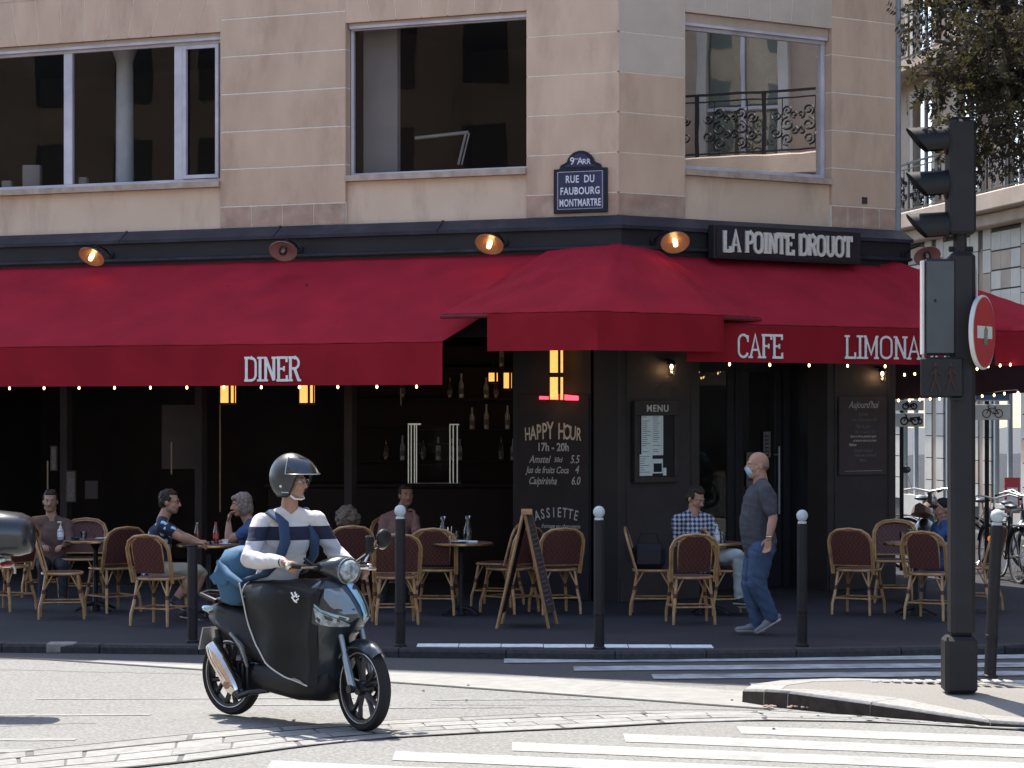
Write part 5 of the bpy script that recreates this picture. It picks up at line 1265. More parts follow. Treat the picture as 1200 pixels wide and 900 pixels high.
def make_chair(label, inner_frame=False):
    """faces +Y; origin on the ground under the seat"""
    root = thing('bistro_chair', label, 'chair', (0, 0, -50), group='rattan bistro chairs on the cafe terrace')
    sh, sw_ = .46, .215
    def rounded(n=20, kx=1.0, ky=1.0, z=0):
        out = []
        for i in range(n):
            a = 2*PI*i/n; c, s = math.cos(a), math.sin(a); k = (abs(c)**3.2+abs(s)**3.2)**(-1/3.2)
            out.append((c*k*sw_*kx*(1-.08*(s < 0)*abs(s)), s*k*.20*ky, z))
        return out
    q = MB('weave_seat'); q.loft([rounded(20, .93, .93, sh-.012), rounded(20, .97, .97, sh+.002), rounded(20, .90, .90, sh+.010), rounded(20, .3, .3, sh+.004)]); put('seat', q, root, smooth=50)
    q = MB('rattan'); q.tube(rounded(20, 1, 1, sh-.004), .014, 7, closed=True); put('seat_rim', q, root)
    for sx, sy in ((-1, 1), (1, 1), (-1, -1), (1, -1)):
        q = MB('rattan'); top = (sx*.165, sy*.155, sh-.015); bot = (sx*.205, sy*.225, 0)
        midp = tuple(top[i]+(bot[i]-top[i])*.5 for i in range(3))
        q.tube([top, tuple(top[i]+(bot[i]-top[i])*.28 for i in range(3)), midp, (bot[0]*.985, bot[1]*.97, .12), bot], [.015, .016, .0175, .016, .014], 8)
        l_ = put('leg', q, root)
        q = MB('rattan_binding'); a = [top[i]+(bot[i]-top[i])*.33 for i in range(3)]; b = [top[i]+(bot[i]-top[i])*.42 for i in range(3)]; q.tube([a, b], .0195, 8); put('binding', q, l_)
        q = MB('rattan'); m1 = [top[i]+(bot[i]-top[i])*.36 for i in range(3)]
        q.tube([m1, (sx*.10, sy*.17, sh-.015)], .008, 6); q.tube([m1, (sx*.19, sy*.09, sh-.015)], .008, 6); put('brace', q, root)
    q = MB('rattan'); z = .17; f = lambda sx, sy: (sx*.190, sy*.200, z)
    for a, b in ((f(-1,-1), f(1,-1)), (f(1,-1), f(1,1)), (f(1,1), f(-1,1)), (f(-1,1), f(-1,-1))): q.tube([a, b], .009, 6)
    put('stretcher', q, root, label=None)
    # hooped back of two canes side by side
    def hoop(dx, dz, dy=0):
        P = []
        for s_ in range(25):
            t = s_/24
            if t < .36: u = t/.36; x, z = -(sw_+.012-dx)-.012*u, .42+u*.30
            elif t > .64: u = (1-t)/.36; x, z = (sw_+.012-dx)+.012*u, .42+u*.30
            else:
                a = PI*(1-(t-.36)/.28); x = (sw_+.024-dx)*math.copysign(abs(math.cos(a))**.75, math.cos(a)); z = .72+(.17-dz)*math.sin(a)**.85
            y = -.15-.05*(max(0, z-.42)/.47)-.085*(max(0, z-.42)/.47)+.035*(x/sw_)**2*0+dy
            P.append((x, y, z))
        return P
    q = MB('rattan'); q.tube(hoop(0, 0), .0135, 8); q.tube(hoop(.022, .020, .004), .0095, 7); put('back_frame', q, root)
    # woven back panel, slightly curved
    q = MB('weave_red'); g_ = []
    for i in range(11):
        v = i/10; z = .515+v*.35; row = []
        wmax = sw_-.012 if z < .72 else (sw_-.008)*max(.0, 1-((z-.72)/.162)**2.6)**.5
        if inner_frame: wmax *= .78
        for j in range(9):
            x = -wmax+2*wmax*j/8; y = -.15-.135*((z-.42)/.47)-.022*(1-(x/sw_)**2); row.append((x, y, z))
        g_.append(row)
    q.sheet(g_, .010, nrm=(0, -1, 0)); put('backrest', q, root, smooth=50)
    q = MB('rattan'); e = .155 if inner_frame else .205
    if inner_frame:
        yv = lambda z: -.15-.135*((z-.42)/.47)-.012
        P = [(-e, yv(.53), .53), (-e-.012, yv(.68), .68), (-e-.008, yv(.80), .80), (-e*.75, yv(.845), .845), (0, yv(.855), .855), (e*.75, yv(.845), .845), (e+.008, yv(.80), .80), (e+.012, yv(.68), .68), (e, yv(.53), .53)]
        q.tube(P, .008, 6, closed=True); 
    else: q.tube([(-.215, -.175, .51), (0, -.20, .51), (.215, -.175, .51)], .008, 6)
    put('back_rail', q, root)
    return root
ch1 = make_chair('x'); ch2 = make_chair('x', True); CHN = [0, 0]
mat('bentwood_dark', (0.05, 0.035, 0.03), .5)
def chair(px, py, ang, label, kind=0, D=None):
    """px: column of the seat centre; py: row of the nearest feet; ang: heading of the sitter, degrees, 0 = away from the viewer"""
    D = D or gd(py, PZ)+.22
    src = (ch1, ch2)[kind]
    loc = (gx(px, D), D, PZ+.006)
    if not CHN[kind]: CHN[kind] = 1; src.location = loc; src.rotation_euler = (0, 0, R(ang)); src['label'] = label; return src
    return copy_thing(src, loc, R(ang), label)
mat('table_top', (0.16, 0.10, 0.085), 0.3, coat=.3, nscale=3); mat('table_iron', (0.02, 0.02, 0.022), 0.5)
mat('brass', (0.4, 0.25, 0.1), 0.3, metal=1)
def make_table(r_=.33):
    root = thing('cafe_table', 'x', 'table', (0, 0, -50), group='round cafe tables on the terrace')
    q = MB('table_top'); q.lathe([(r_-.01, .715), (r_, .72), (r_, .738), (r_-.008, .744)], 32); put('table_top', q, root)
    q = MB('brass'); q.lathe([(r_+.003, .719), (r_+.004, .728), (r_+.003, .737)], 32, capb=False, capt=False); put('edge_band', q, root)
    q = MB('table_iron'); q.lathe([(.05, .0), (.045, .06), (.028, .10), (.024, .64), (.06, .70), (.12, .714)], 14); put('pedestal', q, root)
    for k in range(4): 
        a = PI/4+PI/2*k; q = MB('table_iron'); q.tube([(0, 0, .08), (.14*math.cos(a), .14*math.sin(a), .06), (.25*math.cos(a), .25*math.sin(a), .012)], [.022, .018, .014], 8); put('foot', q, root)
    return root
tb0 = make_table(); TBN = [0]
def table(px, py_top, label, D=None, sc=1.0):
    D = D or (H-PZ-.744)*F/(py_top-HY)
    loc = (gx(px, D), D, PZ+.006)
    if not TBN[0]: TBN[0] = 1; tb0.location = loc; tb0['label'] = label; return tb0
    return copy_thing(tb0, loc, 0, label)
CH = 'rattan chair '
chair(73, 727, -90+8, CH+'side on, facing right, before the leftmost table', 0)
chair(8, 716, 60, CH+'partly cut by the left edge of the picture', 0, D=26.9)
chair(132, 712, 40, CH+'behind the leftmost table with its back to the man in the flowered shirt', 0, D=26.7)
chair(96, 700, 180, CH+'dim, at the far side of the leftmost table', 0, D=28.3)
chair(188, 735, -22, CH+'under the man in the flowered shirt', 1)
chair(287, 716, 95, CH+'under the grey haired woman', 0, D=26.6)
chair(408, 716, 12, CH+'in front of the curly haired guest', 0, D=27.0)
chair(463, 733, 8, CH+'seen from behind, half hidden by the second bollard', 0)
chair(512, 722, -6, CH+'with an inner hoop on its back, right of the second bollard', 1)
chair(583, 712, 70, CH+'at the right of the middle table, dim', 0, D=27.5)
chair(597, 720, 52, CH+'behind the left leg of the easel board', 0, D=26.6)
chair(650, 722, 18, CH+'behind the right leg of the easel board', 0, D=26.5)
chair(809, 733, 6, CH+'empty, in front of the man in the plaid shirt', 1)
chair(852, 728, -75, CH+'under the man in the plaid shirt', 0, D=26.35)
chair(765, 726, -95, CH+'with a dark bag on it, left of the man in the plaid shirt', 0, D=26.4)
chair(1006, 722, -28, CH+'left of the right hand table, nearest the cafe door', 0)
chair(1048, 706, 170, CH+'behind the right hand table', 0, D=28.0)
chair(1092, 728, -30, CH+'in front of the right hand table, half behind the signal pole', 1)
chair(1143, 712, 60, CH+'between the signal pole and the leaning bollard', 0, D=26.8)
chair(462, 700, 190, CH+'dim, under the guest at the back of the middle table', 0, D=28.9)
chair(50, 700, 185, CH+'dim, under the guest in brown on the far left', 0, D=28.9)
table(112, 633, 'round table on the far left carrying a white pump bottle')
table(245, 638, 'round table between the man in flowers and the grey haired woman')
table(540, 636, 'round table left of the easel board with jars of cutlery')
table(833, 643, 'small round table in front of the man in the plaid shirt', D=26.35)
table(1073, 636, 'round table on the right with glasses, left of the signal pole')
# things on the tables
def put_on(name, label, cat, mbf, px, py, D, group=None):
    z = PZ+.006+.744; root_loc = (gx(px, D), D, z)
    q = mbf(); return props(put(name, q, loc=root_loc), label, cat, group)
mat('pump_white', (0.62, 0.62, 0.60), .4); mat('gel_clear', (0.42, 0.46, 0.50), .15, coat=.6); mat('cola', (0.10, 0.02, 0.015), .1, coat=.8); mat('label_red', (0.6, 0.05, 0.05), .5)
glassmat('tumbler', (0.80, 0.82, 0.82), 1.5, extra=.06)
def pump():
    q = MB('gel_clear'); q.lathe([(.030, 0), (.034, .01), (.034, .10), (.014, .125)], 14); q.lathe([(.0345, .03), (.0345, .085)], 14, 'enamel_white', capb=False, capt=False)
    q.lathe([(.015, .125), (.015, .145), (.006, .147), (.006, .18)], 10, 'pump_white'); q.box(-.035, .012, -.008, .008, .178, .192, 'pump_white', bev=.003); return q
def cola(red=True):
    q = MB('cola'); q.lathe([(.027, 0), (.029, .02), (.026, .06), (.029, .10), (.024, .14), (.012, .19), (.012, .21)], 12); 
    if red: q.lathe([(.0285, .055), (.0295, .075), (.0300, .10)], 12, 'label_red', capb=False, capt=False)
    q.lathe([(.013, .21), (.013, .22)], 8, 'label_red' if red else 'bottle_clear'); return q
def tumbler(h_=.11, r_=.034):
    q = MB('tumbler'); q.lathe([(r_*.8, 0), (r_, h_), (r_*.93, h_), (r_*.74, .008)], 14, capt=False); return q
def carafe():
    q = MB('tumbler'); q.lathe([(.045, 0), (.05, .03), (.045, .12), (.022, .18), (.025, .25), (.03, .26)], 14, capt=False); return q
def plate():
    q = MB('enamel_white'); q.lathe([(.05, .0), (.08, .004), (.115, .018), (.112, .021), (.07, .008), (.01, .007)], 24); return q
DT = lambda py: (H-PZ-.744)*F/(py-HY)
put_on('pump_bottle', 'pump bottle on the leftmost table', 'bottle', pump, 71, 0, DT(633)-.05)
put_on('napkin_pile', 'crumpled napkins on the leftmost table', 'napkins', lambda: MB('chalk_white').ell((0, 0, .012), (.06, .04, .012), 10, 5).ell((.05, .01, .016), (.03, .03, .012), 8, 5), 118, 0, DT(633))
put_on('soda_bottle', 'brown soda bottle next to the man in the flowered shirt', 'bottle', lambda: cola(False), 231, 0, DT(638)-.05)
put_on('soda_bottle', 'soda bottle with red label in front of the grey haired woman', 'bottle', cola, 253, 0, DT(638)+.02)
put_on('ashtray', 'small glass ashtray between the two soda bottles', 'ashtray', lambda: tumbler(.03, .045), 243, 0, DT(638)-.12)
put_on('carafe', 'water carafe on the middle table, second from the left', 'carafe', carafe, 519, 0, DT(636)+.1)
put_on('carafe', 'slim water carafe at the centre of the middle table', 'carafe', carafe, 548, 0, DT(636)+.25)
put_on('tumbler', 'water glass at the left rim of the middle table', 'glass', tumbler, 505, 0, DT(636))
put_on('tumbler', 'water glass right of the carafe on the middle table', 'glass', tumbler, 535, 0, DT(636)+.15)
put_on('plate', 'white saucer on the middle table', 'plate', plate, 536, 0, DT(636)-.1)
put_on('pump_bottle', 'white pump bottle in front of the man in the plaid shirt', 'bottle', pump, 840, 0, 26.15)
put_on('tumbler', 'glass beside the white pump bottle of the man in plaid', 'glass', tumbler, 847, 0, 26.2)
for px, hh_, lb in ((1058, .10, 'leftmost glass on the right hand table'), (1068, .13, 'tallest glass on the right hand table'), (1078, .10, 'glass at the middle of the right hand table'), (1087, .08, 'low glass at the right of the right hand table')):
    put_on('tumbler', lb, 'glass', lambda: tumbler(hh_, .036), px, 0, DT(636)-.05+.1*rng.rand())
put_on('menu_card', 'red and white card lying on the right hand table', 'card', lambda: MB('label_red').box(-.10, .05, -.04, .04, .02, .03).box(.05, .12, -.04, .04, .02, .032, 'enamel_white'), 1066, 0, DT(636)+.2)
put_on('tumbler', 'short glass near the pedestal side of the far left table', 'glass', lambda: tumbler(.08, .036), 98, 0, DT(633)+.1)
put_on('ashtray', 'black ashtray on the far left table', 'ashtray', lambda: MB('lens_dark').lathe([(.04, 0), (.05, .03), (.042, .03), (.035, .01)], 16), 88, 0, DT(633)-.15)
put_on('coffee_cup', 'white coffee cup by the grey haired woman', 'cup', lambda: MB('enamel_white').lathe([(.022, .006), (.036, .05), (.032, .05), (.02, .012)], 16, capt=False).lathe([(.03, 0), (.06, .006), (.06, .009), (.02, .007)], 20), 264, 0, DT(638)-.1)
put_on('cutlery_jar', 'metal jar of cutlery at the left of the middle table', 'jar', lambda: MB('chrome').lathe([(.035, 0), (.038, .10), (.034, .10), (.031, .01)], 14, capt=False).tube([(.01, 0, .02), (.02, 0, .17)], .005, 5).tube([(-.01, .01, .02), (-.02, .02, .16)], .005, 5), 527, 0, DT(636)-.12)
put_on('napkin_pile', 'folded white napkins at the right of the middle table', 'napkins', lambda: MB('enamel_white').box(-.06, .06, -.04, .04, 0, .02, bev=.004), 553, 0, DT(636)-.1)
# easel board
D0 = gd(737, PZ); sE = F/D0
EB = thing('easel_board', 'folding wooden pavement board standing open, seen edge on', 'pavement sign', (gx(618, D0+.2), D0+.25, PZ+.003))
mat('easel_wood', (0.40, 0.22, 0.10), .6, col2=(.30, .16, .07), nscale=10)
def ex(px, D=D0): return gx(px, D)-EB.location.x
tz = H-(600-HY)/F*(D0+.2)-EB.location.z
q = MB('easel_wood')
legs = [((ex(582), -.25, 0), (ex(613), -.22, tz)), ((ex(643), -.25, 0), (ex(614.5), -.22, tz)), ((ex(588), .28, 0), (ex(619), .22, tz)), ((ex(654), .28, 0), (ex(622), .22, tz))]
for a, b in legs:
    q = MB('easel_wood'); q.tube([a, b], .015, 4, up=(0, 1, 0)); put('leg', q, EB, smooth=None)
def pan(a0, a1, b0, b1, lo, hi, m, th=.012):
    f = lambda a, b, t: Vector(a).lerp(Vector(b), t)
    P = [f(*a0, lo), f(*b0, lo), f(*b0, hi), f(*a0, hi)]; q = MB(m); nn = (P[1]-P[0]).cross(P[3]-P[0]).normalized()*th
    V = [p-nn for p in P]+[p+nn for p in P]; q.add(V, [(3,2,1,0),(4,5,6,7),(0,1,5,4),(1,2,6,5),(2,3,7,6),(3,0,4,7)]); return q, P, nn
q, P, nn = pan(legs[0], None, legs[2], None, .12, .97, 'blackboard'); put('board_panel', q, EB, smooth=None)
q, P, nn = pan(legs[1], None, legs[3], None, .12, .97, 'board_brown'); bp = put('board_panel', q, EB, smooth=None)
q = MB('chalk_dim')
for k in range(18):
    t = .08+.86*k/18; a = P[0].lerp(P[3], t); b = P[1].lerp(P[2], t); s0 = .15+.1*rng.rand(); s1 = .6+.3*rng.rand()
    q.tube([a.lerp(b, s0)+nn*1.15, a.lerp(b, s1)+nn*1.15], .006, 4)
put('chalk_lines', q, bp, smooth=None, kind='stuff')
q = MB('easel_wood'); q.box(ex(611), ex(624), -.24, .24, tz-.02, tz+.02, bev=.004); put('hinge_rail', q, EB, smooth=None)
q = MB('iron_black'); q.tube([(ex(590), .0, .40), (ex(640), .0, .40)], .004, 5); put('chain', q, EB)
# dark shoulder bag on the empty chair
c = Vector((gx(760, 26.4), 26.4, PZ+.476)); q = MB('dark_paint'); q.box(-.17, .17, -.10, .10, 0, .25, bev=.05); q.tube([(-.12, 0, .24), (-.08, 0, .36), (.08, 0, .36), (.12, 0, .24)], .01, 6)
props(put('shoulder_bag', q, loc=c), 'dark shoulder bag on the chair left of the man in plaid', 'bag')
# parked two wheelers of the side street
bicycle('second dark bicycle behind the bollard at the right edge', (gx(1172, 32.2), 32.2, PZ), R(60))
bicycle('silver bicycle standing close behind the signal pole', (gx(1130, 33.2), 33.2, PZ), R(20), frame_m='bike_silver')
bicycle('dark bicycle left of the signal pole beyond the tables', (gx(1062, 34.0), 34.0, PZ), R(25), reflector=False)
def moped(label, loc, rz):
    root = thing('moped', label, 'moped', loc, rz)
    for x in (0, 1.2):
        q = MB('tyre'); q.tube([(x+.24*math.cos(a), 0, .30+.24*math.sin(a)) for a in np.linspace(0, 2*PI, 25)[:-1]], .05, 8, closed=True); w_ = put('wheel', q, root)
        q = MB('bike_silver'); q.lathe([(.20, -.02), (.20, .02)], 20, c=(x, 0, .30), axis=(0, 1, 0)); put('rim', q, w_)
    q = MB('bike_dark'); q.ell((.35, 0, .52), (.38, .13, .18), 14, 8); q.tube([(.6, 0, .35), (.95, 0, .42), (1.05, 0, .85)], [.10, .10, .07], 8); q.tube([(1.2, 0, .3), (1.05, 0, .9), (1.0, 0, 1.02)], .03, 8); put('body', q, root)
    q = MB('seat_brown'); q.loft([[(x, y*w_, z) for y, z in ((-1, z0), (-.8, z0+.09), (0, z0+.12), (.8, z0+.09), (1, z0), (0, z0-.02))] for x, w_, z0 in ((-.25, .07, .80), (-.1, .13, .76), (.2, .14, .72), (.5, .11, .74), (.62, .05, .78))]); put('seat', q, root, smooth=60)
    q = MB('bike_silver'); q.tube([(.92, -.34, 1.04), (.98, -.2, 1.06), (1.0, 0, 1.02), (.98, .2, 1.06), (.92, .34, 1.04)], .014, 6)
    for s_ in (-1, 1): q.tube([(.95, s_*.22, 1.05), (1.0, s_*.30, 1.28)], .006, 5); q.ell((1.0, s_*.31, 1.31), (.02, .07, .05), 10, 6, 'bike_dark')
    put('handlebar', q, root); q = MB('bike_silver'); q.ell((1.14, 0, .90), (.07, .09, .09), 12, 8); put('headlight', q, root)
    return root
moped('moped with brown seat and round mirrors beyond the right hand table', (gx(1080, 33), 33, PZ), R(75))
# parked car far down the side street and the red poster
mat('car_white', (0.5, 0.52, 0.52), .25, coat=.8); mat('car_glass', (0.05, 0.06, 0.07), .08, coat=1); mat('tail_red', (.6, .03, .03), .3, emit=(.8, .03, .03), estr=.3)
pp = FF @ Vector((-.35, .02, 1.1)); 
q = MB('poster_red'); cp = world_of(1186, 577, 43.0); q.box(cp.x-.13, cp.x+.13, 42.98, 43.0, cp.z-.35, cp.z+.25); q.box(cp.x-.09, cp.x+.09, 42.972, 42.979, cp.z-.3, cp.z+.08, 'enamel_white')
PST = put('poster_board', q, smooth=None); props(PST, 'red and white poster board by the shop window at the right edge', 'poster')
q = MB('pole_grey'); q.tube([(cp.x, 43.03, 0), (cp.x, 43.03, cp.z)], .02, 6); put('post', q, PST)
# ------------------------------------------------------------------ the scooter
mat('scooter_paint', (0.013, 0.019, 0.025), 0.28, col2=(0.010, 0.015, 0.02), nscale=2, coat=.6)
mat('box_gloss', (0.020, 0.022, 0.026), 0.28, coat=.35)
mat('scooter_matt', (0.016, 0.015, 0.016), 0.5, nscale=6, bump=.05, bscale=80)
mat('scooter_sky_sheen', (0.30, 0.50, 0.58), 0.18, metal=.5, coat=.6)  # light blue of the reflected sky put into this colour
mat('scooter_grey', (0.22, 0.25, 0.25), 0.25, metal=.4, coat=.5)
mat('alloy_dark', (0.05, 0.05, 0.055), 0.3, metal=.7); mat('rim_line', (0.55, 0.52, 0.52), 0.25, metal=.6)
mat('chrome_bright', (0.80, 0.76, 0.72), 0.12, metal=1.0, nscale=4, col2=(.6, .5, .42)); mat('heat_metal', (0.35, 0.20, 0.13), 0.3, metal=.9)
mat('lens_clear', (0.38, 0.43, 0.44), 0.12, coat=.8, col2=(0.10, 0.12, 0.12), nscale=26); mat('lens_amber', (0.5, 0.5, 0.48), .15, coat=1)
mat('lens_red', (0.30, 0.03, 0.03), 0.15, coat=1.0); mat('rubber', (0.02, 0.02, 0.02), 0.7); mat('fork_grey', (0.36, 0.40, 0.42), 0.25, metal=.7)
mat('apron_fabric', (0.008, 0.008, 0.008), 0.55, col2=(0.006, 0.006, 0.006), nscale=5, bump=.25, bscale=14); mat('piping', (0.55, 0.52, 0.48), .6)
mat('bag_blue', (0.028, 0.100, 0.185), 0.75, col2=(0.025, 0.090, 0.165), nscale=4, bump=.5, bscale=9); mat('strap_blue', (0.018, 0.045, 0.105), .8, nscale=20)
RZ = math.atan2(-.675, .738); SX, SY = -2.005, 18.33
hx, hy = .738, -.675
def sl(px, py, Y):     # picture point on the plane Y of the scooter frame -> (X, Y, Z)
    k = (px-600)/F; X = (k*(SY+hx*Y)-(SX-hy*Y))/(hx-k*hy); D = SY+hy*X+hx*Y
    return Vector((X, Y, H-(py-HY)/F*D))
SCO = thing('scooter', 'dark large wheeled scooter ridden across the crossing with a black lap apron', 'scooter', (SX, SY, .002), RZ)
def sp(n_, q, parent=None, smooth=35, **kw): return put(n_, q, parent or SCO, smooth=smooth, **kw)
def wheel(x, r_, wd, front):
    q = MB('tyre'); prof = []
    for a in np.linspace(-70, 70, 9): prof.append((r_-wd*.62+wd*.62*math.cos(R(a)), wd*math.sin(R(a))*.85))
    prof = [(r_-wd*1.15, -wd*.62)]+prof+[(r_-wd*1.15, wd*.62)]
    q.lathe(prof+[prof[0]], 48, c=(x, 0, r_), axis=(0, 1, 0), capb=False, capt=False)
    w_ = sp('wheel', q, smooth=40)
    rr_ = r_-wd*1.12
    q = MB('alloy_dark'); q.lathe([(rr_-.022, -wd*.62), (rr_-.002, -wd*.66), (rr_, wd*.66), (rr_-.022, wd*.62), (rr_-.03, 0), (rr_-.022, -wd*.62)], 48, c=(x, 0, r_), axis=(0, 1, 0), capb=False, capt=False); [q.tube([(x+rr_*1.002*math.cos(a), sg*wd*.69, r_+rr_*1.002*math.sin(a)) for a in np.linspace(0, 2*PI, 49)[:-1]], .0045, 6, 'rim_line', closed=True) for sg in (-1, 1)]; put('rim', q, w_, smooth=40)
    q = MB('alloy_dark')
    for k in range(5 if front else 6):
        a0 = 2*PI*k/(5 if front else 6)+.5
        for da in (-.16, .16):
            P = [(x+.03*math.cos(a0), 0, r_+.03*math.sin(a0)), (x+rr_*.55*math.cos(a0+da*.9), 0, r_+rr_*.55*math.sin(a0+da*.9)), (x+(rr_-.01)*math.cos(a0+da*1.5), 0, r_+(rr_-.01)*math.sin(a0+da*1.5))]
            q.tube(P, [.024, .017, .022], 6)
    q.lathe([(.045, -.055), (.05, -.03), (.05, .03), (.045, .055)], 18, c=(x, 0, r_), axis=(0, 1, 0)); put('spokes', q, w_)
    if front:
        q = MB('chrome'); q.lathe([(.06, .057), (.10, .058), (.10, .063), (.06, .062)], 30, c=(x, 0, r_), axis=(0, 1, 0), capb=False, capt=False); put('brake_disc', q, w_)
    return w_
ST = Matrix.Translation((1.30, 0, 0)) @ Matrix.Rotation(R(-11), 4, 'Z') @ Matrix.Translation((-1.30, 0, 0))
wheel(0, .295, .052, False); wheel(1.364, .295, .050, True).matrix_basis = ST
def sect(n, w_, z0, z1, p=2.6, x=0, tw=1.0):
    out = []; zc_ = (z0+z1)/2; hz = (z1-z0)/2
    for i in range(n):
        a = 2*PI*i/n; c, s = math.cos(a), math.sin(a); k = (abs(c)**p+abs(s)**p)**(-1/p)
        out.append((x, c*k*w_*(tw if s > 0 else 1.0), zc_+s*k*hz))
    return out
# rear body
q = MB('scooter_matt'); q.loft([sect(22, w_, a, b, 2.6, x, tw) for x, w_, a, b, tw in ((-.20, .03, .705, .745, .9), (-.16, .085, .66, .79, .8), (-.05, .13, .60, .81, .75), (.12, .16, .52, .80, .72), (.30, .175, .43, .78, .72), (.48, .165, .36, .76, .72), (.60, .15, .30, .72, .8), (.66, .14, .27, .58, .9))]); sp('rear_body', q, smooth=60)
q = MB('scooter_paint'); q.loft([[(x, s_*(w_+.004)+.0, z) for x, z in P] for s_, w_, P in ((-1, .150, ((-.19, .74), (.0, .72), (.16, .64), (.26, .50), (.10, .56), (-.08, .66))), (-1, .175, ((-.10, .725), (.03, .70), (.17, .62), (.22, .54), (.12, .58), (-.02, .66))))], caps=True) if False else None
q = MB('scooter_matt'); q.loft([sect(18, w_, a, b, 3.2, x) for x, w_, a, b in ((.30, .12, .26, .40), (.5, .16, .20, .42), (.8, .17, .17, .37), (1.02, .165, .18, .40), (1.10, .10, .26, .44))]); sp('floor_board', q, smooth=60)
q = MB('rubber'); q.loft([sect(20, w_, a, b, 2.4, x) for x, w_, a, b in ((-.12, .08, .80, .835), (.0, .13, .80, .86), (.25, .15, .79, .87), (.5, .14, .77, .845), (.66, .09, .74, .80))]); sp('seat', q, smooth=60)
q = MB('scooter_matt'); q.tube([(-.02, -.13, .82), (-.20, -.12, .86), (-.26, 0, .87), (-.20, .12, .86), (-.02, .13, .82)], .016, 8); sp('grab_rail', q)
q = MB('lens_red'); q.ell((-.185, 0, .745), (.03, .085, .035), 16, 8); sp('tail_light', q)
for s_ in (-1, 1): q = MB('scooter_sky_sheen'); q.ell((-.12, s_*.125, .765), (.06, .022, .024), 12, 7); sp('indicator', q)
# rear mudguard arm and number plate
q = MB('scooter_matt'); q.loft([[(x+dx, y, z+dz) for y, dz, dx in ((-.035, 0, 0), (.035, 0, 0), (.035, .015, .015), (-.035, .015, .015))] for x, z in ((-.05, .66), (-.12, .60), (-.19, .48), (-.21, .38))]); sp('mudguard', q)
q = MB('rim_line'); q.loft([[(x-.012, -.105, z), (x-.012, .105, z), (x, .105, z), (x, -.105, z)] for x, z in ((-.235, .46), (-.19, .62))]); npl = sp('number_plate', q, smooth=None)
q = MB('scooter_matt'); q.loft([[(x-.018, -.098, z), (x-.018, .098, z), (x-.011, .098, z), (x-.011, -.098, z)] for x, z in ((-.233, .467), (-.193, .612))]); put('plate_face', q, npl, smooth=None)
# engine, swing arm, exhaust
q = MB('alloy_dark'); q.loft([sect(14, w_, a, b, 3, x) for x, w_, a, b in ((-.06, .07, .22, .38), (.1, .11, .18, .40), (.35, .12, .18, .42), (.5, .10, .22, .40))]); 
for k in range(5): q.box(.12+.05*k, .14+.05*k, -.15, .15, .20, .40)
sp('engine', q, smooth=40)
a = sl(257, 772, -.20); b = sl(273, 802, -.20)
ax = (b-a).normalized()
q = MB('chrome_bright'); q.tube([a-ax*.13, a-ax*.12, a-ax*.06, a+ax*.0, b+ax*.02, b+ax*.07], [.030, .050, .064, .070, .066, .045], 18); ex_ = sp('exhaust', q, smooth=50)
q = MB('alloy_dark'); q.tube([b+ax*.06, b+ax*.10, Vector((.35, -.14, .20)), Vector((.5, -.1, .22))], [.045, .03, .02, .018], 12); q.ell(b+Vector((.0, -.062, .0)), (.035, .012, .03), 10, 6, 'heat_metal'); put('exhaust_pipe', q, ex_)
q = MB('scooter_grey'); q.tube([sl(270, 742, -.18), sl(283, 758, -.19), sl(290, 782, -.19)], [.012, .022, .012], 8); sp('heat_shield', q)
for s_ in (-1, 1): q = MB('alloy_dark'); q.tube([(.02, s_*.12, .30), (-.02, s_*.12, .62)], .022, 8); q.tube([(.015, s_*.12, .36), (-.015, s_*.12, .56)], .034, 10, 'rubber'); sp('shock_absorber', q)
q = MB('iron_black'); q.tube([(.55, .05, .20), (.45, .14, .16), (.40, .20, .16)], .012, 6); sp('side_stand', q)
# leg shield with nose
rings = []
for z, xc, w_, dp, tk in ((.30, 1.10, .12, .10, .10), (.38, 1.14, .18, .12, .12), (.50, 1.165, .215, .14, .12), (.62, 1.21, .235, .17, .12), (.70, 1.30, .240, .23, .14), (.76, 1.365, .235, .27, .16), (.82, 1.35, .228, .26, .16), (.90, 1.29, .212, .22, .14), (.97, 1.225, .18, .17, .12), (1.03, 1.17, .12, .10, .10)):
    fr = []; n_ = 15
    for i in range(n_):
        y = -w_+2*w_*i/(n_-1); t = abs(y/w_); fr.append((xc-dp*(t**1.8), y, z+.015*(1-t)))
    bk_ = [(xc-dp-tk*.35-.0*abs(y), y, z) for y in (w_*.96, w_*.5, 0, -w_*.5, -w_*.96)]
    rings.append(fr+bk_)
q = MB('scooter_paint'); q.loft(rings); sh = sp('leg_shield', q, smooth=50)
def nose(y, z, out=.0):   # point on the front surface
    zs = [.30, .38, .50, .62, .70, .76, .82, .90, .97, 1.03]; X = [1.10, 1.14, 1.165, 1.21, 1.30, 1.365, 1.35, 1.29, 1.225, 1.17]; W_ = [.12, .18, .215, .235, .24, .235, .228, .212, .18, .12]; Dp = [.10, .12, .14, .17, .23, .27, .26, .22, .17, .10]
    xc, w_, dp = np.interp(z, zs, X), np.interp(z, zs, W_), np.interp(z, zs, Dp); t = min(1, abs(y/w_))
    return Vector((xc-dp*t**1.8+out, y, z+.015*(1-t)))
q = MB('scooter_sky_sheen'); q.loft([[nose(-ww, z, .010), nose(-ww*.5, z, .016), nose(ww*.5, z, .016), nose(ww, z, .010), nose(ww*.5, z, -.004), nose(-ww*.5, z, -.004)] for z, ww in ((1.02, .028), (.97, .034), (.90, .030), (.84, .024), (.78, .018), (.74, .008))]); put('centre_trim', q, sh)
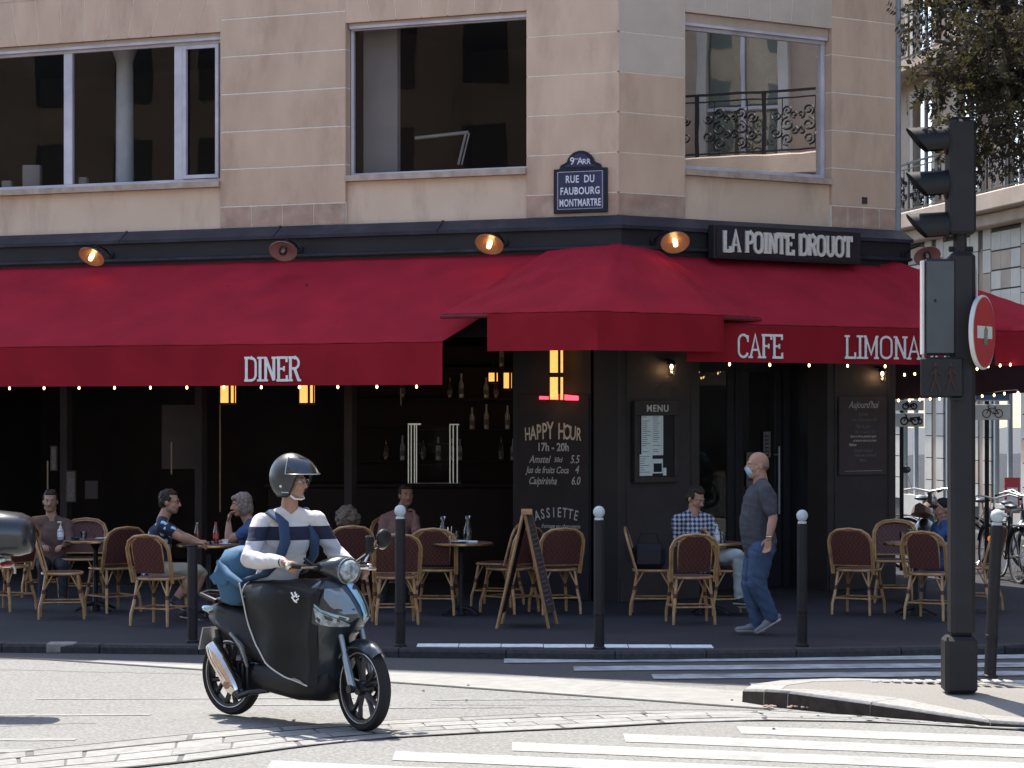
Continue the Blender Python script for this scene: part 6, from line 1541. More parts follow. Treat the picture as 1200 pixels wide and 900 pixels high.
q = MB('enamel_blue'); q.loft([[nose(0, .955, .019)+Vector((0, math.cos(a)*.018, math.sin(a)*.024)) for a in np.linspace(0, 2*PI, 13)[:-1]], [nose(0, .955, .024)+Vector((0, math.cos(a)*.016, math.sin(a)*.022)) for a in np.linspace(0, 2*PI, 13)[:-1]]]); put('badge', q, sh)
for s_ in (-1, 1):   # indicator lenses low on the shield and grey side panels
    q = MB('lens_clear'); q.loft([[nose(s_*y, z, .006) for z in (z0, (z0+z1)/2, z1)]+[nose(s_*y, z, -.006) for z in (z1, z0)] for y, z0, z1 in ((.07, .700, .712), (.11, .700, .735), (.16, .705, .765), (.205, .72, .80), (.225, .745, .84))]); put('indicator', q, sh)
    q = MB('scooter_sky_sheen'); q.loft([[nose(s_*y, z, .007), nose(s_*y, z+.02, .009), nose(s_*y, z+.02, -.004), nose(s_*y, z, -.004)] for y, z in ((.10, .745), (.16, .772), (.205, .806), (.224, .85), (.205, .92))]); put('sheen_line', q, sh)  # blue strips added for the sky's reflection on the shield
    q = MB('scooter_grey'); q.loft([[nose(s_*y0, z, .005), nose(s_*(y0+y1)/2, z, .012), nose(s_*y1, z, .005), nose(s_*(y0+y1)/2, z, -.006)] for z, y0, y1 in ((.79, .05, .12), (.84, .055, .165), (.90, .06, .175), (.96, .07, .15))]); put('side_panel', q, sh, smooth=60)
# front mudguard, fork
q = MB('scooter_paint'); rings = []
for a in np.linspace(50, 160, 16):
    rO = .335 if a < 100 else .335+.0; wd = .066 if 58 < a < 150 else .045; ring = []
    for t in np.linspace(-1, 1, 9): ring.append((1.364+(rO-.05*t*t)*math.cos(R(a)), wd*t*1.15, .295+(rO-.05*t*t)*math.sin(R(a))))
    for t in np.linspace(1, -1, 7): ring.append((1.364+(rO-.012-.05*t*t)*math.cos(R(a)), wd*t*1.05, .295+(rO-.012-.05*t*t)*math.sin(R(a))))
    rings.append(ring)
q.loft(rings); sp('front_mudguard', q, smooth=50).matrix_basis = ST
for s_ in (-1, 1):
    q = MB('fork_grey'); q.tube([(1.19, s_*.088, .70), (1.265, s_*.088, .52), (1.275, s_*.090, .50), (1.364, s_*.092, .295)], [.020, .020, .027, .029], 12); fk = sp('fork_leg', q); q = MB('alloy_dark'); q.lathe([(.03, -.02), (.03, .02)], 12, c=(1.364, s_*.105, .295), axis=(0, 1, 0)); put('axle_nut', q, fk); fk.matrix_basis = ST
# handlebar with headlamp pod
tl = .035       # the bars lean a little into the turn
def hb(x, y, z): return Vector((x+.0, y, z-y*tl*1.6))
q = MB('scooter_paint'); q.loft([[hb(x, c_*w_, zc_+s_*hz) for c_, s_ in [(math.cos(a), math.sin(a)) for a in np.linspace(0, 2*PI, 21)[:-1]]] for x, w_, zc_, hz in ((.98, .09, 1.10, .03), (1.02, .155, 1.10, .05), (1.08, .165, 1.10, .072), (1.14, .14, 1.095, .090), (1.19, .110, 1.085, .098), (1.215, .085, 1.075, .085))]); hbc = sp('handlebar_cover', q, smooth=60)
q = MB('lens_clear'); q.loft([[Vector((x, c_*w_*(1-.28*max(0, -s_)), 1.080+s_*hz-.0)) for c_, s_ in [(math.cos(a), math.sin(a)) for a in np.linspace(0, 2*PI, 25)[:-1]]] for x, w_, hz in ((1.19, .098, .085), (1.222, .088, .076), (1.238, .066, .058), (1.246, .03, .03), (1.247, .004, .004))]); put('headlight', q, hbc, smooth=60)
q = MB('scooter_grey'); q.tube([Vector((1.205, c_*.104, 1.080+s_*.088)) for c_, s_ in [(math.cos(a), math.sin(a)) for a in np.linspace(0, 2*PI, 25)[:-1]]], .006, 6, closed=True); put('headlight_ring', q, hbc)
for s_ in (-1, 1):
    q = MB('rubber'); q.tube([hb(1.07, s_*.14, 1.09), hb(1.05, s_*.22, 1.10), hb(1.015, s_*.36, 1.105)], [.016, .018, .018], 10); gr = sp('grip', q)
    q = MB('chrome_bright'); q.lathe([(.019, 0), (.026, .012), (.026, .028), (.012, .034)], 14, c=hb(1.012, s_*.362, 1.105), axis=(-.1, s_, 0)); put('bar_end', q, gr)
    q = MB('chrome_bright'); q.tube([hb(1.09, s_*.19, 1.10), hb(1.125, s_*.26, 1.10), hb(1.11, s_*.35, 1.095)], .009, 6); sp('brake_lever', q)
    q = MB('iron_black'); q.cbox(hb(1.06, s_*.17, 1.10), (.05, .06, .05), bev=.01); sp('switch_block', q)
ml = sl(450, 631, .40); m2 = sl(433, 642, .30)
q = MB('iron_black'); q.tube([hb(1.07, .20, 1.11), m2-ZZ*.03, ml-ZZ*.05], [.009, .009, .007], 6); mr_ = sp('mirror', q)
q = MB('iron_black'); q.ell(ml, (.035, .070, .066), 18, 10); put('mirror_housing', q, mr_); q = MB('chrome_bright'); q.tube([ml+Vector((-.015, .06*math.cos(a), -.01+.062*math.sin(a))) for a in np.linspace(PI*1.05, PI*1.9, 10)], .008, 6); put('mirror_rim', q, mr_)
q = MB('iron_black'); q.cbox(m2+Vector((0, 0, .02)), (.03, .08, .13), bev=.012); q.tube([hb(1.07, .14, 1.11), m2-ZZ*.03], .010, 6); ph = sp('phone_holder', q); q = MB('chrome_bright'); q.tube([m2+Vector((-.02, -.035, -.10)), m2+Vector((-.02, .0, -.045))], .016, 8); put('clamp', q, ph)
q = MB('iron_black'); q.tube([hb(1.07, -.20, 1.11), hb(1.02, -.25, 1.16)], .008, 6); sp('cable', q)
# a second scooter whose rear top box just enters the picture on the left
S2 = copy_thing(SCO, (-4.12, 18.65, .002), PI, 'scooter leaving the picture at the left edge with a glossy black top box')
q = MB('box_gloss'); q.loft([sect(24, w_, a, b, 2.5, x) for x, w_, a, b in ((-.64, .08, 1.19, 1.34), (-.615, .16, 1.14, 1.40), (-.54, .195, 1.12, 1.435), (-.35, .205, 1.115, 1.455), (-.17, .20, 1.12, 1.44), (-.10, .16, 1.14, 1.40), (-.08, .08, 1.2, 1.33))]); tb_ = put('top_box', q, S2, smooth=60)
q = MB('lens_red'); q.ell((-.44, .0, 1.06), (.06, .09, .028), 12, 6); q.ell((-.60, .0, 1.25), (.03, .10, .02), 12, 6) if False else None; put('brake_light', q, tb_)
q = MB('bike_silver'); q.tube([(-.10, .1, .86), (-.35, .1, 1.08), (-.45, .1, 1.10)], .014, 6); q.tube([(-.10, -.1, .86), (-.35, -.1, 1.08), (-.45, -.1, 1.10)], .014, 6); q.tube([(-.42, -.15, 1.10), (-.47, -.15, 1.02), (-.47, -.15, .98)], .01, 6); put('box_rack', q, S2)
# lap apron of the first scooter, with white piping on its curved edge
edge = [sl(px, py, -.25) for px, py in ((283, 684), (285, 702), (291, 727), (303, 755), (318, 776), (338, 794), (362, 804))]
ex_x = [p.x for p in edge]; ex_z = [p.z for p in edge]
q = MB('apron_fabric'); rows = []; NX = 22
X0, X1 = edge[0].x, edge[-1].x
for i in range(NX+1):
    x = X0+(X1-X0)*i/NX; t = i/NX; zb_ = np.interp(x, ex_x, ex_z)
    zt_ = .985-.02*t+.02*math.sin(PI*t); w_ = .245+.04*math.sin(PI*min(1, t*1.1))
    fold = .012*math.sin(x*19)
    row = []
    for k in range(9): s_ = k/8; z = zb_+(zt_-.10-zb_)*s_; row.append(Vector((x, -(w_+.012*math.sin(z*17+x*9)+fold*(1-s_)), z)))
    for a in (25, 50, 75): row.append(Vector((x, -(w_-.10+.10*math.cos(R(a))), zt_-.10+.10*math.sin(R(a)))))
    for y in (-.10, 0, .10): row.append(Vector((x, y, zt_+.004*math.sin(x*30+y*20))))
    for a in (75, 50, 25): row.append(Vector((x, (w_-.10+.10*math.cos(R(a))), zt_-.10+.10*math.sin(R(a)))))
    for k in range(8, -1, -1): s_ = k/8; z = zb_+(zt_-.10-zb_)*s_; row.append(Vector((x, (w_+.012*math.sin(z*13+x*7)), z)))
    rows.append(row)
q.loft(rows, caps=False, closed=False); apr = sp('lap_apron', q, smooth=60)
q = MB('apron_fabric'); q.loft([rows[-1], [p+Vector((.05, -p.y*.15, 0)) for p in rows[-1]]], caps=False, closed=False); put('apron_front', q, apr, smooth=60)
for s_ in (-1, 1):
    q = MB('piping'); q.tube([rows[i][0 if s_ < 0 else -1]+Vector((0, s_*.004, 0)) for i in range(NX+1)], .0055, 6); put('piping', q, apr)
q = MB('piping'); q.tube([rows[0][k]+Vector((-.003, 0, .003)) for k in range(0, 15)], .005, 6); put('piping', q, apr)
q = MB('kerb_pale'); e_ = [rows[i][0] for i in range(17, 22)]; q.loft([[p+Vector((0, -.006, 0)), p+Vector((0, -.012, .02 if 0 < j < 4 else .008)), p+Vector((0, -.004, .01))] for j, p in enumerate(e_)]); put('apron_tab', q, apr)
# the white emblem on the apron: two small slanted strokes and a curl
q = MB('letter_white'); c_ = sl(347, 700, -.275)
for pl in ([(-.035, .03), (-.01, .0), (.02, .02)], [(-.03, .0), (.0, -.03), (.035, -.01)], [(.0, .035), (.02, .0), (.04, .01)], [(-.01, -.02), (.02, -.035)]): q.tube([c_+Vector((a*1.0, -.012, b)) for a, b in pl], .006, 5)
put('apron_emblem', q, apr)
# ------------------------------------------------------------------ people: one continuous surface each
mat('skin', (0.40, 0.215, 0.145), 0.5, col2=(0.34, 0.175, 0.115), nscale=9, spec=.4); mat('skin_tan', (0.34, 0.18, 0.12), 0.5, col2=(0.30, 0.155, 0.10), nscale=9)
mat('lips', (0.34, 0.13, 0.10), 0.5); mat('hair_dark', (0.040, 0.024, 0.017), 0.6, nscale=60, col2=(.012, .008, .007)); mat('hair_grey', (0.24, 0.185, 0.15), 0.6, nscale=50, col2=(.11, .08, .065), stretch=(1, 1, .2))
mat('hair_curly', (0.22, 0.15, 0.10), 0.7, nscale=60, col2=(.05, .03, .02)); mat('hair_stubble', (0.20, 0.13, 0.10), 0.7, nscale=80)
mat('denim', (0.050, 0.085, 0.16), 0.8, col2=(0.030, 0.055, 0.11), nscale=7, bump=.3, bscale=25); mat('tshirt_grey', (0.062, 0.060, 0.072), 0.85, col2=(0.045, 0.044, 0.054), nscale=40, detail=8, bump=.35, bscale=9)
mat('khaki', (0.34, 0.30, 0.22), 0.85, nscale=5, bump=.4, bscale=9); mat('trousers_grey', (0.42, 0.46, 0.46), 0.85, col2=(0.32, 0.35, 0.36), nscale=5, bump=.5, bscale=9)
mat('trousers_dark', (0.03, 0.03, 0.035), 0.85, bump=.3, bscale=12); mat('shoe_dark', (0.03, 0.03, 0.035), 0.6); mat('shoe_grey', (0.16, 0.16, 0.18), 0.7, nscale=10); mat('sole_white', (0.55, 0.55, 0.53), 0.7)
mat('blue_top', (0.03, 0.075, 0.19), 0.85, nscale=8, bump=.3, bscale=12); mat('brown_top', (0.12, 0.07, 0.055), 0.9, nscale=12, bump=.3, bscale=14); mat('pink_top', (0.30, 0.17, 0.15), 0.9, nscale=6, bump=.3, bscale=10); mat('black_top', (0.018, 0.017, 0.02), .9)
mat('mask_blue', (0.30, 0.52, 0.60), 0.7, nscale=20); mat('eye_white', (0.6, 0.58, 0.55), 0.3); mat('eye_dark', (0.02, 0.015, 0.01), 0.2)
mat('helmet_black', (0.020, 0.024, 0.026), 0.42, coat=.15, col2=(0.026, 0.031, 0.033), nscale=3); mat('white_plastic', (.7, .7, .7), .4); mat('metal_thin', (.6, .6, .6), .2, metal=1)
glassmat('visor', (0.72, 0.76, 0.76), 1.45, extra=.05)
def ramp_z(name, stops, rough=.85, bump=.35):
    m = mat(name, (1, 1, 1), rough, bump=bump, bscale=11); t = m.node_tree; L = t.links; p = t.nodes['Principled BSDF']
    tc = t.nodes.new('ShaderNodeTexCoord'); sx = t.nodes.new('ShaderNodeSeparateXYZ'); L.new(tc.outputs['Object'], sx.inputs[0])
    mr = t.nodes.new('ShaderNodeMapRange'); mr.inputs['From Min'].default_value = .8; mr.inputs['From Max'].default_value = 1.6; L.new(sx.outputs['Z'], mr.inputs['Value'])
    ra = t.nodes.new('ShaderNodeValToRGB'); ra.color_ramp.interpolation = 'CONSTANT'; e = ra.color_ramp.elements
    while len(e) < len(stops): e.new(.5)
    for i, (z, c) in enumerate(stops): e[i].position = (z-.8)/.8; e[i].color = (*c, 1)
    no = t.nodes.new('ShaderNodeTexNoise'); no.inputs['Scale'].default_value = 7; mx = t.nodes.new('ShaderNodeMix'); mx.data_type = 'RGBA'; mx.blend_type = 'MULTIPLY'; mx.inputs['Factor'].default_value = .25
    L.new(mr.outputs[0], ra.inputs[0]); L.new(ra.outputs[0], mx.inputs['A']); L.new(no.outputs[0], mx.inputs['B']); L.new(mx.outputs['Result'], p.inputs['Base Color'])
ramp_z('sweater', [(.8, (.62, .59, .58)), (1.17, (.50, .50, .55)), (1.275, (.010, .014, .045)), (1.37, (.66, .61, .59))])
def pattern(name, kind):
    m = mat(name, (1, 1, 1), .85, bump=.3, bscale=12); t = m.node_tree; L = t.links; p = t.nodes['Principled BSDF']; tc = t.nodes.new('ShaderNodeTexCoord')
    if kind == 'plaid':
        def wv(axis, sc):
            w_ = t.nodes.new('ShaderNodeTexWave'); w_.wave_type = 'BANDS'; w_.bands_direction = axis; w_.inputs['Scale'].default_value = sc; w_.inputs['Distortion'].default_value = .6; L.new(tc.outputs['Object'], w_.inputs[0]); return w_
        a = wv('X', 7); b = wv('Z', 7); ad = t.nodes.new('ShaderNodeMath'); ad.operation = 'ADD'; L.new(a.outputs[1], ad.inputs[0]); L.new(b.outputs[1], ad.inputs[1])
        mu = t.nodes.new('ShaderNodeMath'); mu.operation = 'MULTIPLY'; mu.inputs[1].default_value = .5; L.new(ad.outputs[0], mu.inputs[0])
        ra = t.nodes.new('ShaderNodeValToRGB'); e = ra.color_ramp.elements; e.new(.5); e[0].position = .28; e[1].position = .5; e[2].position = .72
        e[0].color = (.42, .42, .46, 1); e[1].color = (.15, .17, .24, 1); e[2].color = (.025, .03, .06, 1); L.new(mu.outputs[0], ra.inputs[0]); L.new(ra.outputs[0], p.inputs['Base Color'])
    else:
        v = t.nodes.new('ShaderNodeTexVoronoi'); v.inputs['Scale'].default_value = 10; L.new(tc.outputs['Object'], v.inputs['Vector'])
        n2 = t.nodes.new('ShaderNodeTexNoise'); n2.inputs['Scale'].default_value = 24; n2.inputs['Detail'].default_value = 1; L.new(tc.outputs['Object'], n2.inputs['Vector'])
        m2 = t.nodes.new('ShaderNodeMath'); m2.operation = 'MULTIPLY_ADD'; m2.inputs[1].default_value = .55; L.new(n2.outputs[0], m2.inputs[0]); L.new(v.outputs['Distance'], m2.inputs[2])
        ra = t.nodes.new('ShaderNodeValToRGB'); ra.color_ramp.interpolation = 'CONSTANT'; e = ra.color_ramp.elements; e[0].position = 0; e[0].color = (.36, .50, .62, 1); e[1].position = .56; e[1].color = (.012, .016, .04, 1)
        L.new(m2.outputs[0], ra.inputs[0]); L.new(ra.outputs[0], p.inputs['Base Color'])
pattern('shirt_plaid', 'plaid'); pattern('shirt_flower', 'flower')
class Body:
    def __init__(s): s.pr = []
    def c(s, p0, p1, r0, r1, m, lat=None, flat=1.0):
        s.pr.append(('c', Vector(p0), Vector(p1), r0, r1, m, Vector(lat).normalized() if lat is not None else None, flat)); return s
    def e(s, c, r, m, rot=None):
        s.pr.append(('e', Vector(c), Vector(r), rot if rot is not None else Matrix.Identity(3), m)); return s
    def chain(s, pts, rs, m, lat=None, flat=1.0):
        for i in range(len(pts)-1): s.c(pts[i], pts[i+1], rs[i], rs[i+1], m if isinstance(m, str) else m[i], lat, flat)
        return s
    def build(s, name, parent, vox=.007, it=3, world=True, noise=0.0, smooth=180):
        q = MB('skin')
        for p in s.pr:
            if p[0] == 'e': q.ell(p[1], p[2], 20, 14, rot=p[3])
            else:
                _, a, b, r0, r1, m, lat, fl = p; ax = b-a; L_ = ax.length; ax = ax.normalized() if L_ > 1e-6 else Vector((0, 0, 1))
                if lat is None: u = ax.orthogonal().normalized()
                else: u = (lat-ax*lat.dot(ax)).normalized()
                v = ax.cross(u)*fl; n = 16; rings = []
                for k in (-80, -55, -28, 0): rings.append((a+ax*(r0*math.sin(R(k))*min(1, fl*1.3)), r0*math.cos(R(k))))
                for k in (0, 28, 55, 80): rings.append((b+ax*(r1*math.sin(R(k))*min(1, fl*1.3)), r1*math.cos(R(k))))
                q.loft([[c+u*(math.cos(2*PI*j/n)*rr_)+v*(math.sin(2*PI*j/n)*rr_) for j in range(n)] for c, rr_ in rings])
        me = q.mesh('tmp'); o = bpy.data.objects.new('tmp', me); COL.objects.link(o)
        md = o.modifiers.new('r', 'REMESH'); md.mode = 'VOXEL'; md.voxel_size = vox; md.use_smooth_shade = True
        ms = o.modifiers.new('s', 'SMOOTH'); ms.factor = .5; ms.iterations = it
        out = bpy.data.meshes.new_from_object(o.evaluated_get(bpy.context.evaluated_depsgraph_get()))
        bpy.data.objects.remove(o); bpy.data.meshes.remove(me); out.name = name
        nf = len(out.polygons); cen = np.empty(nf*3); out.polygons.foreach_get('center', cen); cen = cen.reshape(-1, 3)
        mats = []; best = np.full(nf, 1e9); idx = np.zeros(nf, int)
        for p in s.pr:
            m = p[-1] if p[0] == 'e' else p[5]
            if m not in mats: mats.append(m)
            k = mats.index(m)
            if p[0] == 'e':
                Rm = np.array(p[3]); d = (cen-np.array(p[1])) @ Rm; dd = (np.linalg.norm(d/np.array(p[2]), axis=1)-1)*min(p[2])
            else:
                a = np.array(p[1]); b = np.array(p[2]); ab = b-a; L2 = max(ab@ab, 1e-9); t = np.clip(((cen-a)@ab)/L2, 0, 1); d = cen-(a+t[:, None]*ab); r_ = p[3]+(p[4]-p[3])*t
                if p[6] is not None and p[7] != 1.0:
                    ax = ab/math.sqrt(L2); u = np.array(p[6]); u = u-ax*(u@ax); u /= np.linalg.norm(u); v = np.cross(ax, u)
                    dd = np.sqrt((d@u)**2+((d@v)/p[7])**2+(d@ax)**2)-r_
                else: dd = np.linalg.norm(d, axis=1)-r_
            sel = dd < best; best[sel] = dd[sel]; idx[sel] = k
        CL = [i for i, m in enumerate(mats) if m in ('sweater', 'denim', 'tshirt_grey', 'khaki', 'trousers_grey', 'trousers_dark', 'blue_top', 'brown_top', 'pink_top', 'black_top', 'shirt_plaid', 'shirt_flower')]
        if CL:      # folds in the cloth
            nv = len(out.vertices); msk = np.zeros(nv, bool); nl = len(out.loops); lv = np.empty(nl, 'i4'); out.loops.foreach_get('vertex_index', lv); ls = np.empty(nf, 'i4'); out.polygons.foreach_get('loop_start', ls); lt = np.empty(nf, 'i4'); out.polygons.foreach_get('loop_total', lt)
            fl_ = np.isin(idx, CL); msk[lv[np.repeat(fl_, lt)]] = True
            co = np.empty(nv*3); out.vertices.foreach_get('co', co); no = np.empty(nv*3); out.vertices.foreach_get('normal', no); co = co.reshape(-1, 3); no = no.reshape(-1, 3)
            x, y, z = co.T; a = np.sin(z*52+2.6*np.sin(x*13+y*9)+1.8*np.sin(z*17+x*7)); b = np.sin(x*31-y*27+z*38+2*np.sin(z*21)); f = (np.maximum(a, -.2)*.6+b*.4)*.0058
            co += no*(f*msk)[:, None]; out.vertices.foreach_set('co', co.ravel())
        out.materials.clear()
        for m in mats: out.materials.append(MATS[m])
        out.polygons.foreach_set('material_index', idx.astype('i4'))
        if noise:
            nv = len(out.vertices); co = np.empty(nv*3); out.vertices.foreach_get('co', co); no = np.empty(nv*3); out.vertices.foreach_get('normal', no)
            co = co.reshape(-1, 3); no = no.reshape(-1, 3); f = (np.sin(co[:, 0]*90+2*np.sin(co[:, 2]*70))*np.sin(co[:, 1]*80+co[:, 2]*60)); co += no*(f*noise)[:, None]; out.vertices.foreach_set('co', co.ravel())
        out.shade_smooth(); out.update()
        if world:   # bring the mesh into the parent's own frame so that patterns sit on the body
            out.transform(wm(parent).inverted())
        o = bpy.data.objects.new(name, out); COL.objects.link(o); o.parent = parent
        return o
def basis(fwd, up=(0, 0, 1)):
    f = Vector(fwd).normalized(); u = Vector(up); r_ = f.cross(u).normalized(); u = r_.cross(f).normalized()
    return Matrix((r_, f, u)).transposed()
def head(B, c, rot, skin='skin', s=1.0, beard=None, lipm='lips'):
    c = Vector(c); P = lambda x, y, z: c+rot @ Vector((x*s, y*s, z*s))
    B.e(P(0, -.012, .030), Vector((.076, .094, .092))*s, skin, rot); B.e(P(0, .020, -.020), Vector((.064, .074, .088))*s, skin, rot)
    B.e(P(0, .050, -.082), Vector((.038, .036, .028))*s, beard or skin, rot); B.c(P(-.045, .005, -.065), P(-.012, .06, -.085), .026*s, .024*s, beard or skin); B.c(P(.045, .005, -.065), P(.012, .06, -.085), .026*s, .024*s, beard or skin)
    B.c(P(0, .086, .018), P(0, .108, -.022), .009*s, .015*s, skin); B.e(P(-.011, .098, -.026), Vector((.009, .010, .008))*s, skin, rot); B.e(P(.011, .098, -.026), Vector((.009, .010, .008))*s, skin, rot)
    B.c(P(-.040, .074, .030), P(-.012, .084, .030), .010*s, .010*s, skin); B.c(P(.040, .074, .030), P(.012, .084, .030), .010*s, .010*s, skin)
    B.c(P(-.018, .080, -.054), P(.018, .080, -.054), .0085*s, .0085*s, lipm)
    for k in (-1, 1): B.e(P(k*.078, -.012, -.005), Vector((.010, .019, .030))*s, skin, rot); B.e(P(k*.040, .052, -.028), Vector((.022, .024, .022))*s, skin, rot)
def eyes(parent, c, rot, s=1.0, world=True):
    c = Vector(c); q = MB('eye_white')
    for k in (-1, 1):
        q.ell(c+rot @ Vector((k*.030*s, .078*s, .012*s)), Vector((.013, .010, .008))*s, 10, 6, rot=rot); q.ell(c+rot @ Vector((k*.030*s, .0865*s, .012*s)), Vector((.006, .004, .006))*s, 8, 5, 'eye_dark', rot=rot)
        q.tube([c+rot @ Vector((k*x*s, y*s, z*s)) for x, y, z in ((.014, .095, .030), (.030, .090, .034), (.044, .078, .028))], .003*s, 5, 'hair_dark')
    put('eyes', q, parent, world=world)
def hand(B, wr, d, n, side, skin='skin', curl=.6, s=1.0, thumb=None):
    """d: direction of the fingers, n: palm normal (fingers curl towards n), side: thumb direction"""
    wr = Vector(wr); d = Vector(d).normalized(); n = Vector(n); n = (n-d*n.dot(d)).normalized(); sd_ = Vector(side); sd_ = (sd_-d*sd_.dot(d)-n*sd_.dot(n)).normalized()
    B.c(wr, wr+d*.07*s, .026*s, .038*s, skin, lat=sd_, flat=.48)
    for k, (off, L_) in enumerate(((.030, .072), (.010, .080), (-.010, .074), (-.029, .058))):
        b = wr+d*.078*s+sd_*off*s; a1 = curl*(.8+.1*k); d1 = (d*math.cos(a1)+n*math.sin(a1)); a2 = a1+curl*1.2; d2 = (d*math.cos(a2)+n*math.sin(a2))
        p1 = b+d1*L_*.5*s; p2 = p1+d2*L_*.5*s; B.c(b, p1, .0095*s, .0088*s, skin); B.c(p1, p2, .0088*s, .0072*s, skin)
    b = wr+d*.022*s+sd_*.028*s; t1 = b+(sd_*.6+d*.7+n*.25).normalized()*.036*s; t2 = t1+(sd_*.15+d*.8+n*.55*max(curl, .3)).normalized()*.030*s
    B.c(b, t1, .013*s, .011*s, skin); B.c(t1, t2, .0105*s, .0085*s, skin)
def shoe(B, an, d, m, sole='sole_white', L_=.27):
    an = Vector(an); d = Vector(d).normalized(); dn = Vector((0, 0, -1)) if abs(d.z) < .3 else (Vector((0, 0, -1))-d*(-d.z)).normalized()
    side = d.cross(Vector((0, 0, 1))).normalized()
    heel = an-d*.045+dn*.035; toe = an+d*(L_-.10)+dn*.05
    B.c(an, an+dn*.03, .045, .046, m); B.c(heel, an+d*.08+dn*.035, .040, .044, m, lat=side, flat=.85); B.c(an+d*.06+dn*.04, toe, .044, .036, m, lat=side, flat=.7)
    B.c(heel+dn*.028, toe+dn*.012, .040, .036, sole, lat=side, flat=.42)
# ---- the rider, in the scooter's frame
RD = thing('person', 'scooter rider in black open helmet and white sweater with navy stripe', 'person', (SX, SY, .002), RZ)
B = Body(); sk = 'skin_tan'; sw = 'sweater'
shR, shL = sl(304, 610, -.185), sl(372, 608, .185); elR, elL = sl(293, 655, -.30), sl(394, 650, .34)
wrR, wrL = Vector((.915, -.325, 1.145)), Vector((.935, .335, 1.075))
shR.z -= .015; shL.z -= .01; shR.y += .02; shL.y -= .02
neck = (shR+shL)/2+Vector((.005, 0, .085)); chest = (shR+shL)/2+Vector((.0, 0, -.12)); waist = Vector((.50, 0, 1.06)); hips = Vector((.44, 0, .93))
lat = (shL-shR).normalized()
B.c(chest+ZZ*.02, waist, .165, .150, sw, lat, .70); B.c(waist, hips, .150, .165, sw, lat, .74); B.c(neck-ZZ*.03, shR, .060, .058, sw); B.c(neck-ZZ*.03, shL, .060, .058, sw); B.c(chest, neck-ZZ*.03, .15, .070, sw, lat, .62)
B.c(neck-ZZ*.06, neck+ZZ*.075+Vector((.015, 0, 0)), .058, .055, sk)
for sh_, el_, wr_, k in ((shR, elR, wrR, -1), (shL, elL, wrL, 1)):
    B.c(sh_, sh_.lerp(el_, .35), .070, .068, sw); B.c(sh_.lerp(el_, .35), sh_.lerp(el_, .75), .068, .058, sw); B.c(sh_.lerp(el_, .75), el_, .060, .066, sw); B.c(el_, el_.lerp(wr_, .30)-ZZ*.012, .064, .062, sw); B.c(el_.lerp(wr_, .30)-ZZ*.012, el_.lerp(wr_, .7), .060, .044, sw); B.c(el_.lerp(wr_, .7), wr_.lerp(el_, .10), .046, .038, sw); B.c(wr_.lerp(el_, .1), wr_, .030, .027, sk)
    hand(B, wr_, Vector((1, k*.05, -.10)), Vector((.1, 0, -1)), Vector((0, -k, .1)), sk, 1.0)
for k in (-1, 1):   # legs under the apron
    hp = Vector((.46, k*.10, .90)); kn = Vector((.88, k*.15, .86)); an = Vector((.82, k*.13, .46))
    B.c(hp, kn, .092, .066, 'denim'); B.c(kn, an, .064, .050, 'denim'); shoe(B, an, (1, 0, -.05), 'shoe_dark')
hc = sl(343, 560, 0)+Vector((0, 0, 0)); hc.z = hc.z-.012; yaw = R(16); hf = Vector((math.cos(yaw), math.sin(yaw), -.05)); hr = basis(hf)
head(B, hc+hr @ Vector((0, .0, -.02)), hr, sk)
B.c(neck+ZZ*.03, hc-ZZ*.05, .056, .056, sk)
rb = B.build('body', RD, .006, world=False)
eyes(RD, hc+hr @ Vector((0, 0, -.02)), hr, world=False)
q = MB('metal_thin')
for k in (-1, 1): q.tube([hc+hr @ Vector((k*.032+.021*math.cos(a), .100, -.010+.016*math.sin(a))) for a in np.linspace(0, 2*PI, 13)[:-1]], .0018, 5, closed=True); q.tube([hc+hr @ Vector((k*.053, .098, -.006)), hc+hr @ Vector((k*.080, .0, .0))], .002, 5)
put('glasses', q, RD)
# helmet (worn, but a thing of its own)
HM = thing('helmet', 'matt black open face helmet with raised clear visor on the rider', 'helmet', (SX, SY, .002), RZ)
def hp_(az, el, k=1.0, up=0): # az 0 = front
    return hc+hr @ Vector((.134*k*math.sin(az)*math.cos(el), -.014+.160*k*math.cos(az)*math.cos(el), .016+up+.168*k*math.sin(el)))
q = MB('helmet_black'); rows = []; na, ne = 48, 14
g1 = []
for j in range(ne+1):
    row = []
    for i in range(na+1):
        az = -PI+2*PI*i/na; a = abs(az); f_ = 1/(1+math.exp((a-R(58))/R(5)))
        lo = R(-54)*(1-f_)+R(12)*f_
        el_ = R(88)+(lo-R(88))*j/ne; row.append(hp_(az, el_))
    g1.append(row)
g2 = [[hc+(p-hc)*.90 for p in row] for row in g1]
q.loft([r_ for r_ in g1], caps=False, closed=False); q.loft(list(reversed(g2)), caps=False, closed=False); q.loft([g1[-1], g2[-1]], caps=False, closed=False)
put('shell', q, HM, smooth=60)
q = MB('rubber'); q.tube([g1[-1][i] for i in range(na)], .006, 6, closed=True); put('edge_trim', q, HM)
q = MB('visor'); vg = []
for j in range(7):
    el_ = R(58)-R(50)*j/6; vg.append([hp_(az, el_, 1.03+.34*(j/6)**1.2*max(0, math.cos(az*1.12))) for az in np.linspace(R(-78), R(78), 21)])
q.loft(vg, caps=False, closed=False); vi = put('visor', q, HM, smooth=60)
q = MB('scooter_grey'); q.tube(vg[-1], .0035, 5); q.tube([r_[0] for r_ in vg], .0035, 5); q.tube([r_[-1] for r_ in vg], .0035, 5); put('visor_edge', q, vi)
for k in (-1, 1): q = MB('white_plastic'); q.lathe([(.010, 0), (.008, .006)], 10, c=hp_(k*R(92), R(-22), 1.0), axis=hr @ Vector((k, 0, 0))); put('rivet', q, HM)
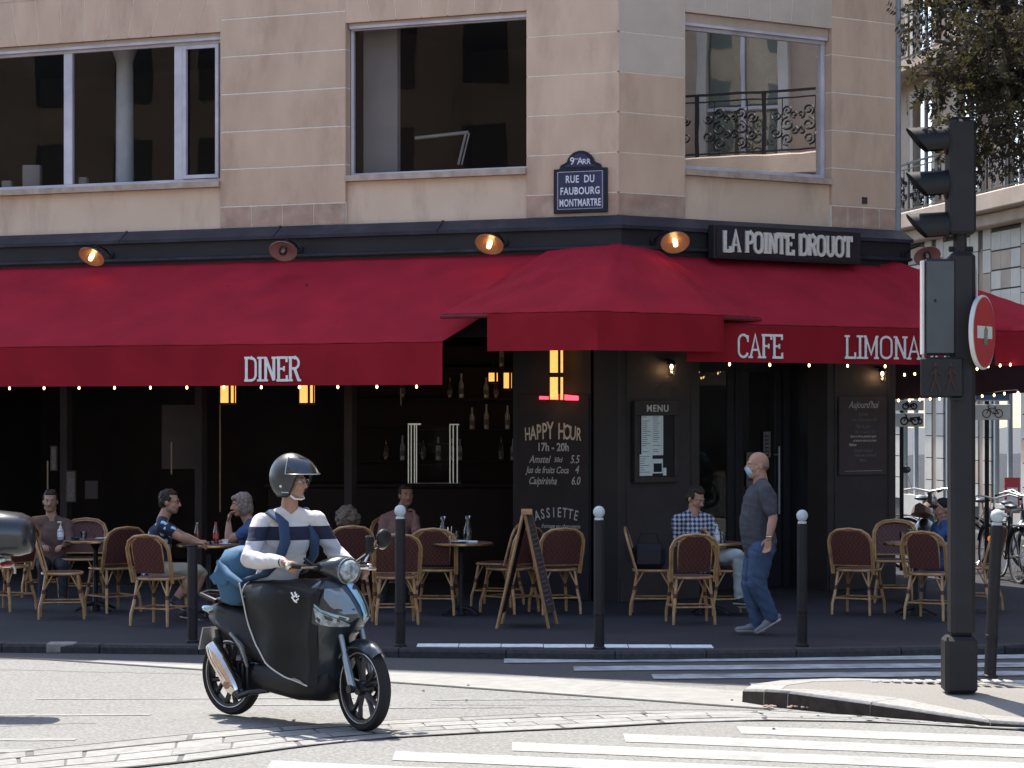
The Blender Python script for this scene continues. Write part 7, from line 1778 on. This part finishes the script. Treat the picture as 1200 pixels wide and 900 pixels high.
q = MB('white_plastic'); q.tube([hp_(R(62), R(-48)), hc+hr @ Vector((.065, .06, -.13)), hc+hr @ Vector((.0, .075, -.135)), hc+hr @ Vector((-.065, .06, -.13)), hp_(R(-62), R(-48))], .007, 6); put('chin_strap', q, HM)
q = MB('white_plastic'); 
for k in range(4): q.cbox(hp_(R(72+6*k), R(-38), 1.012), (.008, .008, .006))
put('side_mark', q, HM, smooth=None)
# backpack with straps
BP = thing('backpack', 'blue fabric backpack on the scooter rider', 'backpack', (SX, SY, .002), RZ)
q = MB('bag_blue'); rings = []
for z, cx_, dx_, wy in ((.80, .17, .07, .13), (.83, .16, .12, .18), (.92, .15, .15, .205), (1.02, .15, .165, .215), (1.12, .17, .15, .205), (1.19, .20, .13, .17), (1.22, .22, .07, .10)):
    ring = []
    for i in range(24):
        a = 2*PI*i/24; c_, s_ = math.cos(a), math.sin(a); k = (abs(c_)**3.4+abs(s_)**3.4)**(-1/3.4); w_ = 1+.05*math.sin(z*38+i*1.3)
        ring.append((cx_+c_*k*dx_*w_, s_*k*wy*w_, z))
    rings.append(ring)
q.loft(rings); put('bag_body', q, BP, smooth=70)
q = MB('bag_blue'); q.loft([[(x0+.02*math.cos(a), y0*1.0+.0, z0+h_*math.sin(a)) for a in np.linspace(0, 2*PI, 9)[:-1]] for x0, y0, z0, h_ in ((.03, -.16, 1.10, .02), (.0, -.10, 1.05, .045), (-.01, .0, 1.03, .05), (.0, .10, 1.05, .045), (.03, .16, 1.10, .02))]); put('pocket', q, BP, smooth=70)
q = MB('bag_blue'); q.loft([[(x, y, z) for x, z in ((x0, 1.0), (x0+.05, 1.035), (x0+.10, 1.0), (x0+.05, .95))] for x0, y in ((.02, -.232), (.06, -.236), (.14, -.232))]) ; q.tube([(.10, -.19, 1.10), (.22, -.225, 1.02), (.34, -.21, .96)], [.03, .035, .03], 10); put('side_flap', q, BP, smooth=70)
for k in (-1, 1):
    s0 = (shR if k < 0 else shL); m_ = (shR+shL)/2
    f = lambda t, dx, z: Vector((m_.x+dx, k*(.115+t), z))
    P = [Vector((.36, k*.13, 1.22)), Vector((s0.x*.6+m_.x*.4-.075, k*.115, 1.42)), Vector((s0.x*.5+m_.x*.5+.0, k*.115, s0.z+.068)), Vector((m_.x+.085, k*.125, s0.z+.0)), Vector((m_.x+.118, k*.140, s0.z-.13)), Vector((m_.x+.085, k*.165, s0.z-.25)), Vector((m_.x-.04, k*.19, s0.z-.36)), Vector((.30, k*.17, .98))]
    q = MB('strap_blue'); q.tube(P, [.036, .024, .024, .024, .024, .022, .02, .015], 12, up=(0, 1, 0), ry=1.9); 
    for i in range(len(q.v)): pass
    put('strap', q, BP)
q = MB('iron_black'); q.tube([wrR+Vector((-.03+.0*1, .03*math.cos(a), .03*math.sin(a))) for a in np.linspace(0, 2*PI, 13)[:-1]], .007, 6, closed=True); wb = put('wristband', q, RD)

# ---- generic world-space people
PW = world_of
def person(label, base): return thing('person', label, 'person', base, 0)
def seated(label, D, hd, hdir, sh, hip, knees, ankles, arms, top, leg, skin='skin', hairm=None, hairf=None, lat=None, slv='short', shoem='shoe_dark', vox=.008, foot=None, shw=.17, s=1.0, beard=None, rz=0, shin=None, fl_=.80):
    """positions: (px, py, dD) with dD the offset in depth from D"""
    W3 = lambda t: world_of(t[0], t[1], D+(t[2] if len(t) > 2 else 0))
    root = thing('person', label, 'person', (gx(hip[0], D), D, PZ)); B = Body(); lat = Vector(lat).normalized()
    hc_ = W3(hd); rot = basis(hdir); shc = W3(sh); hp = W3(hip)
    head(B, hc_, rot, skin, s, beard)
    B.c(shc+ZZ*.03, hc_-ZZ*.05-rot @ Vector((0, .015, 0)), .060, .057, skin); B.c(shc+ZZ*.045, shc-lat*shw*.8-ZZ*.01, .052, .058, top); B.c(shc+ZZ*.045, shc+lat*shw*.8-ZZ*.01, .052, .058, top)
    ch = shc.lerp(hp, .30); wa = shc.lerp(hp, .72)
    B.c(ch, wa, .160, .155, top, lat, fl_); B.c(wa, hp, .155, .168, top, lat, fl_+.03); B.c(shc-lat*shw*.75-ZZ*.02, shc+lat*shw*.75-ZZ*.02, .066, .066, top); B.c(ch, shc+ZZ*.02, .14, .07, top, lat, .62)
    for i, (el_, wr_, hd_, hn, th) in enumerate(arms):
        k = -1 if i == 0 else 1; S_ = shc+lat*shw*k-ZZ*.02; E_ = W3(el_); Wp = W3(wr_)
        B.c(S_, S_.lerp(E_, .55), .060, .054, top); B.c(S_.lerp(E_, .55), E_, .050 if slv == 'short' else .054, .042 if slv == 'short' else .050, skin if slv == 'short' else top)
        B.c(E_, E_.lerp(Wp, .4), .042 if slv == 'short' else .050, .042 if slv == 'short' else .046, skin if slv == 'short' else top); B.c(E_.lerp(Wp, .4), Wp, .040, .026, skin if slv != 'long' else top)
        hand(B, Wp, hd_, hn, th, skin, .7)
    for i in range(2):
        k = -1 if i == 0 else 1; h_ = hp+lat*.09*k; K_ = W3(knees[i]); A_ = W3(ankles[i])
        B.c(h_, h_.lerp(K_, .5), .092, .080, leg); B.c(h_.lerp(K_, .5), K_, .080, .062, leg)
        B.c(K_, K_.lerp(A_, .35), .058, .056, shin or leg); B.c(K_.lerp(A_, .35), A_, .055, .040 if shin else .048, shin or leg); shoe(B, A_, foot[i] if foot else (1, 0, 0), shoem)
    body = B.build('body', root, vox)
    eyes(root, hc_, rot, s)
    return root, hc_, rot
def hairblob(root, hc_, rot, prims, m, noise=.0, vox=.007):
    B = Body()
    for c_, r_ in prims: B.e(hc_+rot @ Vector(c_), Vector(r_), m, rot)
    return B.build('hair', root, vox, 1, noise=noise)
SHORT = [((0, -.034, .050), (.081, .086, .086)), ((0, .020, .094), (.062, .052, .030)), ((.03, .0, .108), (.03, .05, .03)), ((-.03, -.02, .115), (.035, .05, .025)), ((.068, .0, .04), (.014, .035, .035)), ((-.068, .0, .04), (.014, .035, .035)), ((-.05, -.05, .0), (.034, .05, .05)), ((.05, -.05, .0), (.034, .05, .05)), ((0, -.075, -.01), (.055, .034, .055))]
# man in the flowered shirt, facing right
r1, h1, o1 = seated('man in a dark flowered shirt and glasses leaning on the table, shorts', 25.65, (199, 589), (1, -.15, -.06), (190, 614), (181, 668), [(232, 668, -.08), (236, 672, .12)], [(206, 702, -.15), (218, 716, .10)],
    [((212, 630, -.22), (229, 636, -.15), (1, .1, -.1), (0, 0, -1), (0, .6, .3)), ((214, 628, .25), (232, 634, .2), (1, 0, -.1), (0, 0, -1), (0, -.6, .3))], 'shirt_flower', 'khaki', lat=(-.15, 1, 0), foot=[(.5, -.5, -.15), (.8, -.3, -.1)], beard='hair_stubble', shin='skin')
hairblob(r1, h1, o1, SHORT, 'hair_dark', .005)
q = MB('iron_black')
for k in (-1, 1): q.tube([h1+o1 @ Vector((k*.032+.020*math.cos(a), .096, .010+.015*math.sin(a))) for a in np.linspace(0, 2*PI, 11)[:-1]], .0022, 5, closed=True); q.tube([h1+o1 @ Vector((k*.052, .094, .014)), h1+o1 @ Vector((k*.080, .0, .012))], .0022, 5)
put('glasses', q, r1, world=True)
# woman with grey bob
r2, h2, o2 = seated('woman with a grey bob and blue top resting her chin on her hand', 26.3, (283, 592), (-1, -.25, -.12), (293, 617), (297, 668), [(262, 668, -.1), (262, 668, .12)], [(258, 712, -.1), (262, 714, .12)],
    [((268, 633, -.15), (268, 612, -.12), (.15, 0, 1), (.8, -.2, 0), (0, -1, 0)), ((272, 636, .2), (256, 636, .1), (-1, 0, 0), (0, 0, -1), (0, 1, 0))], 'blue_top', 'trousers_dark', lat=(-.2, 1, 0), foot=[(-1, -.2, 0), (-1, -.2, 0)])
hairblob(r2, h2, o2, [((0, -.022, .040), (.092, .100, .098)), ((-.066, -.015, -.030), (.034, .062, .085)), ((.066, -.015, -.030), (.034, .062, .085)), ((0, -.075, -.035), (.080, .044, .090)), ((0, .060, .082), (.066, .038, .030))], 'hair_grey', .004)
# dim man at the back of the far left table
r3, h3, o3 = seated('dim seated guest in a brown jumper at the far left table', 28.4, (59, 588), (.1, -1, -.05), (61, 612), (61, 660), [(50, 664, -.4), (74, 664, -.4)], [(50, 700, -.45), (74, 700, -.45)],
    [((42, 634, -.1), (52, 640, -.3), (.3, -.8, 0), (0, 0, -1), (1, 0, 0)), ((82, 634, -.1), (74, 640, -.3), (-.3, -.8, 0), (0, 0, -1), (-1, 0, 0))], 'brown_top', 'trousers_dark', lat=(1, .1, 0), slv='long', skin='skin_tan', foot=[(0, -1, 0), (0, -1, 0)], vox=.010)
hairblob(r3, h3, o3, SHORT, 'hair_dark', vox=.010)
# curly haired guest seen from behind
r4, h4, o4 = seated('curly haired guest in a patterned brown top seen from behind', 27.35, (408, 610), (.2, 1, 0), (409, 630), (410, 672), [(398, 672, .4), (422, 672, .4)], [(398, 708, .45), (422, 708, .45)],
    [((390, 650, .05), (398, 652, .3), (0, 1, 0), (0, 0, -1), (1, 0, 0)), ((430, 650, .05), (422, 652, .3), (0, 1, 0), (0, 0, -1), (-1, 0, 0))], 'brown_top', 'trousers_dark', lat=(1, -.1, 0), slv='long', foot=[(0, 1, 0), (0, 1, 0)], vox=.010)
pr = []
r_ = np.random.RandomState(3)
for k in range(70):
    d = r_.normal(size=3); d /= np.linalg.norm(d)
    if d[1] > .55 and d[2] < .4: continue
    pr.append(((d[0]*.105, -.02+d[1]*.105, .03+d[2]*.105), (.038, .038, .038)))
hairblob(r4, h4, o4, pr, 'hair_curly', .006, .008)
# guest at the back, hand to the chin
r5, h5, o5 = seated('dim guest in a pinkish cardigan at the back with hand to chin', 28.7, (476, 581), (.35, -1, -.05), (468, 606), (462, 655), [(450, 660, -.4), (474, 660, -.4)], [(450, 698, -.4), (474, 698, -.4)],
    [((447, 630, -.1), (462, 636, -.3), (1, -.3, 0), (0, 0, -1), (0, 1, 0)), ((488, 628, -.22), (487, 607, -.28), (-.25, 0, 1), (-.8, 0, 0), (0, 1, 0))], 'pink_top', 'trousers_dark', lat=(1, .2, 0), slv='long', foot=[(0, -1, 0), (0, -1, 0)], vox=.010, skin='skin_tan')
hairblob(r5, h5, o5, SHORT, 'hair_dark', vox=.010)
# man in the plaid shirt looking down at his phone
r6, h6, o6 = seated('man in a plaid shirt and pale trousers looking down at his phone', 26.35, (815, 585), (.75, -.75, -.45), (812, 607), (826, 655), [(864, 650, -.25), (870, 654, .0)], [(866, 700, -.15), (872, 704, .1)],
    [((795, 636, -.05), (818, 641, -.28), (.9, -.1, .1), (.2, .6, .4), (0, .2, 1)), ((842, 632, .05), (831, 641, -.22), (-.7, -.5, .2), (-.2, .6, .5), (0, .2, 1))], 'shirt_plaid', 'trousers_grey', lat=(1, .35, 0), slv='roll', foot=[(.6, -.7, 0), (.8, -.3, 0)], shw=.175, vox=.007)
hairblob(r6, h6, o6, SHORT, 'hair_dark', .005)
q = MB('white_plastic'); q.tube([h6+o6 @ Vector((-.088, .005, .0)), h6+o6 @ Vector((-.086, .015, -.035))], .006, 6); put('earbud', q, r6, world=True)
c_ = world_of(826, 637, 26.0); q = MB('car_glass'); q.T = Matrix.Translation(c_) @ Euler((R(-50), 0, R(20))).to_matrix().to_4x4(); q.cbox((0, 0, 0), (.075, .010, .15), bev=.004); props(put('phone', q), 'dark phone in the hands of the man in plaid', 'phone')
# guest in a cap and blue top on the right
r7, h7, o7 = seated('guest in a dark cap and blue top behind the signal pole', 27.9, (1104, 597), (-1, -.3, -.1), (1105, 617), (1108, 662), [(1078, 662, -.15), (1080, 662, .1)], [(1076, 706, -.15), (1080, 706, .1)],
    [((1092, 636, -.2), (1078, 633, -.15), (-1, 0, .1), (0, 0, -1), (0, 1, 0)), ((1094, 634, .2), (1078, 634, .15), (-1, 0, 0), (0, 0, -1), (0, -1, 0))], 'blue_top', 'denim', lat=(-.3, 1, 0), foot=[(-1, 0, 0), (-1, 0, 0)], vox=.009, skin='skin_tan')
B = Body(); B.e(h7+o7 @ Vector((0, -.02, .055)), (.086, .086, .078), 'black_top', o7); B.e(h7+o7 @ Vector((0, .095, .045)), (.062, .062, .014), 'black_top', o7); B.build('cap', r7, .009)
# ---- man with a mask, walking left
DM = 24.0; Wm = lambda px, py, d=0: world_of(px, py, DM+d)
RM_ = thing('person', 'bald man in dark grey shirt, jeans and blue face mask walking past', 'person', (gx(893, DM), DM, PZ)); B = Body(); latm = Vector((-.1, 1, 0)).normalized()
hm = Wm(887.5, 546); hmo = basis((-1, -.18, -.04)); head(B, hm, hmo, 'skin', 1.06)
shm = Wm(892, 570); hpm = Wm(890, 640)
B.c(shm+ZZ*.02, hm-ZZ*.05+Vector((.012, 0, 0)), .070, .066, 'skin'); B.c(shm+ZZ*.035, shm-latm*.14-ZZ*.02, .062, .070, 'tshirt_grey'); B.c(shm+ZZ*.035, shm+latm*.14-ZZ*.02, .062, .070, 'tshirt_grey'); B.c(shm+Vector((-.01, 0, -.13)), shm.lerp(hpm, .66)+Vector((-.035, 0, 0)), .165, .168, 'tshirt_grey', latm, .98); B.c(shm.lerp(hpm, .66)+Vector((-.035, 0, 0)), hpm+ZZ*.015, .168, .168, 'tshirt_grey', latm, .98)
B.c(shm-latm*.14-ZZ*.03, shm+latm*.14-ZZ*.03, .072, .072, 'tshirt_grey'); B.c(shm-ZZ*.12, shm+ZZ*.02, .14, .07, 'tshirt_grey', latm, .68)
for k, el_, wr_, sl_ in ((-1, (906, 607, -.23), (901, 631, -.27), 1), (1, (884, 608, .25), (880, 630, .28), 1)):
    S_ = shm+latm*.185*k-ZZ*.035; E_ = Wm(*el_); Wp = Wm(*wr_)
    B.c(S_, S_.lerp(E_, .75), .066, .062, 'tshirt_grey'); B.c(S_.lerp(E_, .70), E_, .046, .043, 'skin'); B.c(E_, E_.lerp(Wp, .4), .043, .043, 'skin'); B.c(E_.lerp(Wp, .4), Wp, .042, .027, 'skin'); hand(B, Wp, (-.12, 0, -1), (-.4, -k*-.8, 0), (-1, 0, 0), 'skin', .45)
for k, kn_, an_, fd, lf_ in ((-1, (887, 684, -.10), (904, 722, -.08), (-.86, -.1, -.5), 0), (1, (879, 687, .10), (888, 731, .08), (-1, -.1, -.0), 0)):
    h_ = hpm+latm*.085*k-ZZ*.03; K_ = Wm(*kn_); A_ = Wm(*an_)
    B.c(h_, h_.lerp(K_, .5), .125, .108, 'denim'); B.c(h_.lerp(K_, .5), K_, .108, .088, 'denim'); B.c(K_, A_-ZZ*.0, .086, .066, 'denim'); shoe(B, A_, fd, 'shoe_grey', L_=.29)
B.build('body', RM_, .006)
eyes(RM_, hm, hmo)
B = Body(); B.e(hm+hmo @ Vector((0, .060, -.045)), (.052, .052, .052), 'mask_blue', hmo); B.e(hm+hmo @ Vector((0, .080, -.030)), (.034, .042, .034), 'mask_blue', hmo); mk = B.build('face_mask', RM_, .006)
q = MB('white_plastic')
for k in (-1, 1): q.tube([hm+hmo @ Vector((k*.050, .055, -.02)), hm+hmo @ Vector((k*.083, -.005, .01))], .002, 5); q.tube([hm+hmo @ Vector((k*.050, .045, -.07)), hm+hmo @ Vector((k*.083, -.015, -.02))], .002, 5)
put('ear_loop', q, mk, world=True)
B = Body(); B.e(hm+hmo @ Vector((0, -.070, .0)), (.070, .040, .050), 'hair_stubble', hmo); B.e(hm+hmo @ Vector((-.06, -.04, .0)), (.022, .045, .03), 'hair_stubble', hmo); B.e(hm+hmo @ Vector((.06, -.04, .0)), (.022, .045, .03), 'hair_stubble', hmo); B.build('hair', RM_, .007)
Wp = Wm(901, 630, -.27); q = MB('metal_thin'); q.tube([Wp+Vector((.030*math.cos(a), .030*math.sin(a), .012)) for a in np.linspace(0, 2*PI, 13)[:-1]], .008, 6, closed=True); put('watch', q, RM_, world=True)
